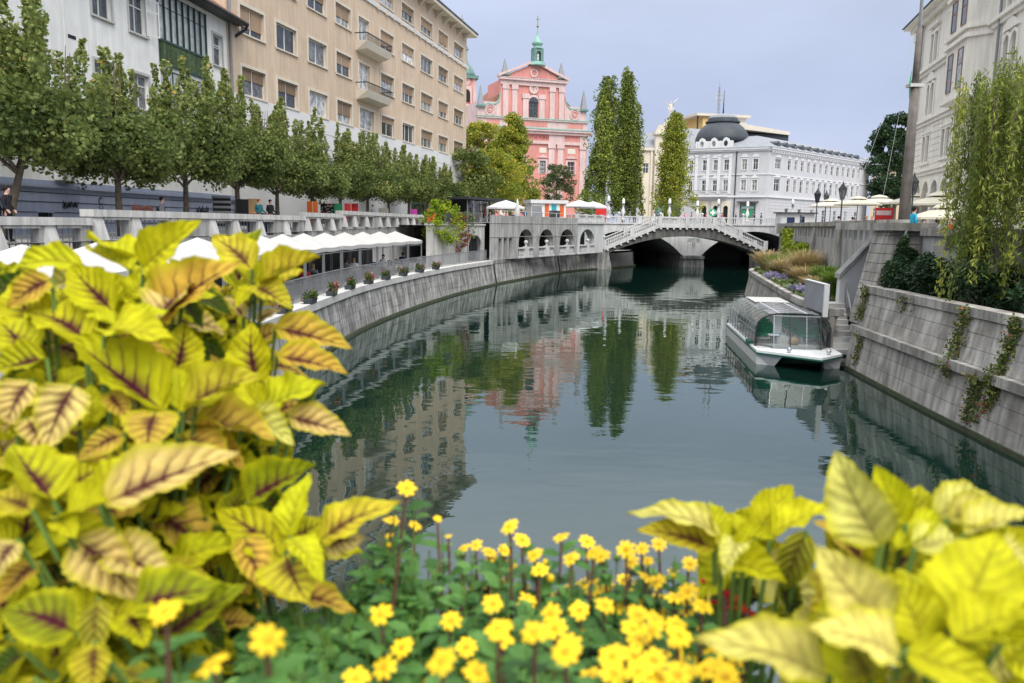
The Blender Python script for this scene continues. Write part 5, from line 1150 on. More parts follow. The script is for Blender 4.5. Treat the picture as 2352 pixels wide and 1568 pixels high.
for x, w_ in ((2, 3), (9.5, 7.2), (21.8, 4)): cbox('attic_panel', 'church_pink', x, x + w_, .14, 27.95, 29.0)
cbox('attic_cornice', 'church_pale', -.3, 27.2, .45, 29.3, 29.6, back=1.); cbox('attic_copper', 'copper', -.4, 27.3, .55, 29.6, 29.8, back=1.)
mb = MB(); wall_holes(mb, 5.3, 21.0, 29.8, 38.0, [(12.15, 14.38, 29.95, 33.4)], .4); mb.quad((21, 0, 29.8), (21, 10, 29.8), (21, 10, 38), (21, 0, 38)); mb.quad((5.3, 10, 29.8), (5.3, 0, 29.8), (5.3, 0, 38), (5.3, 10, 38)); mb.build('upper_wall', 'church_pink', cu_)
add_window(cu_, 12.15, 29.95, 2.23, 3.45, 'metal_dark', 3, (.25, .5, .75), .2, .08, name='great_window')
mb = MB(); n = 12; mb.prism([(13.265 - 1.11 * math.cos(math.pi * i / n), 33.4 + 1.1 * math.sin(math.pi * i / n)) for i in range(n + 1)], -.04, -.005); mb.build('window_head', 'window_glass', cu_)
for x in (10.6, 14.6): cbox('window_column', 'church_pale', x, x + 1.3, .35, 29.8, 34.1); cbox('window_entablature', 'church_pale', x - .25, x + 1.55, .5, 34.1, 35.1)
mb = MB()
for k in range(n):
    a0_, a1_ = math.pi * k / n, math.pi * (k + 1) / n
    mb.hexa([(13.265 - 1.15 * math.cos(a), -.2, 33.4 + 1.1 * math.sin(a)) for a in (a0_, a1_)] + [(13.265 - 1.15 * math.cos(a), 0, 33.4 + 1.1 * math.sin(a)) for a in (a1_, a0_)], [(13.265 - 1.55 * math.cos(a), -.2, 33.4 + 1.6 * math.sin(a)) for a in (a0_, a1_)] + [(13.265 - 1.55 * math.cos(a), 0, 33.4 + 1.6 * math.sin(a)) for a in (a1_, a0_)])
mb.build('window_arch', 'church_pale', cu_)
for x in (5.8, 8.0, 17.2, 19.5): cbox('upper_pilaster', 'church_pale', x, x + 1.25, .3, 29.8, 36.6); cbox('upper_capital', 'church_pale', x - .15, x + 1.4, .45, 35.9, 36.9)
cbox('upper_entablature', 'church_pale', 5.2, 21.1, .4, 36.9, 37.9); cbox('upper_cornice', 'church_pale', 4.8, 21.5, .9, 37.9, 38.4, back=.5); cbox('cornice_shadow', 'trim_grey', 4.7, 21.6, 1.0, 38.4, 38.5, back=.5)
mb = MB(); mb.prism([(5.4, 38.5), (21.0, 38.5), (17.0, 40.2), (14.3, 41.4), (12.1, 41.4), (9.4, 40.2)], -.15, 1.); mb.build('gable', 'church_pink', cu_)
for pts in ([(4.6, 38.5), (9.2, 40.35), (12.0, 41.6), (13.2, 41.7)], [(21.8, 38.5), (17.2, 40.35), (14.4, 41.6), (13.2, 41.7)]):
    for (xa, za), (xb, zb) in zip(pts, pts[1:]):
        mb = MB(); mb.hexa([(xa, -.8, za), (xb, -.8, zb), (xb, 1, zb), (xa, 1, za)], [(xa, -.8, za + .55), (xb, -.8, zb + .55), (xb, 1, zb + .55), (xa, 1, za + .55)]) ; mb.build('gable_cornice', 'church_pale', cu_)
def ring(name, mat, cx, cz, r0, r1, d0, d1, par_=None, n=20):
    m_ = MB()
    for k in range(n):
        a0_, a1_ = 2 * math.pi * k / n, 2 * math.pi * (k + 1) / n
        m_.hexa([(cx + r0 * math.cos(a), -d1, cz + r0 * math.sin(a)) for a in (a1_, a0_)] + [(cx + r0 * math.cos(a), -d0, cz + r0 * math.sin(a)) for a in (a0_, a1_)], [(cx + r1 * math.cos(a), -d1, cz + r1 * math.sin(a)) for a in (a1_, a0_)] + [(cx + r1 * math.cos(a), -d0, cz + r1 * math.sin(a)) for a in (a0_, a1_)])
    return m_.build(name, mat, par_ or cu_)
ring('gable_medallion', 'church_pale', 13.2, 39.8, .6, .95, .15, .35)
ring('clock_rim', 'church_pale', 13.2, 36.3, .75, 1.1, .02, .3); mb = MB(); mb.prism([(13.2 + .75 * math.cos(2 * math.pi * k / 16), 36.3 + .75 * math.sin(2 * math.pi * k / 16)) for k in range(16)], -.1, -.01); mb.build('clock_face', 'church_pale', cu_)
mb = MB(); mb.box(13.15, 13.25, -.14, -.1, 35.9, 36.7); mb.build('clock_hand', 'letter_red', cu_)
# volutes either side
for s_ in (0, 1):
    f_ = (lambda x: x) if s_ == 0 else (lambda x: 26.3 - x)
    pts = [(5.3, 29.8), (5.3, 34.8), (4.9, 33.2), (4.1, 32.4), (3.2, 32.2), (2.2, 32.3), (1.6, 32.0), (-.1, 31.9), (-.1, 29.8)]
    pl = [(f_(x), z) for x, z in pts]; pl = pl if s_ else pl[::-1]
    mb = MB(); mb.prism(pl, -.1, .6); mb.build('volute_wall', 'church_pale', cu_)
    for r0, r1 in ((1.05, 1.3), (.5, .72), (.0, .25)): ring('scroll', 'church_pink' if r0 == .5 else 'church_pale', f_(2.75), 31.15, r0 + .001, r1, .1, .28)
    for (xa, za), (xb, zb) in zip(pts[1:7], pts[2:8]):
        mb = MB(); mb.hexa([(f_(xa), -.3, za), (f_(xb), -.3, zb), (f_(xb), .7, zb), (f_(xa), .7, za)], [(f_(xa), -.3, za + .3), (f_(xb), -.3, zb + .3), (f_(xb), .7, zb + .3), (f_(xa), .7, za + .3)]); mb.build('volute_coping', 'copper', cu_)
for x, z0, z1 in ((6.3, 39.3, 42.5), (20.05, 39.4, 42.6), (25.9, 32.4, 36.7), (.6, 32.0, 36.4)):
    mb = MB(); mb.hexa([(x - .7, -.5, z0), (x + .7, -.5, z0), (x + .7, .9, z0), (x - .7, .9, z0)], [(x - .08, .12, z1), (x + .08, .12, z1), (x + .08, .28, z1), (x - .08, .28, z1)]); mb.build('obelisk', 'roof_grey', cu_); cbox('obelisk_base', 'copper_dark', x - .95, x + .95, .75, z0 - .4, z0, back=1.1)
# roof and lantern with statue niche
mb = MB(); mb.hexa([(3, .7, 33), (23, .7, 33), (23, 28, 33), (3, 28, 33)], [(12, .7, 40.5), (14.4, .7, 40.5), (14.4, 28, 40.5), (12, 28, 40.5)]); mb.build('nave_roof', 'roof_tile', cu_)
mb = MB(); mb.box(0, 26.8, .5, 28, 27, 33); mb.build('nave', 'church_pale', cu_)
mb = MB(); mb.lathe([(2.1, 41.5), (1.9, 42.2), (1.6, 42.3)], 12, (14.05, .3, 0)); la = mb.build('lantern_base', 'copper', cu_)
mb = MB(); arch_wall(mb, 12.9, 15.2, 42.3, 45.2, 13.5, 14.6, 43.9, 44.6, -.9, 1.2); mb.build('lantern_niche', 'copper_dark', la)
mb = MB(); mb.box(13.0, 15.1, .6, .8, 42.3, 45.0); mb.build('niche_back', 'copper_dark', la)
mb = MB(); mb.smooth = True; mb.lathe([(.3, 42.3), (.35, 42.9), (.28, 43.5), (.34, 43.9), (.12, 44.1), (.2, 44.35), (.05, 44.6)], 8, (14.05, -.2, 0)); mb.build('statue', 'trim_white', la)
mb = MB(); mb.smooth = True; mb.lathe([(1.4, 45.2), (1.0, 45.5), (.9, 46.0), (1.3, 46.2), (1.15, 46.7), (.6, 47.4), (.25, 48.4), (.12, 49.4), (.08, 50.0)], 12, (14.05, .2, 0)); mb.build('lantern_cap', 'copper', la)
mb = MB(); mb.smooth = True; mb.lathe([(.02, 49.8), (.25, 50.0), (.3, 50.2), (.2, 50.4), (.02, 50.5)], 8, (14.05, .2, 0)); mb.build('gilt_ball', 'brass', la)
mb = MB(); mb.box(13.99, 14.11, .15, .25, 50.4, 52.5); mb.box(13.6, 14.5, .151, .249, 51.6, 51.72); mb.build('cross', 'brass', la)
# tower
tw_ = thing('church_tower', 'pink church tower with clock and green copper cap, left of the church', 'tower', (-12.6, 201, 0), R(12))
def tbox(name, mat, x0, x1, y0, y1, z0, z1, p=None): m_ = MB(); m_.box(x0, x1, y0, y1, z0, z1); return m_.build(name, mat, p or tw_)
tbox('shaft', 'church_pink', -3, 3, 0, 6, 5.6, 40.5)
for x in (-3.05, 2.25): tbox('pilaster', 'church_pale', x, x + .8, -.12, .5, 5.6, 40.5)
for z in (27.5, 34.0): tbox('moulding', 'church_pale', -3.25, 3.25, -.3, 6.3, z, z + .4)
tbox('tower_cornice', 'copper_dark', -3.6, 3.6, -.6, 6.6, 40.5, 41.2)
mb = MB(); mb.prism([(.6 - 1.0, 35), (.6 + 1.0, 35), (.6 + 1.0, 37), (.6 + .7, 37.7), (.6, 38), (.6 - .7, 37.7), (.6 - 1.0, 37)], -.2, -.01); mb.build('belfry_opening', 'dark_room', tw_)
mb = MB(); arch_wall(mb, -.8, 2.0, 34.6, 38.8, -.4, 1.6, 37, 38, -.3, -.21); mb.build('belfry_surround', 'church_pale', tw_)
ring('tower_clock_rim', 'church_pale', .6, 39.8, .65, .95, .02, .3, tw_); mb = MB(); mb.prism([(.6 + .65 * math.cos(2 * math.pi * k / 16), 39.8 + .65 * math.sin(2 * math.pi * k / 16)) for k in range(16)], -.1, -.01); mb.build('tower_clock_face', 'church_pale', tw_)
mb = MB(); mb.smooth = True; mb.lathe([(3.6, 41.2), (3.3, 42.2), (2.6, 43.6), (1.7, 44.5), (1.5, 44.7), (1.5, 45.0)], 10, (0, 3, 0)); cp_ = mb.build('copper_cap', 'copper_dark', tw_)
mb = MB(); mb.lathe([(1.35, 45), (1.3, 47.6), (1.7, 47.8), (1.7, 48.0)], 8, (0, 3, 0)); mb.build('copper_lantern', 'copper', cp_)
mb = MB(); mb.smooth = True; mb.lathe([(1.5, 48.0), (1.2, 48.8), (.5, 49.8), (.15, 51.5), (.08, 53)], 8, (0, 3, 0)); mb.build('copper_spire', 'copper_dark', cp_)
mb = MB(); mb.smooth = True; mb.lathe([(.02, 52.6), (.3, 52.9), (.02, 53.2)], 8, (0, 3, 0)); mb.build('gilt_ball', 'brass', cp_)
mb = MB(); mb.box(-.06, .06, 2.95, 3.05, 53, 56); mb.box(-.5, .5, 2.951, 3.049, 54.8, 54.92); mb.build('cross', 'brass', cp_)

# ================================================================ TREES AND PLANTS
def limb_mesh(mb, base, h, r, n=7, spread=1., seed=0, bottom=.55):
    rr = random.Random(seed)
    mb.tube([(0, 0, 0), (rr.uniform(-.1, .1), rr.uniform(-.1, .1), h * .5), (rr.uniform(-.15, .15), rr.uniform(-.15, .15), h)], [r, r * .8, r * .55], 8)
    for i in range(n):
        a = 2 * math.pi * i / n + rr.uniform(-.3, .3); z = h * rr.uniform(bottom, 1.); l = spread * rr.uniform(.6, 1.1)
        mb.tube([(0, 0, z), (math.cos(a) * l * .5, math.sin(a) * l * .5, z + l * .35), (math.cos(a) * l, math.sin(a) * l, z + l * rr.uniform(.6, 1.3))], [r * .4, r * .25, r * .08], 5)
def plane_crown(seed, nb=15000, tall=7.7):
    global rng
    rng = np.random.default_rng(seed); P = []; Rn = []
    ncl = 46
    for k in range(ncl):     # clumps of foliage on the boughs, with gaps between
        d = rng.normal(size=3); d /= np.linalg.norm(d); c = np.array((0, 0, 3.75)) + d * np.array((2.6, 2.6, 1.25)) * rng.uniform(.35, 1.) ** .5; q = rng.uniform(.6, 1.15)
        m_ = nb // ncl; p = ball(m_, c, (q, q, q * .8), .6); P.append(p); Rn.append(rng.uniform(.15, .55) + rng.normal(0, .15, m_) + (.25 * rng.uniform(0, 1, m_) if c[2] < 3.2 and rng.random() < .5 else 0))
    for k in range(22):
        a = rng.uniform(0, 2 * math.pi); d = rng.uniform(.1, 2.6); top = tall - .8 * d * rng.uniform(.3, 1.1) - rng.uniform(-.7, 1.6); x, y = d * math.cos(a), d * math.sin(a)
        n = int(300 * (top - 3.8) / 2.5); t = rng.uniform(0, 1, n); z = 3.9 + (top - 3.9) * t; wd = (.42 * (1 - t) ** .6 + .12) * (.75 + .35 * np.sin(t * 19 + k))
        ang = rng.uniform(0, 2 * math.pi, n); rr = wd * np.sqrt(rng.uniform(0, 1, n)); lx, ly = rng.uniform(-.3, .3, 2)
        P.append(np.stack([x * (1 + .12 * t) + lx * t + rr * np.cos(ang), y * (1 + .12 * t) + ly * t + rr * np.sin(ang), z], 1)); Rn.append(.35 + .3 * t + rng.normal(0, .15, n))
    P = np.concatenate(P); r_ = np.clip(np.concatenate(Rn), 0, 1)
    return np_mesh('crown', leaves(P, .165, MAPLE, up=.15), 12, r_)
PC = [plane_crown(s_) for s_ in (1, 2, 3, 4, 5, 6)]
def plane_trunk(seed, lean=0):
    mb = MB(); mb.smooth = True; limb_mesh(mb, 0, 3.0, .17, 8, 1.9, seed, .7)
    if lean: mb.v = [(x + lean * (3 - z) * .25 if z < 3 else x, y, z) for x, y, z in mb.v]
    return mb.mesh('trunk')
PT = [plane_trunk(3), plane_trunk(4), plane_trunk(5, -1)]
def plane_shoots(seed):
    rr = random.Random(seed); mb = MB()
    for k in range(14):
        a = rr.uniform(0, 6.28); d = rr.uniform(.1, 2.2); mb.tube([(d * .5 * math.cos(a), d * .5 * math.sin(a), 3.2), (d * math.cos(a), d * math.sin(a), 4.6), (d * 1.1 * math.cos(a), d * 1.1 * math.sin(a), 7.4 - d * .7)], [.04, .03, .01], 4)
    return mb.mesh('shoots')
PS = [plane_shoots(8), plane_shoots(9)]
tl = ['nearest plane tree, leaning trunk, browning leaves at the far left edge', 'plane tree second from the left, beside the white house', 'plane tree third from the left, in front of the lower green loggia', 'plane tree fourth from the left, right of the loggia',
      'plane tree fifth from the left, behind the dark poster racks', 'plane tree sixth from the left, above the seated black-clad person', 'plane tree seventh from the left, left of the orange board', 'plane tree eighth from the left, above the orange and green boards',
      'plane tree ninth from the left, above the red boards', 'plane tree tenth from the left, above the cream board', 'plane tree eleventh from the left, near the teal shop windows', 'farthest plane tree of the row, beside the yellow-green tree']
for i, t in enumerate([-10.6, -5.4, -.2, 5.0, 10.4, 16.0, 21.8, 28.0, 34.4, 41.5, 49.0, 57.0]):
    p = par(t, 2.4 if i else 2.6, street_z(t)); s_ = 1.09 if i == 0 else random.uniform(.93, 1.02)
    tr_ = thing('plane_tree', tl[i], 'tree', p, random.uniform(0, 6.28) if i else R(0), 'clipped plane trees along the left street')
    tr_.scale = (s_ * random.uniform(.92, 1.08), s_ * random.uniform(.92, 1.1), s_ * random.uniform(.92, 1.06))
    mobj('trunk', PT[2] if i == 0 else PT[i % 2], 'bark', tr_); mobj('crown', PC[i % 6], 'plane_leaf', tr_); mobj('shoots', PS[i % 2], 'bark', tr_)

def cone_tree(name, label, loc, h, rad, mat, n, group, leaf=.3, seed=0, shape='poplar', trunk=.3, base=.05, taper=.6):
    global rng
    rng = np.random.default_rng(seed); t_ = thing(name, label, 'tree', loc, 0, group); P = []; Rn = []
    rr = random.Random(seed)
    if shape == 'poplar':
        nb = 44
        for k in range(nb):
            a = rr.uniform(0, 6.28); z0 = h * (base + (.66 - base) * rr.random() ** 1.25); d = rad * .72 * math.sqrt(rr.random()) * (1 if k else 0) * (1 - taper * z0 / (h * .72)); z1 = min(h * .97, z0 + h * rr.uniform(.2, .42) * (1.25 - .5 * d / rad)) if k > 2 else h * rr.uniform(.94, 1.0)
            m_ = n // nb; t = rng.uniform(0, 1, m_); wd = (rad * rr.uniform(.15, .36) * np.sin(np.pi * (t * .93 + .05)) ** .7 + .06) * (.8 + .35 * np.sin(t * rr.uniform(14, 24) + k))
            an_ = rng.uniform(0, 6.28, m_); q = wd * np.sqrt(rng.uniform(0, 1, m_))
            k2 = 1 - .45 * t
            P.append(np.stack([d * math.cos(a) * k2 + q * np.cos(an_), d * math.sin(a) * k2 + q * np.sin(an_), z0 + (z1 - z0) * t], 1)); Rn.append(np.clip(rr.uniform(.2, .65) + .25 * (q / (wd + .01) - .5) + rng.normal(0, .16, m_), 0, 1))
    else:
        nb = 120 if name == 'dark_tree' else 66
        for k in range(nb):
            z = h * (base + (.96 - base) * rr.random() ** .8); f = (z / h - base) / (1 - base); w_ = rad * (math.sin(math.pi * (f * .85 + .12)) ** .6 if shape == 'round' else (1 - f) ** .7)
            a = rr.uniform(0, 6.28); d = w_ * math.sqrt(rr.uniform(.1, 1)); m_ = n // nb; q = rad * rr.uniform(.2, .42) * (1 - .4 * f)
            P.append(ball(m_, (d * math.cos(a), d * math.sin(a), z), (q, q, q * .8), .4)); Rn.append(np.clip(rr.uniform(.2, .7) + rng.normal(0, .17, m_), 0, 1))
    P = np.concatenate(P); Rn = np.concatenate(Rn)
    me = np_mesh('crown', leaves(P, leaf, RHOMB, up=.1), 4, Rn); mobj('crown', me, mat, t_)
    mb = MB(); mb.smooth = True; limb_mesh(mb, 0, h * .5, trunk, 8, rad * .5, seed, .35); mb.tube([(0, 0, h * .45), (0, 0, h * .92)], [trunk * .6, .03], 6); mb.build('trunk', 'bark', t_)
    return t_
def gp(px, Y, z): p = at(px, 515, Y); return (p.x, p.y, z)
cone_tree('poplar_tree', 'tallest dark green poplar right of the church, left stem', gp(1386, 137, 5.6), 25.2, 5.8, 'poplar_leaf', 23000, 'poplars beside the bridge', .36, 21)
cone_tree('poplar_tree', 'dark green poplar right of the church, right stem', gp(1430, 139, 5.6), 26.4, 4.6, 'poplar_leaf', 20000, 'poplars beside the bridge', .36, 22)
cone_tree('poplar_tree', 'shorter dark green poplar at the right of the tall pair', gp(1456, 137, 5.6), 20.5, 2.8, 'poplar_leaf', 8000, 'poplars beside the bridge', .34, 26)
cone_tree('poplar_tree', 'yellowing golden poplar in front of the cream house', gp(1540, 135, 5.6), 18.9, 7.6, 'poplar_gold', 22000, 'poplars beside the bridge', .34, 23, taper=.88)
cone_tree('autumn_tree', 'yellow-green tree with pointed top in front of the church', gp(1172, 118, 5.4), 15.8, 5.0, 'autumn_leaf', 20000, 'trees in front of the church', .34, 31, 'cone', .25, .15)
cone_tree('autumn_tree', 'golden autumn tree next to the apartment block corner', gp(1098, 122, 5.4), 15.2, 4.6, 'autumn_leaf', 16000, 'trees in front of the church', .34, 32, 'round', .25, .2)
cone_tree('autumn_tree', 'lower green-yellow tree between apartment block and terrace', gp(1128, 108, 5.4), 9.8, 4.6, 'autumn_leaf', 12000, 'trees in front of the church', .3, 33, 'round', .2, .2)
cone_tree('autumn_tree', 'dull green tree at the end of the plane tree row', gp(1060, 104, 5.4), 9.6, 4.6, 'plane_leaf', 12000, 'trees in front of the church', .3, 37, 'round', .2, .2)
cone_tree('round_tree', 'small dark round tree in front of the church door', gp(1277, 150, 5.6), 11.0, 3.3, 'round_leaf', 6500, None, .32, 34, 'round', .22, .35)
cone_tree('bushy_tree', 'green bushy tree at the foot of the tall poplars', gp(1352, 133, 5.6), 5.6, 2.6, 'poplar_leaf', 3000, None, .3, 35, 'round', .15, .1)
cone_tree('dark_tree', 'dark tree behind the mast beside the palazzo', gp(2052, 128, 4.7), 19.0, 4.4, 'dark_leaf', 22000, None, .42, 36, 'round', .35, .25)
# young trees by the end of the tents
cone_tree('young_tree', 'bright yellow-green young tree beyond the white tents', (-6.0, 67.5, 2.2), 5.3, 1.75, 'lime_leaf', 3200, None, .2, 41, 'round', .06, .3)
cone_tree('red_shrub', 'slim reddish autumn sapling beside the arched gate', (-4.7, 69.5, 2.2), 4.3, .95, 'red_leaf', 1700, None, .16, 42, 'round', .04, .22)
cone_tree('red_shrub', 'thin pale-stemmed sapling with sparse green leaves by the gate', (-3.95, 71.0, 2.2), 4.6, .75, 'bed_green', 600, None, .14, 43, 'round', .03, .35)

# willow hanging over the right wall
rng = np.random.default_rng(55); rr = random.Random(55)
wl = thing('willow_tree', 'weeping willow with yellow-green hanging strands, right edge', 'tree', (19.5, 24.8, 3.1))
P = []; D = []; Rn = []; tw2 = MB()
for k in range(560):
    a = rr.uniform(0, 6.28); d = 5.6 * math.sqrt(rr.random()); x, y = d * math.cos(a) * .95 - .4, d * math.sin(a) * .85 + .4
    z1 = 8.3 - .055 * d * d + rr.uniform(-.6, .6); L1 = rr.uniform(1.6, 4.6) * (1 + .25 * (d > 3.5)); z0 = max(z1 - L1 - (1.4 if d > 3.8 else 0), -.3 if x < -4.2 else .4)
    n = int((z1 - z0) * 52); t = np.sort(rng.uniform(0, 1, n)); ox, oy = rr.uniform(-.35, .35), rr.uniform(-.35, .35)
    px_ = x + ox * t + .08 * np.sin(t * 5 + k); py_ = y + oy * t; pz = z1 + (z0 - z1) * t
    P.append(np.stack([px_ + rng.normal(0, .085, n), py_ + rng.normal(0, .085, n), pz], 1)); D.append(np.tile([[ox * .3, oy * .3, -1.]], (n, 1))); Rn.append(np.clip(rr.betavariate(2, 3) * .9 + rng.normal(0, .13, n), 0, 1))
    tw2.tube([(x, y, z1), (x + ox * .5, y + oy * .5, (z1 + z0) / 2), (x + ox, y + oy, z0)], [.012, .009, .004], 3, False)
me = np_mesh('crown', leaves(np.concatenate(P), .19, LANCE * np.array([1.1, 1]), up=0, dirs=np.concatenate(D), jit=.45), 4, np.concatenate(Rn)); mobj('crown', me, 'willow_leaf', wl)
tw2.build('twigs', 'bark', wl)['kind'] = 'stuff'
mb = MB(); mb.smooth = True; mb.tube([(0, 0, 0), (.1, 0, 2.5), (-.1, .3, 5)], [.35, .3, .22], 9)
for a in (2.6, 3.3, 1.8, 4.2, .5, 5.4): mb.tube([(-.1, .3, 4.4), (1.8 * math.cos(a), 1.8 * math.sin(a), 6.2), (4 * math.cos(a), 4 * math.sin(a), 6.3)], [.16, .1, .03], 6)
mb.build('trunk', 'bark_dark', wl)

def shrub(name, label, loc, rad, n, mat, leaf, shape=LANCE, seed=0, group=None, blobs=6, cat='shrub', up=.3):
    global rng
    rng = np.random.default_rng(seed); rr = random.Random(seed); t_ = thing(name, label, cat, loc, 0, group); P = []; Rn = []
    for k in range(blobs):
        c = (rr.uniform(-.65, .65) * rad[0], rr.uniform(-.65, .65) * rad[1], rad[2] * rr.uniform(.25, .75)); q = rr.uniform(.3, .5)
        P.append(ball(n // blobs, c, (rad[0] * q, rad[1] * q, rad[2] * q * .9), .4)); Rn.append(np.clip(rr.uniform(.2, .7) + rng.normal(0, .2, n // blobs), 0, 1))
    P = np.concatenate(P); P[:, 2] = np.abs(P[:, 2])
    mobj('foliage', np_mesh('foliage', leaves(P, leaf, shape, up=up), len(shape), np.concatenate(Rn)), mat, t_)
    mb = MB()
    for k in range(7): mb.tube([(0, 0, 0), (rr.uniform(-.3, .3) * rad[0], rr.uniform(-.3, .3) * rad[1], rad[2] * .4), (rr.uniform(-.7, .7) * rad[0], rr.uniform(-.7, .7) * rad[1], rad[2] * .8)], [.03, .02, .01], 4)
    mb.build('stems', 'bark_dark', t_); return t_
for i, (x, y, rx, ry, rz, lab) in enumerate([(14.7, 29.9, .75, 1.3, 1.25, 'dark evergreen shrub beside the stone buttress'), (14.75, 27.6, .85, 1.5, 1.5, 'dark evergreen shrub in the middle of the wall bed'), (14.8, 25.2, .9, 1.6, 1.35, 'dark evergreen shrub beside the willow strands'),
        (14.9, 22.6, .9, 1.6, 1.2, 'dark evergreen shrub under the willow')]):
    shrub('evergreen_shrub', lab, (x, y, 3.12), (rx, ry, rz), 5200, 'dark_leaf', .19, LANCE * np.array([1.3, 1]), 60 + i, 'evergreen shrubs on the right wall', 12)
shrub('climbing_ivy', 'ivy clump climbing the parapet behind the shrubs', (15.7, 27.3, 4.0), (.5, .9, 1.6), 1800, 'ivy_leaf', .15, RHOMB, 70, None, 9, 'ivy')
shrub('climbing_ivy', 'dark ivy climbing the stone buttress', (15.35, 31.25, 3.8), (.45, .25, 1.5), 1500, 'dark_leaf', .14, RHOMB, 71, None, 7, 'ivy')
def creeper(label, s, z_top, z_bot, n, seed, wd=.25, dead=False):
    global rng
    rng = np.random.default_rng(seed); rr = random.Random(seed); P = []; Rn = []; stems = MB()
    def wallp(ss, z): off = (.05 - .14 * z) if z < 1.5 else (-.0 if z < 1.8 else (.12 - .22 * z if z < 3.05 else -.48)); return RQ.pt(ss, off, z)
    for j in range(5):
        ss = s + rr.uniform(-wd, wd); pts = []
        for k in range(9):
            z = z_top + (z_bot - z_top) * k / 8 * rr.uniform(.85, 1.0); ss += rr.uniform(-.14, .14); pts.append(wallp(ss, z))
        stems.tube(pts, .012, 4, False)
        for a, b in zip(pts, pts[1:]):
            m_ = n // 62; t = rng.uniform(0, 1, (m_, 1)); q = np.array(a) * (1 - t) + np.array(b) * t + rng.normal(0, .07, (m_, 3)); q[:, 0] -= .04; P.append(q); Rn.append(np.clip(rng.beta(2, 2, m_) + rr.uniform(-.1, .2), 0, 1))
    t_ = thing('creeper', label, 'creeper', (0, 0, 0), 0, 'creepers on the right quay wall'); stems.build('stems', 'bark', t_)
    mobj('leaves', np_mesh('leaves', leaves(np.concatenate(P), .105, RHOMB, up=-.1), 4, np.concatenate(Rn)), 'ivy_leaf', t_)
creeper('green and red creeper hanging down the right wall from the coping', RQ.s_at_y(22.9), 3.3, 1.2, 900, 81, .15)
creeper('reddish brown creeper hanging over both tiers at the right edge', RQ.s_at_y(20.4), 3.3, .7, 1500, 82, .3)
creeper('creeper patch on the lower tier near the water', RQ.s_at_y(21.4), 1.6, .25, 700, 83, .5)
creeper('thin creeper on the wall next to the moored boat', RQ.s_at_y(30.2), 1.5, .3, 300, 84, .12)
creeper('dry reddish creeper twigs on the coping below the shrubs', RQ.s_at_y(27.0), 3.25, 2.7, 160, 85, .6)
creeper('small dark creeper under the evergreen shrub at the buttress', RQ.s_at_y(30.9), 3.3, 1.9, 600, 86, .15)

# flower terrace: grasses, vine, asters
def grass(label, loc, h, r_, n, mat, seed, name='ornamental_grass'):
    global rng
    rng = np.random.default_rng(seed); a = rng.uniform(0, 6.28, n); b = np.sqrt(rng.uniform(0, 1, n)) * .25 * r_; l = h * rng.uniform(.6, 1.1, n); lean = rng.uniform(.1, 1., n) * r_
    B = np.stack([b * np.cos(a), b * np.sin(a), np.zeros(n)], 1); d = np.stack([np.cos(a), np.sin(a), np.zeros(n)], 1); s_ = np.stack([-np.sin(a), np.cos(a), np.zeros(n)], 1)
    Md = B + d * (lean * .35)[:, None]; Md[:, 2] = l * .65; T = B + d * lean[:, None]; T[:, 2] = l * rng.uniform(.75, 1., n)
    w_ = .018
    V1 = np.stack([B - s_ * w_, B + s_ * w_, Md + s_ * w_ * .8, Md - s_ * w_ * .8], 1); V2 = np.stack([Md - s_ * w_ * .8, Md + s_ * w_ * .8, T + s_ * .008, T - s_ * .008], 1)
    r0 = rng.beta(2, 2, n); t_ = thing(name, label, 'grass clump', loc, 0, 'ornamental grasses on the flower terrace')
    mobj('blades', np_mesh('blades', np.concatenate([V1, V2]), 4, np.concatenate([r0, np.clip(r0 + .2, 0, 1)])), mat, t_)
gl = [((19.3, 60.8), 1.7, 1.3, 1400, 'grass_tan', 'tall tan feather grass at the far tip of the terrace'), ((18.9, 57), 1.5, 1.2, 1400, 'grass_green', 'green grass tuft in front of the far tan grass'), ((18.2, 53.5), 1.4, 1.3, 1200, 'grass_tan', 'low tan grass above the first purple asters'),
      ((18.5, 50.5), 2.0, 1.5, 1800, 'grass_tan', 'largest tan feather grass under the lime vine'), ((17.2, 47.0), 1.2, 1.2, 1200, 'grass_tan', 'tan grass in the middle of the terrace'), ((17.5, 44.6), 1.35, 1.1, 1500, 'grass_green', 'rounded green grass left of the bare wall'),
      ((16.1, 42.4), .9, 1.0, 900, 'grass_tan', 'sparse tan grass beside the near purple asters'), ((15.8, 39.0), 1.35, 1.0, 1500, 'grass_green', 'green grass tuft next to the white stair cheek'), ((16.6, 41.2), .8, 1.0, 800, 'grass_tan', 'short tan grass in front of the bare wall')]
for i, ((x, y), h, r_, n, m_, lab) in enumerate(gl): grass(lab, (x, y, 2.12), h, r_, n, m_, 90 + i)
rng = np.random.default_rng(99)
n = 9000; yy = rng.uniform(37.5, 66, n); xl = np.interp(yy, [37, 40, 51, 63, 66], [13.9, 14.3, 16.5, 19.0, 20.2]); P = np.stack([xl + rng.uniform(0, 1, n) ** 1.5 * 2.6, yy, 2.14 + np.abs(rng.normal(0, .09, n))], 1)
mobj('ground_cover', np_mesh('ground_cover', leaves(P, .2, RHOMB, up=.6), 4, rng.beta(2, 2, n)), 'bed_green', None, kind='stuff')['label'] = 'low green ground cover on the flower terrace'
for i, (x, y, r_, lab) in enumerate([(17.0, 51.5, .9, 'far patch of lilac asters at the terrace edge'), (14.6, 40.2, 1.0, 'near patch of lilac asters above the boat')]):
    shrub('aster_clump', lab, (x, y, 2.1), (r_ * .8, r_ * 1.3, .55), 2200, 'aster', .09, RHOMB, 110 + i, 'aster clumps on the flower terrace', 10, 'flowers')
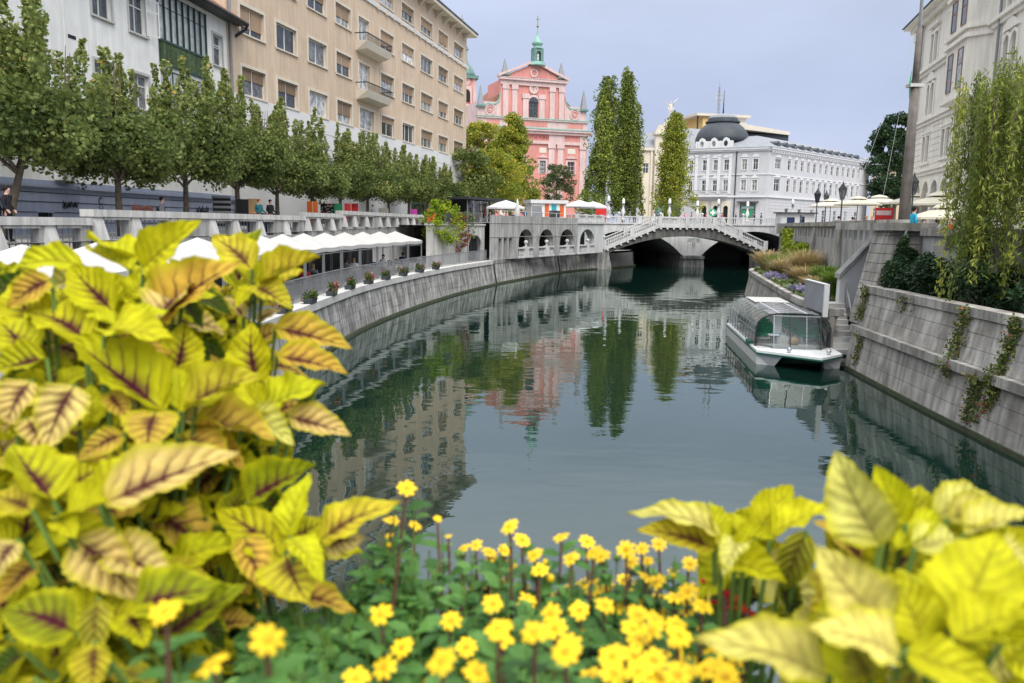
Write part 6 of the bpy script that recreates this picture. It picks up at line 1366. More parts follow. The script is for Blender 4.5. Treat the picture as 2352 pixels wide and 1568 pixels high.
def wall_vine(label, t0, t1, z0, z1, n, seed, mat):
    global rng
    rng = np.random.default_rng(seed); c, s_ = math.cos(WRZ), math.sin(WRZ); k = rng.uniform(0, 1, (n, 2)); keep = k[:, 1] < .45 + .55 * np.abs(np.sin(k[:, 0] * 9 + 1)); k = k[keep]; t = t0 + (t1 - t0) * k[:, 0]; z = z0 + (z1 - z0) * k[:, 1]; o = -.15 - np.abs(rng.normal(0, .2, len(t)))
    P = np.stack([WQ[0] + c * t - s_ * o, WQ[1] + s_ * t + c * o, z], 1)
    t_ = thing('wall_vine', label, 'vine', (0, 0, 0), 0, 'vines on the terrace wall'); mobj('leaves', np_mesh('leaves', leaves(P, .22, RHOMB, up=.0), 4, rng.beta(2, 2, len(t))), mat, t_)
    mb = MB()
    for j in range(6):
        tt = t0 + (t1 - t0) * (j + .5) / 6; mb.tube([(WQ[0] + c * (tt + dx) + s_ * .08, WQ[1] + s_ * (tt + dx) - c * .08, zz) for dx, zz in ((0, z0), (.2, (z0 + z1) / 2), (-.1, z1))], .02, 4)
    mb.build('stems', 'bark', t_)
wall_vine('tall lime-green vine beside the portal', 1.5, 7.5, 2.1, 5.5, 2600, 121, 'lime_leaf')
wall_vine('lime-green vine covering the wall under the first openings', 9, 17.0, 2.1, 4.5, 3200, 122, 'lime_leaf')

# flower boxes on the left quay coping
fl = ['flower trough with white blooms, nearest visible on the quay', 'flower trough with bright red geraniums on the quay', 'flower trough with pink trailing blooms, third along the quay', 'large flower trough with pink and white blooms, fourth along the quay',
      'flower trough fifth along the quay coping', 'flower trough with tall pink blooms, sixth along the quay', 'flower trough with dense red blooms near the last tents', 'flower trough with brownish foliage, eighth along the quay', 'last small flower trough before the bare coping']
for i, y in enumerate([28.8, 32.4, 36.0, 39.6, 43.2, 46.6, 50.2, 54.0, 57.8]):
    s_ = LQ.s_at_y(y); p = LQ.pt(s_, -.32, 2.2); d = LQ.at(s_)[2]
    o = shrub('flower_trough', fl[i], p, (.34, .55, .62), 620, 'geranium', .085, RHOMB, 130 + i, 'flower troughs along the left quay', 8, 'flower box'); o.rotation_euler = (0, 0, math.atan2(d.y, d.x) - R(90))
    mb = MB(); mb.hexa([(-.14, -.42, 0), (.14, -.42, 0), (.14, .42, 0), (-.14, .42, 0)], [(-.18, -.48, .22), (.18, -.48, .22), (.18, .48, .22), (-.18, .48, .22)]); mb.build('trough', 'roof_dark', o)

# ================================================================ CAFÉ TENTS, UMBRELLAS, FURNITURE
def tent(s_, label):
    p = LQ.pt(s_, -1.25, 2.19); d = LQ.at(s_)[2]; t_ = thing('cafe_tent', label, 'tent', p, math.atan2(d.y, d.x), 'white café tents on the promenade')
    W2, Dp, ze, zp = 1.57, 3.0, 2.06, 2.74      # local x along the quay, +y away from the river
    mb = MB(); n = 8; c = (0, Dp / 2, zp)
    edge = [(-W2, 0), (0, 0), (W2, 0), (W2, Dp / 2), (W2, Dp), (0, Dp), (-W2, Dp), (-W2, Dp / 2)]
    mids = []
    for i, (x, y) in enumerate(edge):
        sag = .05 if i % 2 else 0.; mids.append((x * .5, Dp / 2 + (y - Dp / 2) * .5, zp - (zp - ze) * .56 - sag * .6))
    E_ = [(x, y, ze + (.03 if i % 2 == 0 else -.02)) for i, (x, y) in enumerate(edge)]
    for i in range(n):
        j = (i + 1) % n; mb.quad(mids[i], mids[j], c); mb.quad(E_[i], E_[j], mids[j], mids[i])
    mb.build('canopy', 'tent_white', t_)
    mb = MB()
    for i in range(n):
        j = (i + 1) % n; a, b = E_[i], E_[j]; mb.quad((a[0] * 1.005, a[1], a[2] - .2), (b[0] * 1.005, b[1], b[2] - .2), b, a)
    mb.build('valance', 'tent_white', t_)
    for x in (-W2 + .05, W2 - .05):
        for y in (.05, Dp - .05): mb = MB(); mb.box(x - .035, x + .035, y - .035, y + .035, 0, ze + .02); mb.build('post', 'metal_grey', t_)
    mb = MB(); mb.box(-W2, W2, .03, .07, ze - .3, ze - .25); mb.box(-W2, W2, Dp - .07, Dp - .03, ze - .3, ze - .25); mb.build('beam', 'metal_grey', t_)
    return t_
tn = LQ.s_at_y(57.6); k = 0
names = ['last white café tent at the far end of the row'] + [f'white café tent, {w_} from the far end of the row' for w_ in ('second', 'third', 'fourth', 'fifth', 'sixth', 'seventh', 'eighth', 'ninth', 'tenth', 'eleventh', 'twelfth', 'thirteenth')]
while k < 13: tent(tn - 1.6 - k * 3.22, names[k]); k += 1
def chair(p, rz, lab, grp='café chairs under the tents'):
    t_ = thing('cafe_chair', lab, 'chair', p, rz, grp)
    def ms(): m_ = MB(); m_.box(-.22, .22, -.22, .22, .43, .46); return m_.mesh('seat')
    def mk(): m_ = MB(); m_.box(-.22, .22, .2, .23, .5, .86); return m_.mesh('backrest')
    def ml(): m_ = MB(); m_.box(-.015, .015, -.015, .015, 0, .45); return m_.mesh('leg')
    mobj('seat', cached('cs', ms), 'metal_grey', t_); mobj('backrest', cached('cb', mk), 'metal_dark', t_)
    for x in (-.2, .2):
        for y in (-.2, .2): mobj('leg', cached('cl', ml), 'metal_grey', t_, loc=(x, y, 0))
def table(p, lab, grp='café tables under the tents'):
    t_ = thing('cafe_table', lab, 'table', p, 0, grp)
    def mt_(): m_ = MB(); m_.lathe([(.36, .71), (.36, .74)], 14); return m_.mesh('table_top')
    def mp_(): m_ = MB(); m_.lathe([(.22, 0), (.2, .03), (.03, .06), (.03, .71)], 8); return m_.mesh('pedestal')
    mobj('table_top', cached('tt', mt_), 'trim_grey', t_); mobj('pedestal', cached('tp', mp_), 'metal_dark', t_)
random.seed(5); seats = []
ON = ['first', 'second', 'third', 'fourth', 'fifth', 'sixth', 'seventh', 'eighth', 'ninth', 'tenth', 'eleventh', 'twelfth', 'thirteenth', 'fourteenth']
for k in range(13):
    s_ = LQ.s_at_y(26) + k * 2.75
    for off in (-2.0,):
        p = LQ.pt(s_, off + random.uniform(-.15, .15), 2.19); table(p, f'round café table under the tents, {ON[k]} from the near end')
        for sg in (-1, 1):
            q = LQ.pt(s_ + sg * .68, off, 2.19); d = LQ.at(s_)[2]; rz = math.atan2(d.y, d.x) - R(90) + (0 if sg > 0 else math.pi); chair(q, rz, f'café chair on the {"far" if sg > 0 else "near"} side of the {ON[k]} table from the near end'); seats.append((q, rz))
def parasol(name, label, loc, r_, z0, z1, mat, group, n=8, tilt=0, sq=False, arm=False):
    t_ = thing(name, label, 'parasol', loc, R(tilt), group)
    mb = MB(); E_ = []
    for i in range(n):
        a = 2 * math.pi * (i + .5) / n; rr_ = r_ / math.cos(math.pi / 4) if sq and n == 4 else r_; E_.append((rr_ * math.cos(a), rr_ * math.sin(a), z0))
    Mi = [(x * .5, y * .5, z0 + (z1 - z0) * .6) for x, y, z in E_]
    for i in range(n): j = (i + 1) % n; mb.quad(E_[i], E_[j], Mi[j], Mi[i]); mb.quad(Mi[i], Mi[j], (0, 0, z1))
    mb.build('canopy', mat, t_)
    mb = MB()
    for i in range(n): j = (i + 1) % n; a, b = E_[i], E_[j]; mb.quad((a[0], a[1], a[2] - .16), (b[0], b[1], b[2] - .16), b, a)
    mb.build('valance', mat, t_)
    mb = MB(); mb.tube([(0, 0, 0), (0, 0, z1 - .05)], .045, 6); mb.build('pole', 'metal_dark' if arm else 'steel', t_)
    for e_ in E_: mb = MB(); mb.tube([(0, 0, z0 - .25), (e_[0] * .55, e_[1] * .55, z0 + (z1 - z0) * .45 - .04)], .018, 4); mb.build('rib', 'umbrella_cream' if 'cream' in mat else 'steel', t_)
    if arm:
        mb = MB(); mb.lathe([(r_ * .42, z1 - .02 - (z1 - z0) * .1), (r_ * .3, z1 + .12), (.05, z1 + .3)], 8); mb.build('vent_cap', mat, t_)
    return t_
ul_ = ['cream market parasol, farthest left of the right-bank row', 'cream market parasol, second in the right-bank row', 'cream market parasol, third in the right-bank row', 'large cream market parasol behind the wooden mast', 'large cream market parasol right of the mast', 'lower cream market parasol in front, next to the willow']
for i, (px, yy, Y, r_) in enumerate([(1909, 460, 112, 2.9), (1971, 455, 104, 2.9), (2020, 452, 108, 2.9), (2100, 449, 84, 2.9), (2162, 447, 66, 2.7), (2178, 474, 56, 2.5)]):
    p = at(px, yy, Y); parasol('market_parasol', ul_[i], (p.x, p.y, 4.72), r_, p.z - 4.72 - .75, p.z - 4.72, 'umbrella_cream', 'cream parasols on the right bank', 8, 0, arm=True)
for i, (px, yy, Y, r_, lab) in enumerate([(1162, 459, 86, 2.2, 'white terrace parasol above the arcade'), (1331, 459, 106, 2.4, 'white parasol left of the red banner'), (1362, 462, 110, 2.3, 'white parasol over the red banner')]):
    p = at(px, yy, Y); parasol('terrace_parasol', lab, (p.x, p.y, 5.66), r_, p.z - 5.66 - .8, p.z - 5.66, 'umbrella_white', 'white parasols on the terrace', 6 if i else 8)
p = at(1188, 500, 84); fp = thing('folded_parasol', 'folded white parasol on the terrace', 'parasol', (p.x, p.y, 5.64)); mb = MB(); mb.smooth = True; mb.lathe([(.06, .3), (.3, .45), (.26, 1.2), (.14, 2.0), (.04, 2.5)], 9); mb.build('canopy', 'umbrella_white', fp); mb = MB(); mb.tube([(0, 0, 0), (0, 0, 2.6)], .035, 6); mb.build('pole', 'steel', fp)
# terrace pavilion, kiosk, banner
p = at(1128, 500, 88); pv = thing('glass_pavilion', 'dark glazed pavilion with flat roof on the terrace', 'pavilion', (p.x, p.y, 5.62), ARZ)
mb = MB(); mb.box(-1.5, 9.5, 2, 8, 2.55, 2.8); mb.build('roof', 'metal_dark', pv); mb = MB(); mb.box(-1, 9, 5, 5.2, 0, 2.55); mb.build('back_wall', 'dark_room', pv)
for k in range(7): mb = MB(); mb.box(-1 + k * 1.6, -.92 + k * 1.6, 2.4, 2.48, 0, 2.55); mb.build('post', 'metal_grey', pv)
for k in range(3): mb = MB(); mb.box(-.9 + k * 1.6, .5 + k * 1.6, 2.42, 2.45, 0.1, 2.4); mb.build('glass_panel', 'clear_glass', pv)
p = at(1272, 500, 97); ks = thing('white_kiosk', 'white kiosk with poster panels on the terrace', 'kiosk', (p.x, p.y, 5.7), R(15))
mb = MB(); mb.box(-2.8, 1.5, 0, 3, 0, 2.35); mb.build('body', 'panel_white', ks); mb = MB(); mb.box(-3.0, 1.7, -.3, 3.2, 2.35, 2.75); mb.build('roof', 'trim_white', ks)
for x, m_ in ((-.9, 'orange_paint'), (1.0, 'orange_paint')): mb = MB(); mb.box(x - .25, x + .25, -.04, -.01, .8, 2.25); mb.build('poster', m_, ks)
mb = MB(); mb.box(-.3, .3, -.05, -.01, 1.55, 2.2); mb.build('teal_poster', 'teal_paint', ks); mb = MB(); mb.box(-.6, .75, -.03, -.005, .6, 1.5); mb.build('window', 'window_glass', ks)
p = at(1233, 500, 90); sc_ = MB(); sc_.box(-.55, .55, -.3, .3, 0.05, 1.9); sc_.box(-.6, .6, -.35, .35, 0, .05); tag(sc_.build('menu_cabinet', 'metal_grey', None, loc=(p.x, p.y, 5.68)), 'grey cabinet on the terrace left of the kiosk', 'cabinet')
tr2 = thing('terrace_railing', 'thin white railing on top of the arcade wall', 'railing', (AP[0], AP[1], 0), ARZ)
mb = MB(); mb.box(1, 20.8, .2, .24, 6.75, 6.79); mb.build('handrail', 'trim_white', tr2)
for x in (3.5, 7.5, 11.6, 15.2, 19.5): mb = MB(); mb.box(x, x + .05, .2, .25, 6.32, 6.75); mb.build('post', 'trim_white', tr2)
for i, x in enumerate((4.8, 8.3, 12.2, 15.2)):
    o = MB(); o.tube([(0, 0, 0), (0, 0, 3.2)], .045, 6); oo = o.build('terrace_pole', 'metal_grey', None, loc=arc(x, .4, 5.66)); tag(oo, ['thin steel pole on the arcade, leftmost', 'thin steel pole beside the folded parasol', 'thin steel pole in the middle of the arcade terrace', 'thin steel pole with teal tip near the kiosk'][i], 'pole', 'steel poles on the terrace')
p = at(1381, 480, 113); mb = MB(); mb.box(-.75, .75, 0, .1, .2, 2.6); tag(mb.build('red_banner', 'red_paint', None, loc=(p.x, p.y, 5.7)), 'red banner panel under the white parasols', 'banner')
ph = at(1637, 488, 128); mb = MB(); mb.lathe([(.62, -.06), (.62, .06)], 18); o = mb.mesh('sign'); cr = thing('pharmacy_sign', 'round green pharmacy sign with cross', 'sign', (ph.x, ph.y, ph.z)); oo = mobj('disc', o, 'green_paint', cr); oo.rotation_euler = (R(90), 0, 0)
mb = MB(); mb.box(-.42, .42, -.12, -.07, -.14, .14); mb.box(-.14, .14, -.121, -.069, -.42, .42); mb.build('cross', 'trim_white', cr); mb = MB(); mb.tube([(0, .1, -3.6), (0, .1, .4)], .06, 6); mb.build('post', 'metal_dark', cr)

# boards and racks of the street market, left bank
def board(x0, x1, y0, off, mat, lab, name='market_board', group='market boards along the left street'):
    ta, tb = par_at(x0, off), par_at(x1, off); q = par((ta + tb) / 2, off); top = at((x0 + x1) / 2, y0, q.y).z; z = street_z((ta + tb) / 2)
    wd = max(.5, min(abs(tb - ta) * .33, 2.2))
    t_ = thing(name, lab, 'display board', (q.x, q.y, z), R(8), group); hgt = max(1.2, top - z)
    # facing the river: width measured across the line of sight
    wd = (x1 - x0) / FPX * q.y
    mb = MB(); mb.box(-wd / 2, wd / 2, 0, .06, .35, hgt); mb.build('panel', mat, t_)
    for x in (-wd / 2 + .05, wd / 2 - .05): mb = MB(); mb.box(x - .03, x + .03, .061, .12, 0, hgt - .05); mb.build('leg', 'metal_dark', t_)
    return t_, wd, hgt
t_, wd, hg = board(491, 530, 452, 1.3, 'black', 'dark rack of dangling wares beside the plane trunk')
for k in range(6): mb = MB(); mb.box(-wd / 2 - .02, wd / 2 + .02, -.08, -.01, .5 + k * .25, .62 + k * .25); mb.build('shelf', 'cloth_grey', t_)
board(545, 571, 457, 1.5, 'black', 'black display panel left of the tan panel'); board(571.5, 591, 456, 1.7, 'tan_board', 'tan display panel beside the red-haired person')
t_, wd, hg = board(706, 730, 462, 1.5, 'orange_paint', 'orange-red display board on the left street'); mb = MB(); mb.box(.0, .05, -.03, -.005, .4, hg); mb.build('seam', 'tan_board', t_)
t_, wd, hg = board(737, 767, 467, 1.6, 'black', 'black board covered with small jewellery')
rj = random.Random(3)
for k in range(70):
    x, z = rj.uniform(-wd / 2 + .05, wd / 2 - .05), rj.uniform(.5, hg - .05); mb = MB(); mb.box(x - .035, x + .035, -.03, -.005, z - .03, z + .03); mb.build('trinket', rj.choice(['trim_white', 'trim_grey', 'red_paint', 'trim_cream']), t_)
board(768, 784, 467, 1.7, 'green_paint', 'green display board next to the jewellery board')
for x0, x1, lab in ((792, 806, 'left red display board beside the plane trunk'), (808, 823, 'right red display board beside the plane trunk')): board(x0, x1, 467, 1.5, 'red_paint', lab)
board(870, 892, 478, 1.5, 'trim_cream', 'low cream display board on the left street'); board(943, 958, 480, 1.5, 'magenta_paint', 'magenta display board far along the left street'); board(980, 1000, 480, 1.6, 'orange_paint', 'orange display board behind the yellow-green tree')
q = par(5.2, .9, street_z(5)); mb = MB(); mb.box(-.9, .9, 0, .6, .45, .75); mb.box(-.9, .9, .02, .58, 0, .44); tag(mb.build('blue_crate_table', 'cloth_navy', None, loc=q, rz=R(8)), 'blue-clothed stall table seen through the parapet openings', 'stall table')
mb = MB(); mb.box(-.8, .2, .05, .5, .76, 1.0); tag(mb.build('red_box', 'red_paint', None, loc=q, rz=R(8)), 'red box on the blue stall table behind the parapet', 'box')

# ================================================================ LAMPS, MAST
def lantern(label, p, h, s_, arm=False):
    t_ = thing('street_lantern', label, 'street lamp', p, 0, 'lanterns on the right bank')
    mb = MB(); mb.smooth = True; mb.lathe([(.12 * s_, 0), (.1 * s_, .5), (.06 * s_, 1), (.05 * s_, h - .9 * s_)], 8); mb.build('post', 'metal_dark', t_)
    z = h - .9 * s_
    mb = MB(); mb.lathe([(.12 * s_, z), (.27 * s_, z + .7 * s_)], 6); mb.build('lantern_glass', 'window_glass', t_)
    for k in range(6): a = 2 * math.pi * k / 6; mb = MB(); mb.tube([(.125 * s_ * math.cos(a), .125 * s_ * math.sin(a), z), (.28 * s_ * math.cos(a), .28 * s_ * math.sin(a), z + .7 * s_)], .018 * s_, 4); mb.build('lantern_bar', 'metal_dark', t_)
    mb = MB(); mb.lathe([(.32 * s_, z + .7 * s_), (.3 * s_, z + .76 * s_), (.12 * s_, z + 1.0 * s_), (.05 * s_, z + 1.12 * s_), (.01, z + 1.3 * s_)], 6); mb.build('lantern_cap', 'metal_dark', t_)
for px, yt, Y, s_, lab in ((1937, 418, 90, 1.6, 'tall black street lantern in front of the domed building'), (1879, 432, 96, 1.4, 'black street lantern at the left end of the parasols'), (1899, 438, 112, 1.4, 'small black street lantern between two parasols'), (2101, 398, 58, 1.25, 'large black street lantern right of the wooden mast')):
    p = at(px, yt, Y); lantern(lab, (p.x, p.y, 4.72), p.z - 4.72 - .3 * s_, s_)
p = at(2075, 515, 36.5); ms_ = thing('wooden_mast', 'tall weathered wooden mast with white upper pole beside the parapet', 'mast', (p.x, p.y, 4.72))
mb = MB(); mb.smooth = True; mb.tube([(0, 0, 0), (0, 0, 4), (0, 0, 7.1)], [.26, .22, .17], 12); mb.build('lower_mast', 'wood_mast', ms_)
mb = MB(); mb.smooth = True; mb.tube([(0, 0, 7.1), (.0, 0, 9.5)], [.15, .11], 10); mb.build('upper_mast', 'wood_mast', ms_)
mb = MB(); mb.box(-.3, .32, -.22, .22, 7.0, 7.14); mb.build('clamp', 'trim_grey', ms_)
mb = MB(); mb.smooth = True; mb.tube([(0, 0, 9.4), (0, 0, 20)], [.08, .06], 8); mb.build('white_pole', 'trim_white', ms_)
mb = MB(); mb.tube([(-.25, -.1, 6.5), (-.28, -.1, 7.1), (-.2, 0, 7.7)], [.012, .035, .01], 6); mb.build('green_flag_cloth', 'green_paint', ms_)
mb = MB(); mb.tube([(-.22, 0, 9.3), (-2.6, .3, .8)], .007, 4); mb.tube([(-.2, 0, 9.3), (-1.0, .1, 2.0)], .007, 4); mb.build('halyard', 'trim_grey', ms_)
p = at(2030, 490, 88); bn = thing('red_poster_stand', 'red and white poster stand under the parasols', 'poster stand', (p.x, p.y, 4.72), R(-20))
mb = MB(); mb.box(-.9, .9, 0, .08, .3, 3.1); mb.build('panel', 'red_paint', bn)
for za_, zb_ in ((.4, 1.1), (2.3, 2.8)): mb = MB(); mb.box(-.75, .75, -.02, -.005, za_, zb_); mb.build('pale_stripe', 'church_pale', bn)
for x in (-.9, .86): mb = MB(); mb.box(x, x + .05, .02, .06, 0, 3.2); mb.build('post', 'metal_dark', bn)
p = at(1833, 490, 106); kk = thing('pale_hut', 'pale flat-roofed hut with blue screen at the right bridge end', 'hut', (p.x, p.y, 4.8)); mb = MB(); mb.box(-2.2, 2.2, 0, 2.2, 0, 2.6); mb.build('wall', 'panel_white', kk); mb = MB(); mb.box(-2.5, 2.5, -.4, 2.4, 2.6, 2.75); mb.build('roof', 'metal_dark', kk); mb = MB(); mb.box(-1.4, -.4, -.04, -.005, 1.2, 2.1); mb.build('screen', 'cloth_navy', kk); mb = MB(); mb.box(.3, .9, -.04, -.005, .2, 2.2); mb.build('door', 'dark_room', kk)

# ================================================================ PEOPLE
def skin_body(name, verts, edges, rad, root=0):
    me = bpy.data.meshes.new(name); me.from_pydata(verts, edges, []); o = bpy.data.objects.new(name, me); col.objects.link(o)
    o.modifiers.new('s', 'SKIN'); sv = me.skin_vertices[0].data
    for i, r_ in enumerate(rad): sv[i].radius = (r_, r_) if not isinstance(r_, tuple) else r_
    sv[root].use_root = True
    o.modifiers.new('u', 'SUBSURF').levels = 2
    dg = bpy.context.evaluated_depsgraph_get(); m2 = bpy.data.meshes.new_from_object(o.evaluated_get(dg)); bpy.data.objects.remove(o); m2.name = name
    return m2
def body(sit):
    V = [(0, 0, .95), (0, 0, 1.15), (0, 0, 1.38), (0, 0, 1.47), (0, -.02, 1.53), (0, -.03, 1.62), (0, -.02, 1.70)]
    E_ = [(0, 1), (1, 2), (2, 3), (3, 4), (4, 5), (5, 6)]; Rd = [(.16, .11), (.14, .1), (.17, .1), (.06, .06), (.07, .075), (.085, .1), (.06, .07)]
    for s_ in (-1, 1):
        i = len(V); V += [(s_ * .19, 0, 1.40), (s_ * .25, .02, 1.14), (s_ * .24, -.12 if not sit else -.25, .95 if not sit else 1.02), (s_ * .22, -.16 if not sit else -.32, .88 if not sit else 1.02)]
        E_ += [(2, i), (i, i + 1), (i + 1, i + 2), (i + 2, i + 3)]; Rd += [.06, .048, .036, .04]
        i = len(V)
        if sit: V += [(s_ * .1, -.05, .92), (s_ * .13, -.45, .92), (s_ * .13, -.45, .5), (s_ * .13, -.58, .46)]
        else: V += [(s_ * .1, 0, .86), (s_ * .11, -.01, .5), (s_ * .11, .02, .09), (s_ * .12, -.13, .04)]
        E_ += [(0, i), (i, i + 1), (i + 1, i + 2), (i + 2, i + 3)]; Rd += [.095, .065, .045, .042]
    if sit: V = [(x, y, z - .46) for x, y, z in V]
    me = skin_body('body_sit' if sit else 'body', V, E_, Rd)
    dz = -.46 if sit else 0
    for p in me.polygons:
        c = p.center; z = c.z - dz
        if z > 1.50: mi = 1 if (z > 1.655 or c.y > .0 and z > 1.52) else 0
        elif z > 1.455: mi = 0
        elif abs(c.x) > .17 and z < 1.0 and z > .8 and not (sit and c.y < -.36): mi = 0
        elif z > .95 and not (sit and c.y < -.12 and z < 1.0): mi = 2
        elif z < .1 + (.4 if sit else 0): mi = 4
        else: mi = 3
        p.material_index = mi; p.use_smooth = True
    return me
BODY = {False: body(False), True: body(True)}
BIDX = {}
for k_, b_ in BODY.items():
    ar_ = [0] * len(b_.polygons); b_.polygons.foreach_get('material_index', ar_); BIDX[k_] = ar_
def person(label, p, rz, hair, top, bottom='cloth_denim', sit=False, scale=1., group=None):
    me = BODY[sit].copy()
    for m_ in ('skin', hair, top, bottom, 'black'): me.materials.append(MATS[m_])
    me.polygons.foreach_set('material_index', BIDX[sit])
    t_ = thing('person', label, 'person', p, rz, group); o = mobj('body', me, 'skin', t_); o.scale = (scale,) * 3
    mb = MB(); mb.smooth = True; mb.lathe([(.02, .0), (.085, .03), (.1, .09), (.09, .15), (.04, .19)], 10, (0, .0, 1.56 + (-.46 if sit else 0))); hh = mb.build('hair', hair, t_); hh.scale = (scale * .98, scale * 1.05, scale)
    return t_
def pp(px, off, z=None): t = par_at(px, off); q = par(t, off, street_z(t)); return q
for px, off, hair, top, lab, sc_ in ((20, .9, 'hair_dark', 'cloth_black', 'dark-clad person with shoulder-length hair at the far left behind the parapet', 1.04), (-6, 1.0, 'hair_dark', 'cloth_black', 'dark-clad person cut by the left edge of the picture', 1.0), (374, 1.2, 'hair_dark', 'cloth_grey', 'dark-haired person in grey walking past the graffiti', .97)):
    person(lab, pp(px, off), R(100), hair, top, 'cloth_black', scale=sc_)
for px, off, hair, top, lab in ((596, .7, 'hair_red', 'cloth_teal', 'red-haired person in teal sitting by the tan panel'), (622, .75, 'hair_dark', 'cloth_black', 'person in black sitting hand to face behind the parapet'), (882 - 25, .7, 'hair_dark', 'cloth_grey', 'dark-haired person sitting left of the cream board')):
    q = pp(px, off); q.z += .5; person(lab, q, R(60), hair, top, 'cloth_black', True); mb = MB(); mb.box(-.25, .25, -.25, .3, 0, .5); q2 = q.copy(); q2.z -= .5; tag(mb.build('stool', 'bark_dark', None, loc=q2), 'low wooden stool under ' + lab.split(' sitting')[0], 'stool')
random.seed(9)
cs = [(9, 'hair_brown', 'cloth_red', 'café guest in red at a table under the tents'), (10, 'hair_fair', 'cloth_grey', 'café guest in grey opposite the guest in red'), (15, 'hair_fair', 'cloth_white', 'café guest in white under the middle tents'), (14, 'hair_brown', 'cloth_grey', 'café guest in grey beside the guest in white'), (19, 'hair_dark', 'cloth_white', 'dark-haired café guest in white near the end of the tents'), (22, 'hair_dark', 'cloth_navy', 'dark-haired café guest in navy at the last table'), (4, 'hair_brown', 'cloth_black', 'café guest in black under the nearer tents')]
for i, hair, top, lab in cs:
    q, rz = seats[i]; q = q.copy(); q.z += .46 - .46 + .0; person(lab, (q.x, q.y, q.z), rz, hair, top, 'cloth_denim', True)
p = at(2098, 500, 35.2); person('man in bright blue shirt walking along the right parapet', (p.x, p.y, 4.72), R(90), 'hair_dark', 'cloth_blue', 'cloth_grey', scale=1.02)
rb = [(1926, 62, 'hair_dark', 'cloth_grey', 'distant person in grey under the first parasol'), (1958, 66, 'hair_dark', 'cloth_red', 'distant person in red behind the parapet columns'), (1990, 58, 'hair_fair', 'cloth_black', 'fair-haired person in black by the parapet'), (2003, 60, 'hair_fair', 'cloth_white', 'person in white next to the fair-haired person'), (2122, 47, 'hair_dark', 'cloth_black', 'dark head behind the parapet right of the blue shirt'), (2152, 46, 'hair_dark', 'cloth_grey', 'low dark head at the arcade columns'), (2186, 44, 'hair_red', 'cloth_red', 'person with reddish hair sitting under the low parasol'), (2206, 50, 'hair_dark', 'cloth_black', 'waiter in black standing beside the arcade')]
for px, Y, hair, top, lab in rb: p = at(px, 505, Y); person(lab, (p.x, p.y, 4.72 - (.35 if px in (2122, 2152, 2186) else 0)), R(random.uniform(0, 360)), hair, top, 'cloth_denim')
cl_ = ['hair_dark', 'hair_brown', 'hair_fair', 'hair_dark']; ct = ['cloth_black', 'cloth_red', 'cloth_white', 'cloth_grey', 'cloth_navy', 'cloth_pink', 'cloth_denim']; cn = dict(cloth_black='black', cloth_red='red', cloth_white='white', cloth_grey='grey', cloth_navy='navy', cloth_pink='pink', cloth_denim='denim blue')
ordn = ['first', 'second', 'third', 'fourth', 'fifth', 'sixth', 'seventh', 'eighth', 'ninth', 'tenth', 'eleventh', 'twelfth', 'thirteenth', 'fourteenth', 'fifteenth', 'sixteenth']
for k, (px, Y) in enumerate([(1409, 113), (1446, 114), (1470, 116), (1503, 113), (1511, 117), (1522, 114), (1572, 115), (1588, 113), (1622, 116), (1658, 114), (1690, 113), (1733, 112), (1748, 112), (1784, 113), (1806, 110), (1840, 104)]):
    p = at(px, 500, Y); c = ct[(k * 3 + k // 4) % 7]; person(f'pedestrian in {cn[c]} crossing the bridge, {ordn[k]} from the left', (p.x, p.y, 5.78), R(90 if k % 2 else -90), cl_[k % 4], c, 'cloth_denim', group='pedestrians on the bridge')
for k, (px, Y) in enumerate([(1126, 90), (1150, 91), (1178, 90), (1206, 92), (1245, 95)]):
    p = at(px, 490, Y); c = ct[(k * 2) % 7]; person(f'terrace guest in {cn[c]}, {ordn[k]} from the left above the arcade', (p.x, p.y, 5.6), R(k * 70), cl_[k % 4], c, 'cloth_black', k % 2 == 0, group='guests on the terrace')
# winged statue on the cream house
me = BODY[False].copy(); me.materials.append(MATS['trim_cream'])
for p_ in me.polygons: p_.material_index = 0
stt = thing('roof_statue', 'pale statue with raised arm on the cream house roof', 'statue', (32.4, 171.2, 27.6), R(10)); o = mobj('figure', me, 'trim_cream', stt); o.scale = (2.1, 2.1, 2.1)
mb = MB(); mb.smooth = True; mb.tube([(.35, 0, 2.9), (.8, 0, 3.6), (1.5, 0, 4.3)], [.14, .11, .05], 6); mb.build('raised_arm', 'trim_cream', stt)
mb = MB(); mb.smooth = True; mb.tube([(-.35, 0, 2.9), (-.85, 0, 3.0), (-1.0, 0, 3.7)], [.14, .11, .06], 6); mb.build('left_arm', 'trim_cream', stt)

# ================================================================ FOREGROUND: planter on the viewer's footbridge
vb = thing('viewing_footbridge', 'footbridge carrying the flower planter in the foreground', 'bridge')
mb = MB(); mb.box(-10, 14, -3.2, .32, 3.55, 3.9); mb.build('deck', 'bridge_dark', vb)
mb = MB(); mb.box(-8, 12, .34, .42, 4.62, 4.7); mb.build('handrail', 'metal_dark', vb)
for k in range(41): mb = MB(); mb.box(-8 + k * .5, -7.96 + k * .5, .36, .4, 3.9, 4.62); mb.build('baluster', 'metal_dark', vb)
pb = thing('flower_planter', 'long dark planter box holding the foreground flowers', 'planter')
mb = MB(); mb.box(-1.6, 1.6, .45, .85, 4.42, 4.70); mb.build('box', 'roof_dark', pb); mb = MB(); mb.box(-1.58, 1.58, .47, .83, 4.701, 4.715); mb.build('soil', 'earth', pb)

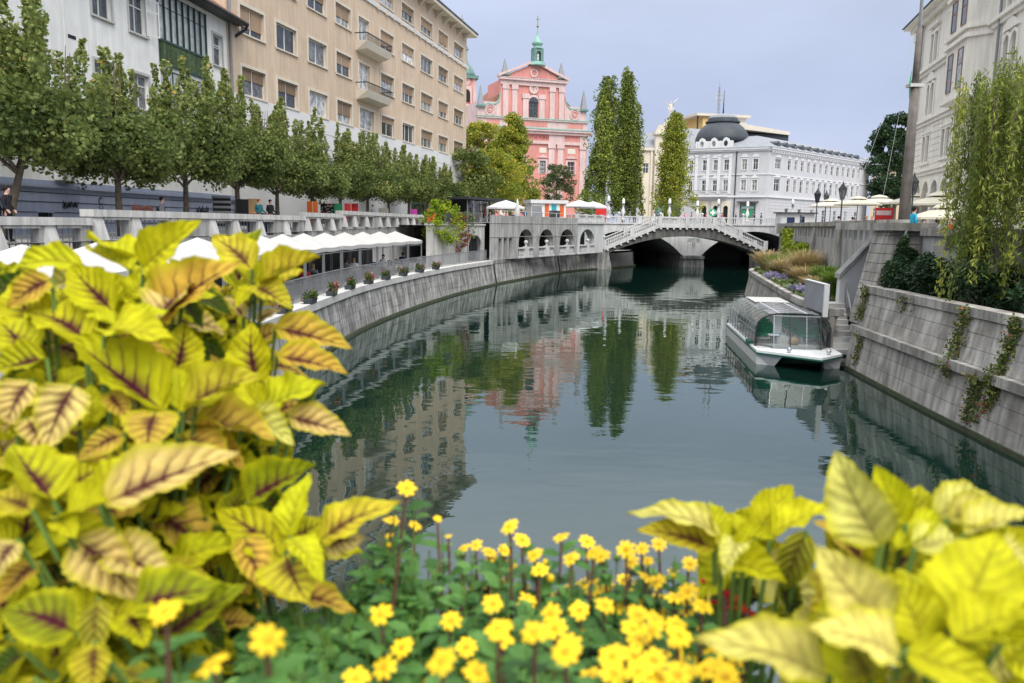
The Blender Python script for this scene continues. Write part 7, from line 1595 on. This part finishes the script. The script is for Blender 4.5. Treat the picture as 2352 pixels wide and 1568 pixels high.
def coleus_mesh(seed, wr=.62, fold=.22, curl=.25, wave=.03):
    r_ = random.Random(seed); nu, nv = 18, 8; V = []; UV = []
    cvx = r_.uniform(-.08, .08)
    for i in range(nu + 1):
        u = i / nu; prof = math.sin(math.pi * min(1, u ** .66)) ** .85 if u < .999 else 0; tipf = 1.
        wdt = wr * .5 * prof / .98 + (.010 if u < .04 or u > .97 else 0)
        for j in range(nv + 1):
            v = -1 + 2 * j / nv; ser = 1 + (.05 * (1 if i % 2 else -1) if abs(v) > .99 and .08 < u < .93 else 0)
            y = v * wdt * ser; x = u; z = fold * abs(v) ** 1.3 * wdt * 2 * .9 - curl * (u - .25) ** 2 * 1.15 * (1 if u > .25 else .5) + wave * math.sin(u * 17 + seed) * abs(v) ** 2 + .012 * math.cos((u - .26 * abs(v)) * 7 * 6.283) * (1 - abs(v)) * (abs(v) > .05)
            V.append((x, y + cvx * math.sin(u * 3) * .6, z)); UV.append((u, .5 + .5 * v))
    F = []
    for i in range(nu):
        for j in range(nv): a = i * (nv + 1) + j; F.append((a, a + nv + 1, a + nv + 2, a + 1))
    me = bpy.data.meshes.new('leaf'); me.from_pydata(V, [], F); ul2 = me.uv_layers.new(name='UVMap')
    for lp in me.loops: ul2.data[lp.index].uv = UV[lp.vertex_index]
    me.polygons.foreach_set('use_smooth', [True] * len(F)); me.materials.append(MATS['coleus_leaf']); me.update(); return me
CM = [coleus_mesh(1, .62, .30, .22, .03), coleus_mesh(2, .68, .42, .10, .05), coleus_mesh(3, .58, .22, .50, .04), coleus_mesh(4, .72, .26, .34, .06), coleus_mesh(5, .64, .50, .02, .04)]
COL = dict(L=(.50, .48, .010, 1.0), P=(.56, .55, .012, .2), C=(.68, .51, .16, .95), T=(.60, .40, .055, .95), D=(.24, .27, .006, 1.0), G=(.055, .10, .008, .55), Y=(.55, .46, .03, .9), O=(.36, .34, .03, .5), W=(.70, .64, .15, .3))  # G: leaf green darkened to stand for shadow in the gaps
rf = random.Random(77)
def coleus_leaf(parent, base, tip, typ, depth, dd=0., wsc=1.0, tilt=None, mi=None):
    """leaf from base to tip (photo measurements), depth = metres ahead of the viewer"""
    b = at(base[0], base[1], depth); t = at(tip[0], tip[1], depth + dd); X = t - b; Ln = X.length; X.normalize()
    toc = (CAMP - b).normalized(); up = Vector((0, 0, 1)); nrm = (toc * (.75 if tilt is None else tilt) + up * .75 + Vector((rf.uniform(-.5, .5), rf.uniform(-.3, .3), rf.uniform(-.2, .2))))
    Z = (nrm - X * nrm.dot(X)).normalized(); Y = Z.cross(X)
    o = bpy.data.objects.new('leaf', CM[rf.randrange(5) if mi is None else mi]); col.objects.link(o)
    Mx = Matrix((X, Y * wsc * 1.1, Z)).transposed().to_4x4() @ Matrix.Scale(Ln * 1.03, 4); Mx.translation = b
    o.matrix_world = Mx; o.parent = parent
    c = COL[typ]; k = rf.uniform(.9, 1.08); o.color = (c[0] * k * rf.uniform(.95, 1.05), c[1] * k, c[2] * k, c[3]); return b
def rosette(parent, cx, cy, depth, size, outer, pairs=4):
    c = at(cx, cy, depth); toc = (CAMP - c).normalized(); ax = (Vector((0, 0, .9)) + toc * .55 + Vector((rf.uniform(-.4, .4), rf.uniform(-.25, .25), 0))).normalized()
    e1 = ax.orthogonal().normalized(); e2 = ax.cross(e1); r0 = rf.uniform(0, 3.1)
    for k in range(pairs):
        al = R(-8 + 19 * k + rf.uniform(-6, 6)); L_ = size * (1.08 - .2 * k)
        for s_ in (0, 1):
            th = r0 + k * math.pi / 2 + s_ * math.pi + rf.uniform(-.2, .2); d = ((e1 * math.cos(th) + e2 * math.sin(th)) * math.cos(al) + ax * math.sin(al)).normalized()
            Z = (ax - d * ax.dot(d)).normalized(); l_ = L_ * rf.uniform(.85, 1.12); b = c + d * size * .08 - ax * size * .16 * (pairs - 1 - k)
            o = bpy.data.objects.new('leaf', CM[rf.randrange(5)]); col.objects.link(o); Mx = Matrix((d, Z.cross(d) * 1.15, Z)).transposed().to_4x4() @ Matrix.Scale(l_, 4); Mx.translation = b; o.matrix_world = Mx; o.parent = parent
            cc = COL[rf.choice(outer)] if k < 2 else COL[rf.choice('LP' if k == 2 else 'P')]; q = rf.uniform(.88, 1.08); o.color = (cc[0] * q, cc[1] * q, cc[2] * q, cc[3])
    return c
def coleus_plant(label, spec, root, ros=(), group='coleus plants in the foreground'):
    t_ = thing('coleus_plant', label, 'coleus', (0, 0, 0), 0, group); r0 = Vector((root[0], .84, 4.7)); stems = {}
    for s_ in spec:
        b = coleus_leaf(t_, *s_); stems[(round(b.x, 2), round(b.y, 1), round(b.z, 2))] = b
    for r_ in ros:
        b = rosette(t_, *r_); stems[(b.x, b.y, b.z)] = b
    mb = MB(); mb.smooth = True
    for b in stems.values(): mb.tube([r0 + Vector((rf.uniform(-.04, .04), rf.uniform(-.04, .04), 0)), (r0 * .5 + b * .5) + Vector((0, .05, -.05)), b], [.004, .0035, .0025], 5)
    mb.build('stems', 'stem_green', t_); return t_
top = [((330, 612), (433, 506), 'P', 1.08, -.04, .8), ((300, 618), (215, 570), 'P', 1.1, .05, 1.0), ((330, 600), (265, 560), 'P', 1.12, .08, 1.2), ((190, 606), (-8, 590), 'P', 1.05, 0., .55), ((262, 716), (163, 613), 'L', 1.0, .02, .9), ((357, 741), (538, 602), 'T', 1.02, .02, .75),
       ((361, 734), (448, 632), 'C', 1.0, .06, 1.0), ((271, 742), (372, 694), 'P', .96, .02, .9), ((264, 746), (194, 726), 'P', .95, 0., 1.0), ((240, 758), (382, 752), 'P', .94, -.03, .8), ((250, 775), (380, 800), 'T', .97, 0., 1.1), ((200, 780), (60, 690), 'L', .97, .02, .95), ((330, 640), (445, 640), 'P', 1.07, .03, .8), ((120, 640), (10, 700), 'T', 1.0, -.02, .8), ((200, 640), (80, 655), 'W', 1.06, 0, .9), ((210, 700), (190, 610), 'C', 1.04, .05, .9), ((110, 760), (20, 650), 'L', 1.0, .03, .9), ((420, 690), (470, 745), 'G', 1.05, 0, .9)]
coleus_plant('variegated coleus with tall upright lime tips, top of the left cluster', top, (-.55, .72, 4.7), [(285, 690, 1.08, .10, 'LTC'), (100, 750, 1.04, .09, 'LTC'), (400, 700, 1.1, .09, 'TLC')])
sprig = [((579, 619), (487, 530), 'Y', 1.18, .02, .8), ((604, 650), (730, 590), 'Y', 1.18, -.02, .75), ((586, 655), (666, 692), 'Y', 1.16, -.04, .9), ((590, 650), (550, 590), 'P', 1.2, .03, .8), ((585, 660), (540, 700), 'P', 1.16, -.03, .8), ((600, 648), (640, 612), 'P', 1.2, .05, .8), ((632, 752), (803, 783), 'T', 1.15, 0., .72), ((560, 730), (520, 680), 'C', 1.16, 0, .8), ((590, 740), (640, 700), 'C', 1.17, .02, .7), ((520, 800), (470, 740), 'G', 1.18, .02, 1.), ((636, 817), (794, 839), 'T', 1.1, 0., .75), ((560, 800), (650, 740), 'T', 1.15, .05, .8), ((589, 878), (577, 742), 'L', 1.05, .02, .95), ((500, 870), (470, 760), 'G', 1.12, 0, .9), ((530, 880), (490, 800), 'T', 1.1, .02, .8)]
coleus_plant('coleus sprig with narrow yellow leaves above the tents, left cluster', sprig, (-.38, .78, 4.7), [(588, 645, 1.24, .062, 'YT'), (470, 800, 1.15, .08, 'LTD'), (575, 790, 1.19, .08, 'LTY')])
midp = [((404, 856), (426, 738), 'L', 1.0, .03, .95), ((371, 940), (170, 780), 'L', .92, .02, .75), ((411, 943), (407, 836), 'P', .93, .04, .75), ((425, 937), (588, 859), 'Y', .92, -.02, .7), ((357, 946), (343, 1030), 'T', .88, -.05, 1.4), ((380, 940), (330, 880), 'P', .92, .04, 1.), ((450, 935), (500, 895), 'P', .92, .05, .9), ((604, 940), (722, 866), 'P', 1.0, -.02, .85), ((604, 940), (556, 873), 'P', 1.0, .03, .9), ((610, 935), (600, 850), 'L', 1.02, .05, .9), ((564, 950), (670, 1016), 'W', .97, -.03, .7), ((661, 955), (803, 986), 'C', .99, 0., .8), ((443, 973), (628, 1000), 'T', .93, -.02, .7), ((71, 872), (2, 980), 'C', .9, -.04, .85), ((171, 882), (104, 1024), 'C', .88, -.05, .85), ((286, 996), (176, 1048), 'T', .86, -.03, .85), ((64, 820), (-10, 720), 'L', .95, .02, 1.), ((107, 822), (-20, 842), 'L', .93, 0, .8), ((210, 830), (310, 900), 'T', .96, 0, .8), ((250, 900), (300, 960), 'T', .9, -.02, .9), ((60, 960), (120, 1050), 'C', .86, -.02, .9), ((420, 1000), (520, 1060), 'T', .92, -.03, .8), ((640, 990), (700, 960), 'G', 1.05, 0, .8), ((320, 830), (390, 800), 'T', .99, 0, .9), ((470, 1010), (560, 1075), 'T', .95, -.03, .6), ((540, 1010), (600, 1060), 'G', 1.0, 0, .8), ((690, 940), (725, 890), 'G', 1.06, 0, .7), ((20, 900), (60, 840), 'G', 1.0, 0, 1.2), ((180, 960), (240, 1000), 'G', 1.0, 0, 1.2)]
coleus_plant('variegated coleus with purple-veined leaves, middle of the left cluster', midp, (-.5, .66, 4.7), [(405, 915, 1.0, .10, 'LTC'), (605, 925, 1.07, .085, 'LTC'), (120, 900, .97, .10, 'LTC'), (255, 835, 1.03, .09, 'LTC'), (210, 990, .92, .1, 'CTL'), (40, 1000, .9, .1, 'CL'), (500, 1040, .99, .09, 'TDL')])
lowp = [((123, 1150), (36, 1016), 'L', .76, .03, 1.05), ((239, 1155), (522, 1020), 'C', .74, .03, .72), ((225, 1150), (400, 1035), 'L', .78, .06, .8), ((150, 1182), (245, 1152), 'P', .74, -.02, 1.0), ((75, 1172), (-25, 1130), 'Y', .74, 0, 1.1), ((175, 1240), (315, 1375), 'C', .74, -.02, .85), ((250, 1270), (395, 1330), 'C', .74, -.02, .9), ((120, 1180), (60, 1110), 'P', .77, .03, .9), ((140, 1190), (170, 1225), 'P', .72, -.02, 1.), ((40, 1240), (-30, 1330), 'C', .7, -.03, 1.), ((90, 1290), (-10, 1380), 'T', .72, -.03, .9), ((60, 1070), (-20, 1050), 'Y', .82, 0, 1.), ((100, 1260), (20, 1250), 'G', .78, 0, 1.), ((180, 1120), (230, 1040), 'T', .84, .02, 1.), ((290, 1080), (330, 1040), 'C', .85, 0, 1.)]
coleus_plant('coleus with the largest cream purple-veined leaf, lower left', lowp, (-.35, .55, 4.7), [(340, 1090, .89, .1, 'CTL'), (125, 1140, .81, .1, 'LC'), (255, 1290, .78, .1, 'CTD'), (50, 1280, .77, .1, 'CTL')])
rgt = [((565, 1150), (720, 1069), 'D', .90, 0., .8), ((659, 1233), (690, 1083), 'P', .84, .03, .8), ((647, 1281), (497, 1152), 'L', .84, .02, .8), ((733, 1240), (881, 1132), 'Y', .84, 0., .82), ((740, 1245), (830, 1230), 'C', .85, .0, 1.3), ((561, 1231), (616, 1353), 'T', .84, -.04, .9), ((655, 1272), (700, 1368), 'Y', .82, -.05, 1.25), ((664, 1359), (815, 1389), 'T', .84, 0, .6), ((666, 1233), (746, 1301), 'P', .80, -.04, .9), ((650, 1240), (610, 1190), 'P', .85, .03, .9), ((389, 1293), (541, 1222), 'P', .84, 0, .75), ((470, 1190), (420, 1130), 'D', .92, .02, .9), ((520, 1200), (560, 1120), 'D', .92, .02, .9), ((400, 1220), (330, 1180), 'G', .9, 0, .9), ((480, 1240), (560, 1210), 'G', .9, 0, .9), ((640, 1180), (600, 1120), 'G', .95, 0, 1.1), ((360, 1200), (350, 1130), 'G', .9, .02, .9), ((500, 1300), (440, 1360), 'G', .88, 0, 1.)]
coleus_plant('coleus rosette reaching towards the river, right side of the left cluster', rgt, (-.22, .62, 4.7), [(650, 1240, .91, .085, 'LYT'), (565, 1165, .97, .085, 'DL'), (525, 1265, .92, .08, 'DT'), (435, 1195, .94, .085, 'LD'), (430, 1330, .84, .09, 'DLT')])
bot = [((176, 1452), (-5, 1384), 'D', .64, 0, 1.1), ((224, 1374), (217, 1518), 'O', .66, -.02, .75), ((217, 1475), (208, 1595), 'Y', .60, -.02, 1.1), ((299, 1398), (492, 1324), 'D', .68, 0, .8), ((367, 1467), (545, 1338), 'D', .70, .02, .75), ((290, 1410), (330, 1480), 'L', .67, -.03, 1.1), ((330, 1440), (450, 1480), 'D', .70, 0, .9), ((60, 1500), (-20, 1560), 'G', .64, 0, 1.), ((120, 1520), (160, 1600), 'G', .68, 0, 1.), ((330, 1500), (340, 1600), 'G', .68, 0, .9), ((260, 1370), (170, 1330), 'G', .74, 0, 1.), ((400, 1380), (470, 1410), 'G', .76, 0, 1.), ((30, 1440), (-30, 1470), 'G', .7, 0, 1.), ((280, 1540), (360, 1560), 'O', .66, 0, .9), ((80, 1560), (60, 1620), 'Y', .6, 0, 1.), ((470, 1420), (520, 1490), 'G', .76, 0, .8), ((440, 1500), (400, 1580), 'G', .72, 0, .9)]
coleus_plant('darker coleus with purple-hearted leaves at the bottom left corner', bot, (-.28, .5, 4.7), [(180, 1430, .71, .09, 'DL'), (335, 1450, .75, .085, 'DL'), (15, 1460, .69, .09, 'DL'), (120, 1540, .66, .08, 'DY')])

RX = random.Random(5)
fillers = [(60, 690), (200, 660), (330, 640), (450, 660), (150, 820), (330, 780), (480, 720), (520, 900), (300, 900), (40, 900), (140, 980), (320, 1000), (450, 1000), (560, 1010), (90, 1080), (230, 1080), (420, 1090), (540, 1100), (30, 1190), (200, 1200), (330, 1210), (120, 1330), (330, 1330), (30, 1380), (250, 1400), (480, 1400), (100, 1460), (400, 1480), (240, 1520), (20, 1540)]  # their dark outer tints deepen the shade between the leaves
coleus_plant('many small lime and purple rosettes filling the left coleus mass', [], (-.5, .7, 4.7), [(x + RX.uniform(-15, 15), y + RX.uniform(-15, 15), 1.3 - .62 * (y - 600) / 960 - (.03 if RX.random() < .3 else -.05), RX.uniform(.055, .08), RX.choice(['DG', 'DLG', 'DLT', 'DGT']), 4) for x, y in fillers])
# fill leaves behind the left cluster, tinted dark in place of shade
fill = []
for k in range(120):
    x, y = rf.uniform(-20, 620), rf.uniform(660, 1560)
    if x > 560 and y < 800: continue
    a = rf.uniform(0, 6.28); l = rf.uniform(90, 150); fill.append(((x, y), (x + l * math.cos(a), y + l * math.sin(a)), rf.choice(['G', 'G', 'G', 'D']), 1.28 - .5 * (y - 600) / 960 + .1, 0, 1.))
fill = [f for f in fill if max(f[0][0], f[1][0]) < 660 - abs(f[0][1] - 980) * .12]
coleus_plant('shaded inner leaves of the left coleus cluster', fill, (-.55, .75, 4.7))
rA = [((1657, 1227), (1465, 1143), 'W', .84, .02, .55), ((1657, 1243), (1633, 1150), 'P', .84, .04, .6), ((1735, 1227), (1818, 1118), 'P', .84, .03, .8), ((1711, 1235), (1661, 1290), 'W', .80, -.04, .9), ((1690, 1232), (1780, 1240), 'P', .82, -.02, .7), ((1770, 1227), (1915, 1142), 'P', .82, .0, .6), ((1642, 1258), (1476, 1209), 'Y', .85, .0, .65), ((1655, 1278), (1802, 1336), 'P', .80, -.05, .8), ((1851, 1220), (1797, 1372), 'O', .80, 0., .7), ((1720, 1240), (1745, 1330), 'O', .86, 0, .8), ((1700, 1225), (1750, 1180), 'P', .85, .04, .9), ((1790, 1340), (1850, 1430), 'G', .82, 0, .9), ((1640, 1250), (1590, 1180), 'P', .86, .03, .7)]
coleus_plant('pale lime coleus rosette over the water, right side', rA, (.28, .62, 4.7), [(1705, 1238, .88, .08, 'PWY'), (1790, 1330, .9, .07, 'OP')])
rB = [((2022, 1250), (1923, 1042), 'W', .66, .02, .85), ((2080, 1204), (2012, 1072), 'P', .67, .03, .8), ((2150, 1185), (2290, 1112), 'W', .70, .02, .95), ((2177, 1192), (2303, 1160), 'W', .68, 0, .9), ((2216, 1227), (2365, 1180), 'W', .66, 0, .9), ((1990, 1300), (1885, 1190), 'T', .72, .02, 1.0), ((2060, 1260), (2150, 1180), 'P', .66, .03, .8), ((2100, 1260), (2230, 1210), 'W', .65, .02, .9), ((2040, 1240), (2100, 1150), 'P', .68, .04, .8), ((2280, 1260), (2370, 1300), 'W', .62, 0, 1.)]
coleus_plant('cream and lime coleus behind the largest leaves, right edge', rB, (.42, .55, 4.7), [(2100, 1235, .73, .09, 'WP'), (2250, 1290, .68, .09, 'WP'), (1990, 1320, .72, .08, 'WT')])
rC = [((2029, 1437), (1884, 1258), 'W', .53, .02, .95), ((2119, 1475), (2043, 1308), 'P', .52, .04, .9), ((2188, 1448), (2288, 1192), 'P', .52, .04, 1.05), ((2110, 1460), (2160, 1280), 'P', .54, .06, .9), ((2076, 1510), (1880, 1426), 'W', .50, 0, .8), ((2080, 1495), (2320, 1570), 'P', .48, -.03, .8), ((1905, 1553), (1626, 1447), 'W', .54, 0, .6), ((2190, 1470), (2370, 1400), 'P', .5, 0, .9), ((1990, 1500), (1900, 1400), 'O', .56, 0, .9), ((2000, 1560), (1960, 1460), 'O', .54, 0, .9), ((2240, 1350), (2340, 1270), 'W', .58, .02, 1.), ((1890, 1410), (1990, 1480), 'G', .62, 0, .9), ((2100, 1540), (2060, 1620), 'O', .5, 0, 1.)]
coleus_plant('largest blurred lime coleus, bottom right corner', rC, (.4, .45, 4.7), [(2085, 1475, .58, .09, 'PW'), (1900, 1480, .66, .08, 'WO'), (2300, 1480, .57, .09, 'PW')])

# ---- yellow daisy-like flowers
FL = [(525, 80, 60), (440, 260, 55), (575, 290, 45), (1105, 295, 60), (1175, 372, 55), (1395, 355, 55), (1540, 380, 52), (1580, 440, 60), (1625, 462, 58), (845, 420, 50), (915, 400, 45), (990, 440, 52), (1075, 430, 45), (1000, 478, 45), (1115, 515, 50), (1245, 455, 58), (1275, 540, 60), (1450, 475, 60), (1760, 425, 62), (1850, 420, 48), (1790, 495, 60), (1945, 395, 50), (2120, 505, 55), (2030, 565, 50), (1870, 580, 62), (1935, 605, 62), (1880, 490, 40), (1025, 650, 45), (1010, 730, 70), (1090, 622, 36), (1420, 655, 55), (1520, 625, 48), (1590, 612, 55), (1655, 640, 58), (1810, 690, 60), (1650, 725, 45), (1725, 752, 62), (1915, 700, 60), (1990, 785, 62), (380, 790, 80), (775, 825, 70), (1645, 830, 55), (1040, 870, 95), (1245, 890, 95), (2190, 745, 72), (500, 975, 75), (1825, 930, 80), (1420, 1000, 100), (1580, 945, 66), (2040, 850, 70), (2060, 910, 85), (2190, 890, 60), (2020, 985, 75), (725, 1050, 105), (400, 1090, 82), (240, 1150, 90), (920, 1120, 92), (1560, 1130, 80), (2250, 1010, 72), (1830, 1110, 98), (2050, 1130, 92), (2210, 1100, 80), (1330, 1170, 70), (1360, 700, 45), (700, 252, 28), (430, 350, 30), (760, 350, 22), (2320, 960, 60), (640, 1180, 70), (1700, 1180, 75), (2230, 600, 50), (2300, 1130, 62), (1480, 1180, 60)]
FL = [(720 + .408 * x, 1088 + .408 * y, .408 * r_) for x, y, r_ in FL] + [(591, 1379, 22), (613, 1467, 47), (490, 1525, 45), (380, 1403, 42)]
for k in range(46):
    x = rf.choice([rf.uniform(1000, 1690), rf.uniform(1300, 1700)]); y = rf.uniform(1310, 1575); FL.append((x, y, np.interp(y, [1300, 1570], [21, 38]) * rf.uniform(.8, 1.1)))
for k in range(9): FL.append((rf.uniform(850, 1300), rf.uniform(1290, 1400), rf.uniform(9, 13)))
def petal_mesh(n, seed):
    r_ = random.Random(seed); mb = MB()
    for k in range(n):
        a = 2 * math.pi * k / n + r_.uniform(-.08, .08); l = 1.0 * r_.uniform(.9, 1.05); w_ = .25; dz = r_.uniform(-.18, .1)
        d = Vector((math.cos(a), math.sin(a), 0)); s_ = Vector((-math.sin(a), math.cos(a), 0)); off = (k % 2) * .03
        ring_ = [(d * .22 - s_ * .1, .0), (d * .22 + s_ * .1, .0), (d * .6 - s_ * w_ * .92, .05), (d * .6 + s_ * w_ * .92, .05), (d * .93 * l - s_ * w_ * .72, dz), (d * .93 * l + s_ * w_ * .72, dz), (d * l * .9, dz + .02), (d * 1.02 * l - s_ * .13, dz - .02), (d * 1.02 * l + s_ * .13, dz - .02)]
        P_ = [(v.x, v.y, z + off) for v, z in ring_]; mb.smooth = True
        mb.add(P_, [(0, 2, 3, 1), (2, 4, 6, 5, 3), (4, 7, 6), (6, 8, 5)])
    return mb.mesh('petals')
PM = [petal_mesh(9, 1), petal_mesh(8, 2), petal_mesh(8, 3), petal_mesh(7, 4), petal_mesh(9, 5)]
mb = MB(); mb.smooth = True; mb.lathe([(.30, -.05), (.31, .06), (.22, .15), (.08, .19)], 10); EYE = mb.mesh('flower_centre')
def mini(name, label, xs, grp='yellow flower clumps in the planter'):
    t_ = thing(name, label, 'flowers', (0, 0, 0), 0, grp); return t_
zones = [(0, 660, 'yellow flowers among the dark coleus leaves, bottom left'), (660, 985, 'loose yellow flower clump left of centre with tall single blooms'), (985, 1180, 'yellow flower clump at the bottom centre-left'), (1180, 1330, 'yellow flower clump at the bottom centre'), (1330, 1500, 'dense yellow flower clump right of centre'), (1500, 1800, 'densest yellow flower clump beside the pale lime coleus')]
clumps = [mini('yellow_flower_clump', z[2], z) for z in zones]; stem_b = [MB() for _ in zones]; LP = [[] for _ in zones]
def zone(x): return next((i for i, z in enumerate(zones) if z[0] <= x < z[1]), 5)
LB = []   # (clump, points along stem)
for x, y, r_ in FL:
    i = zone(x); d = min(max(.0125 * FPX / r_, .5), 1.05); c = at(x, y, d); rad = r_ * d / FPX * .98
    nrm = ((CAMP - c).normalized() * rf.uniform(.1, .75) + Vector((rf.uniform(-.6, .6), rf.uniform(-.5, .3), .9))).normalized()
    q = nrm.to_track_quat('Z', 'Y'); o = mobj('flower', PM[rf.randrange(5)], 'petal_yellow', clumps[i], loc=c); o.rotation_mode = 'QUATERNION'; o.rotation_quaternion = q @ Matrix.Rotation(rf.uniform(0, 6), 3, 'Z').to_quaternion(); o.scale = (rad,) * 3
    mobj('flower_centre', EYE, 'flower_eye', o)
    root = Vector((c.x * .9 + rf.uniform(-.02, .02), min(max(c.y - .05, .5), .82), 4.71)); mid_ = (root * .4 + c * .6) + Vector((rf.uniform(-.015, .015), rf.uniform(-.02, .02), 0))
    stem_b[i].tube([root, mid_, c - nrm * rad * .15], [.0032, .0025, .0018], 5); LB.append((i, root, mid_, c))
    for q_ in range(2):
        if r_ < 20 and y < 1300 and q_: continue
        c2 = at(x + rf.uniform(-40, 40), y + rf.uniform(12, 70), d + rf.uniform(.0, .05)); m2 = (root * .4 + c2 * .6); stem_b[i].mi = 1; stem_b[i].tube([root, m2, c2], [.002, .0017, .001], 4); stem_b[i].mi = 0; LB.append((i, root, m2, c2))
for k in range(200):
    x = rf.choice([rf.uniform(660, 1720), rf.uniform(800, 1500), rf.uniform(560, 800)]); ylo = np.interp(x, [560, 640, 720, 860, 900, 1040, 1700], [1430, 1370, 1390, 1240, 1205, 1262, 1300]); y = rf.uniform(ylo, 1560) if x < 1040 else rf.uniform(max(ylo, 1215 + 60 * rf.random()), 1560)
    d = np.interp(y, [1200, 1560], [1.05, .69]); c = at(x, y, d); i = zone(x); root = Vector((c.x * .9, min(max(c.y - .06, .5), .82), 4.71)); mid_ = (root * .4 + c * .6) + Vector((rf.uniform(-.02, .02), 0, 0))
    stem_b[i].mi = 1; stem_b[i].tube([root, mid_, c], [.0022, .0018, .001], 4); stem_b[i].mi = 0; LB.append((i, root, mid_, c)); LB.append((i, root, mid_, c))
def sprig_leaves(P_, D_, N_, L_):
    """folded leaf: two quads sharing a midrib"""
    P_, D_, N_ = map(np.array, (P_, D_, N_)); L_ = np.array(L_)[:, None]; D_ /= np.linalg.norm(D_, axis=1)[:, None]; S_ = np.cross(N_, D_); S_ /= np.linalg.norm(S_, axis=1)[:, None] + 1e-9; U_ = np.cross(D_, S_)
    b, t = P_, P_ + D_ * L_ - U_ * L_ * .18; m1, m2 = P_ + D_ * L_ * .33 - U_ * L_ * .0, P_ + D_ * L_ * .7 - U_ * L_ * .05
    out = []
    for sg in (-1, 1): e1 = m1 + sg * S_ * L_ * .23 + U_ * L_ * .06; e2 = m2 + sg * S_ * L_ * .2 + U_ * L_ * .05; out.append(np.stack([b, e1, m1, m1], 1)[:, :3].repeat(1, 0)); out.append(np.stack([m1, e1, e2, m2], 1)); out.append(np.stack([m2, e2, t], 1))
    tri = np.concatenate([out[0], out[2], out[3], out[5]]); qd = np.concatenate([out[1], out[4]]); return tri, qd
LS = [[[], [], [], []] for _ in zones]
for i, root, mid_, c in LB:
    for f in (.42, .55, .66, .76, .86, .94):
        p = mid_.lerp(c, (f - .55) / .45) if f > .55 else root.lerp(mid_, f / .55); a = rf.uniform(0, 6.28)
        for sg in (0, math.pi):
            if rf.random() < .16: continue
            d = Vector((math.cos(a + sg), math.sin(a + sg), rf.uniform(.1, .7))); L = LS[i]; L[0].append(tuple(p)); L[1].append(tuple(d)); L[2].append((rf.uniform(-.3, .3), rf.uniform(-.6, .1), 1.)); L[3].append(rf.uniform(.018, .052) * (1.1 - .4 * (f > .85)))
for i, t_ in enumerate(clumps):
    stem_b[i].smooth = True; stem_b[i].build('stems', ['stem_brown', 'stem_green'], t_)
    if LS[i][0]:
        tri, qd = sprig_leaves(*LS[i]); rng = np.random.default_rng(i); n1 = len(LS[i][0]); rv = rng.beta(2, 2, n1)
        V = np.concatenate([np.concatenate([tri, tri[:, 2:3]], 1), qd]); me = np_mesh('foliage', V, 4, np.concatenate([np.tile(rv, 4), np.tile(rv, 2)]))
        o = mobj('foliage', me, 'sprig_leaf', t_); o['kind'] = 'stuff'
for k in range(16):
    x, y = rf.uniform(760, 1650), rf.uniform(1250, 1420); c = at(x, y, .95); i = zone(x); mb = MB(); mb.smooth = True; mb.lathe([(.15, -1), (.8, -.5), (1., .1), (.55, .8), (.1, 1)], 7); o = mb.build('flower_bud', rf.choice(['petal_yellow', 'stem_green']), clumps[i], loc=c); q_ = rf.uniform(.0035, .006); o.scale = (q_, q_, q_); mb = MB(); mb.tube([c, c + Vector((0, .0, -.06)), Vector((c.x * .9, .75, 4.71))], [.0014, .0016, .002], 4); mb.build('bud_stem', 'stem_green', clumps[i])
# red begonia-like blooms
rb_ = thing('red_flower_plant', 'small red blooms half hidden beside the lime coleus', 'flowers')
for k, (x, y, r_) in enumerate([(1662, 1362, 22), (1684, 1376, 22), (1702, 1396, 24), (1728, 1410, 18), (1648, 1380, 16), (1676, 1392, 18), (1615, 1334, 8)]):
    c = at(x, y, .86); mb = MB(); mb.smooth = True; mb.lathe([(.15, -.6), (.8, -.45), (1.0, 0), (.8, .45), (.15, .6)], 9); o = mb.build('red_bloom', 'petal_red', rb_, loc=c); s_ = r_ * .86 / FPX; o.scale = (s_, s_ * .8, s_ * .7); o.rotation_euler = (rf.uniform(-.4, .4), rf.uniform(-.4, .4), 0)
mb = MB()
for x, y in ((1665, 1370), (1715, 1405)): mb.tube([at(x, y, .8), Vector((.22, .7, 4.71))], .003, 4)
mb.build('stems', 'stem_brown', rb_)
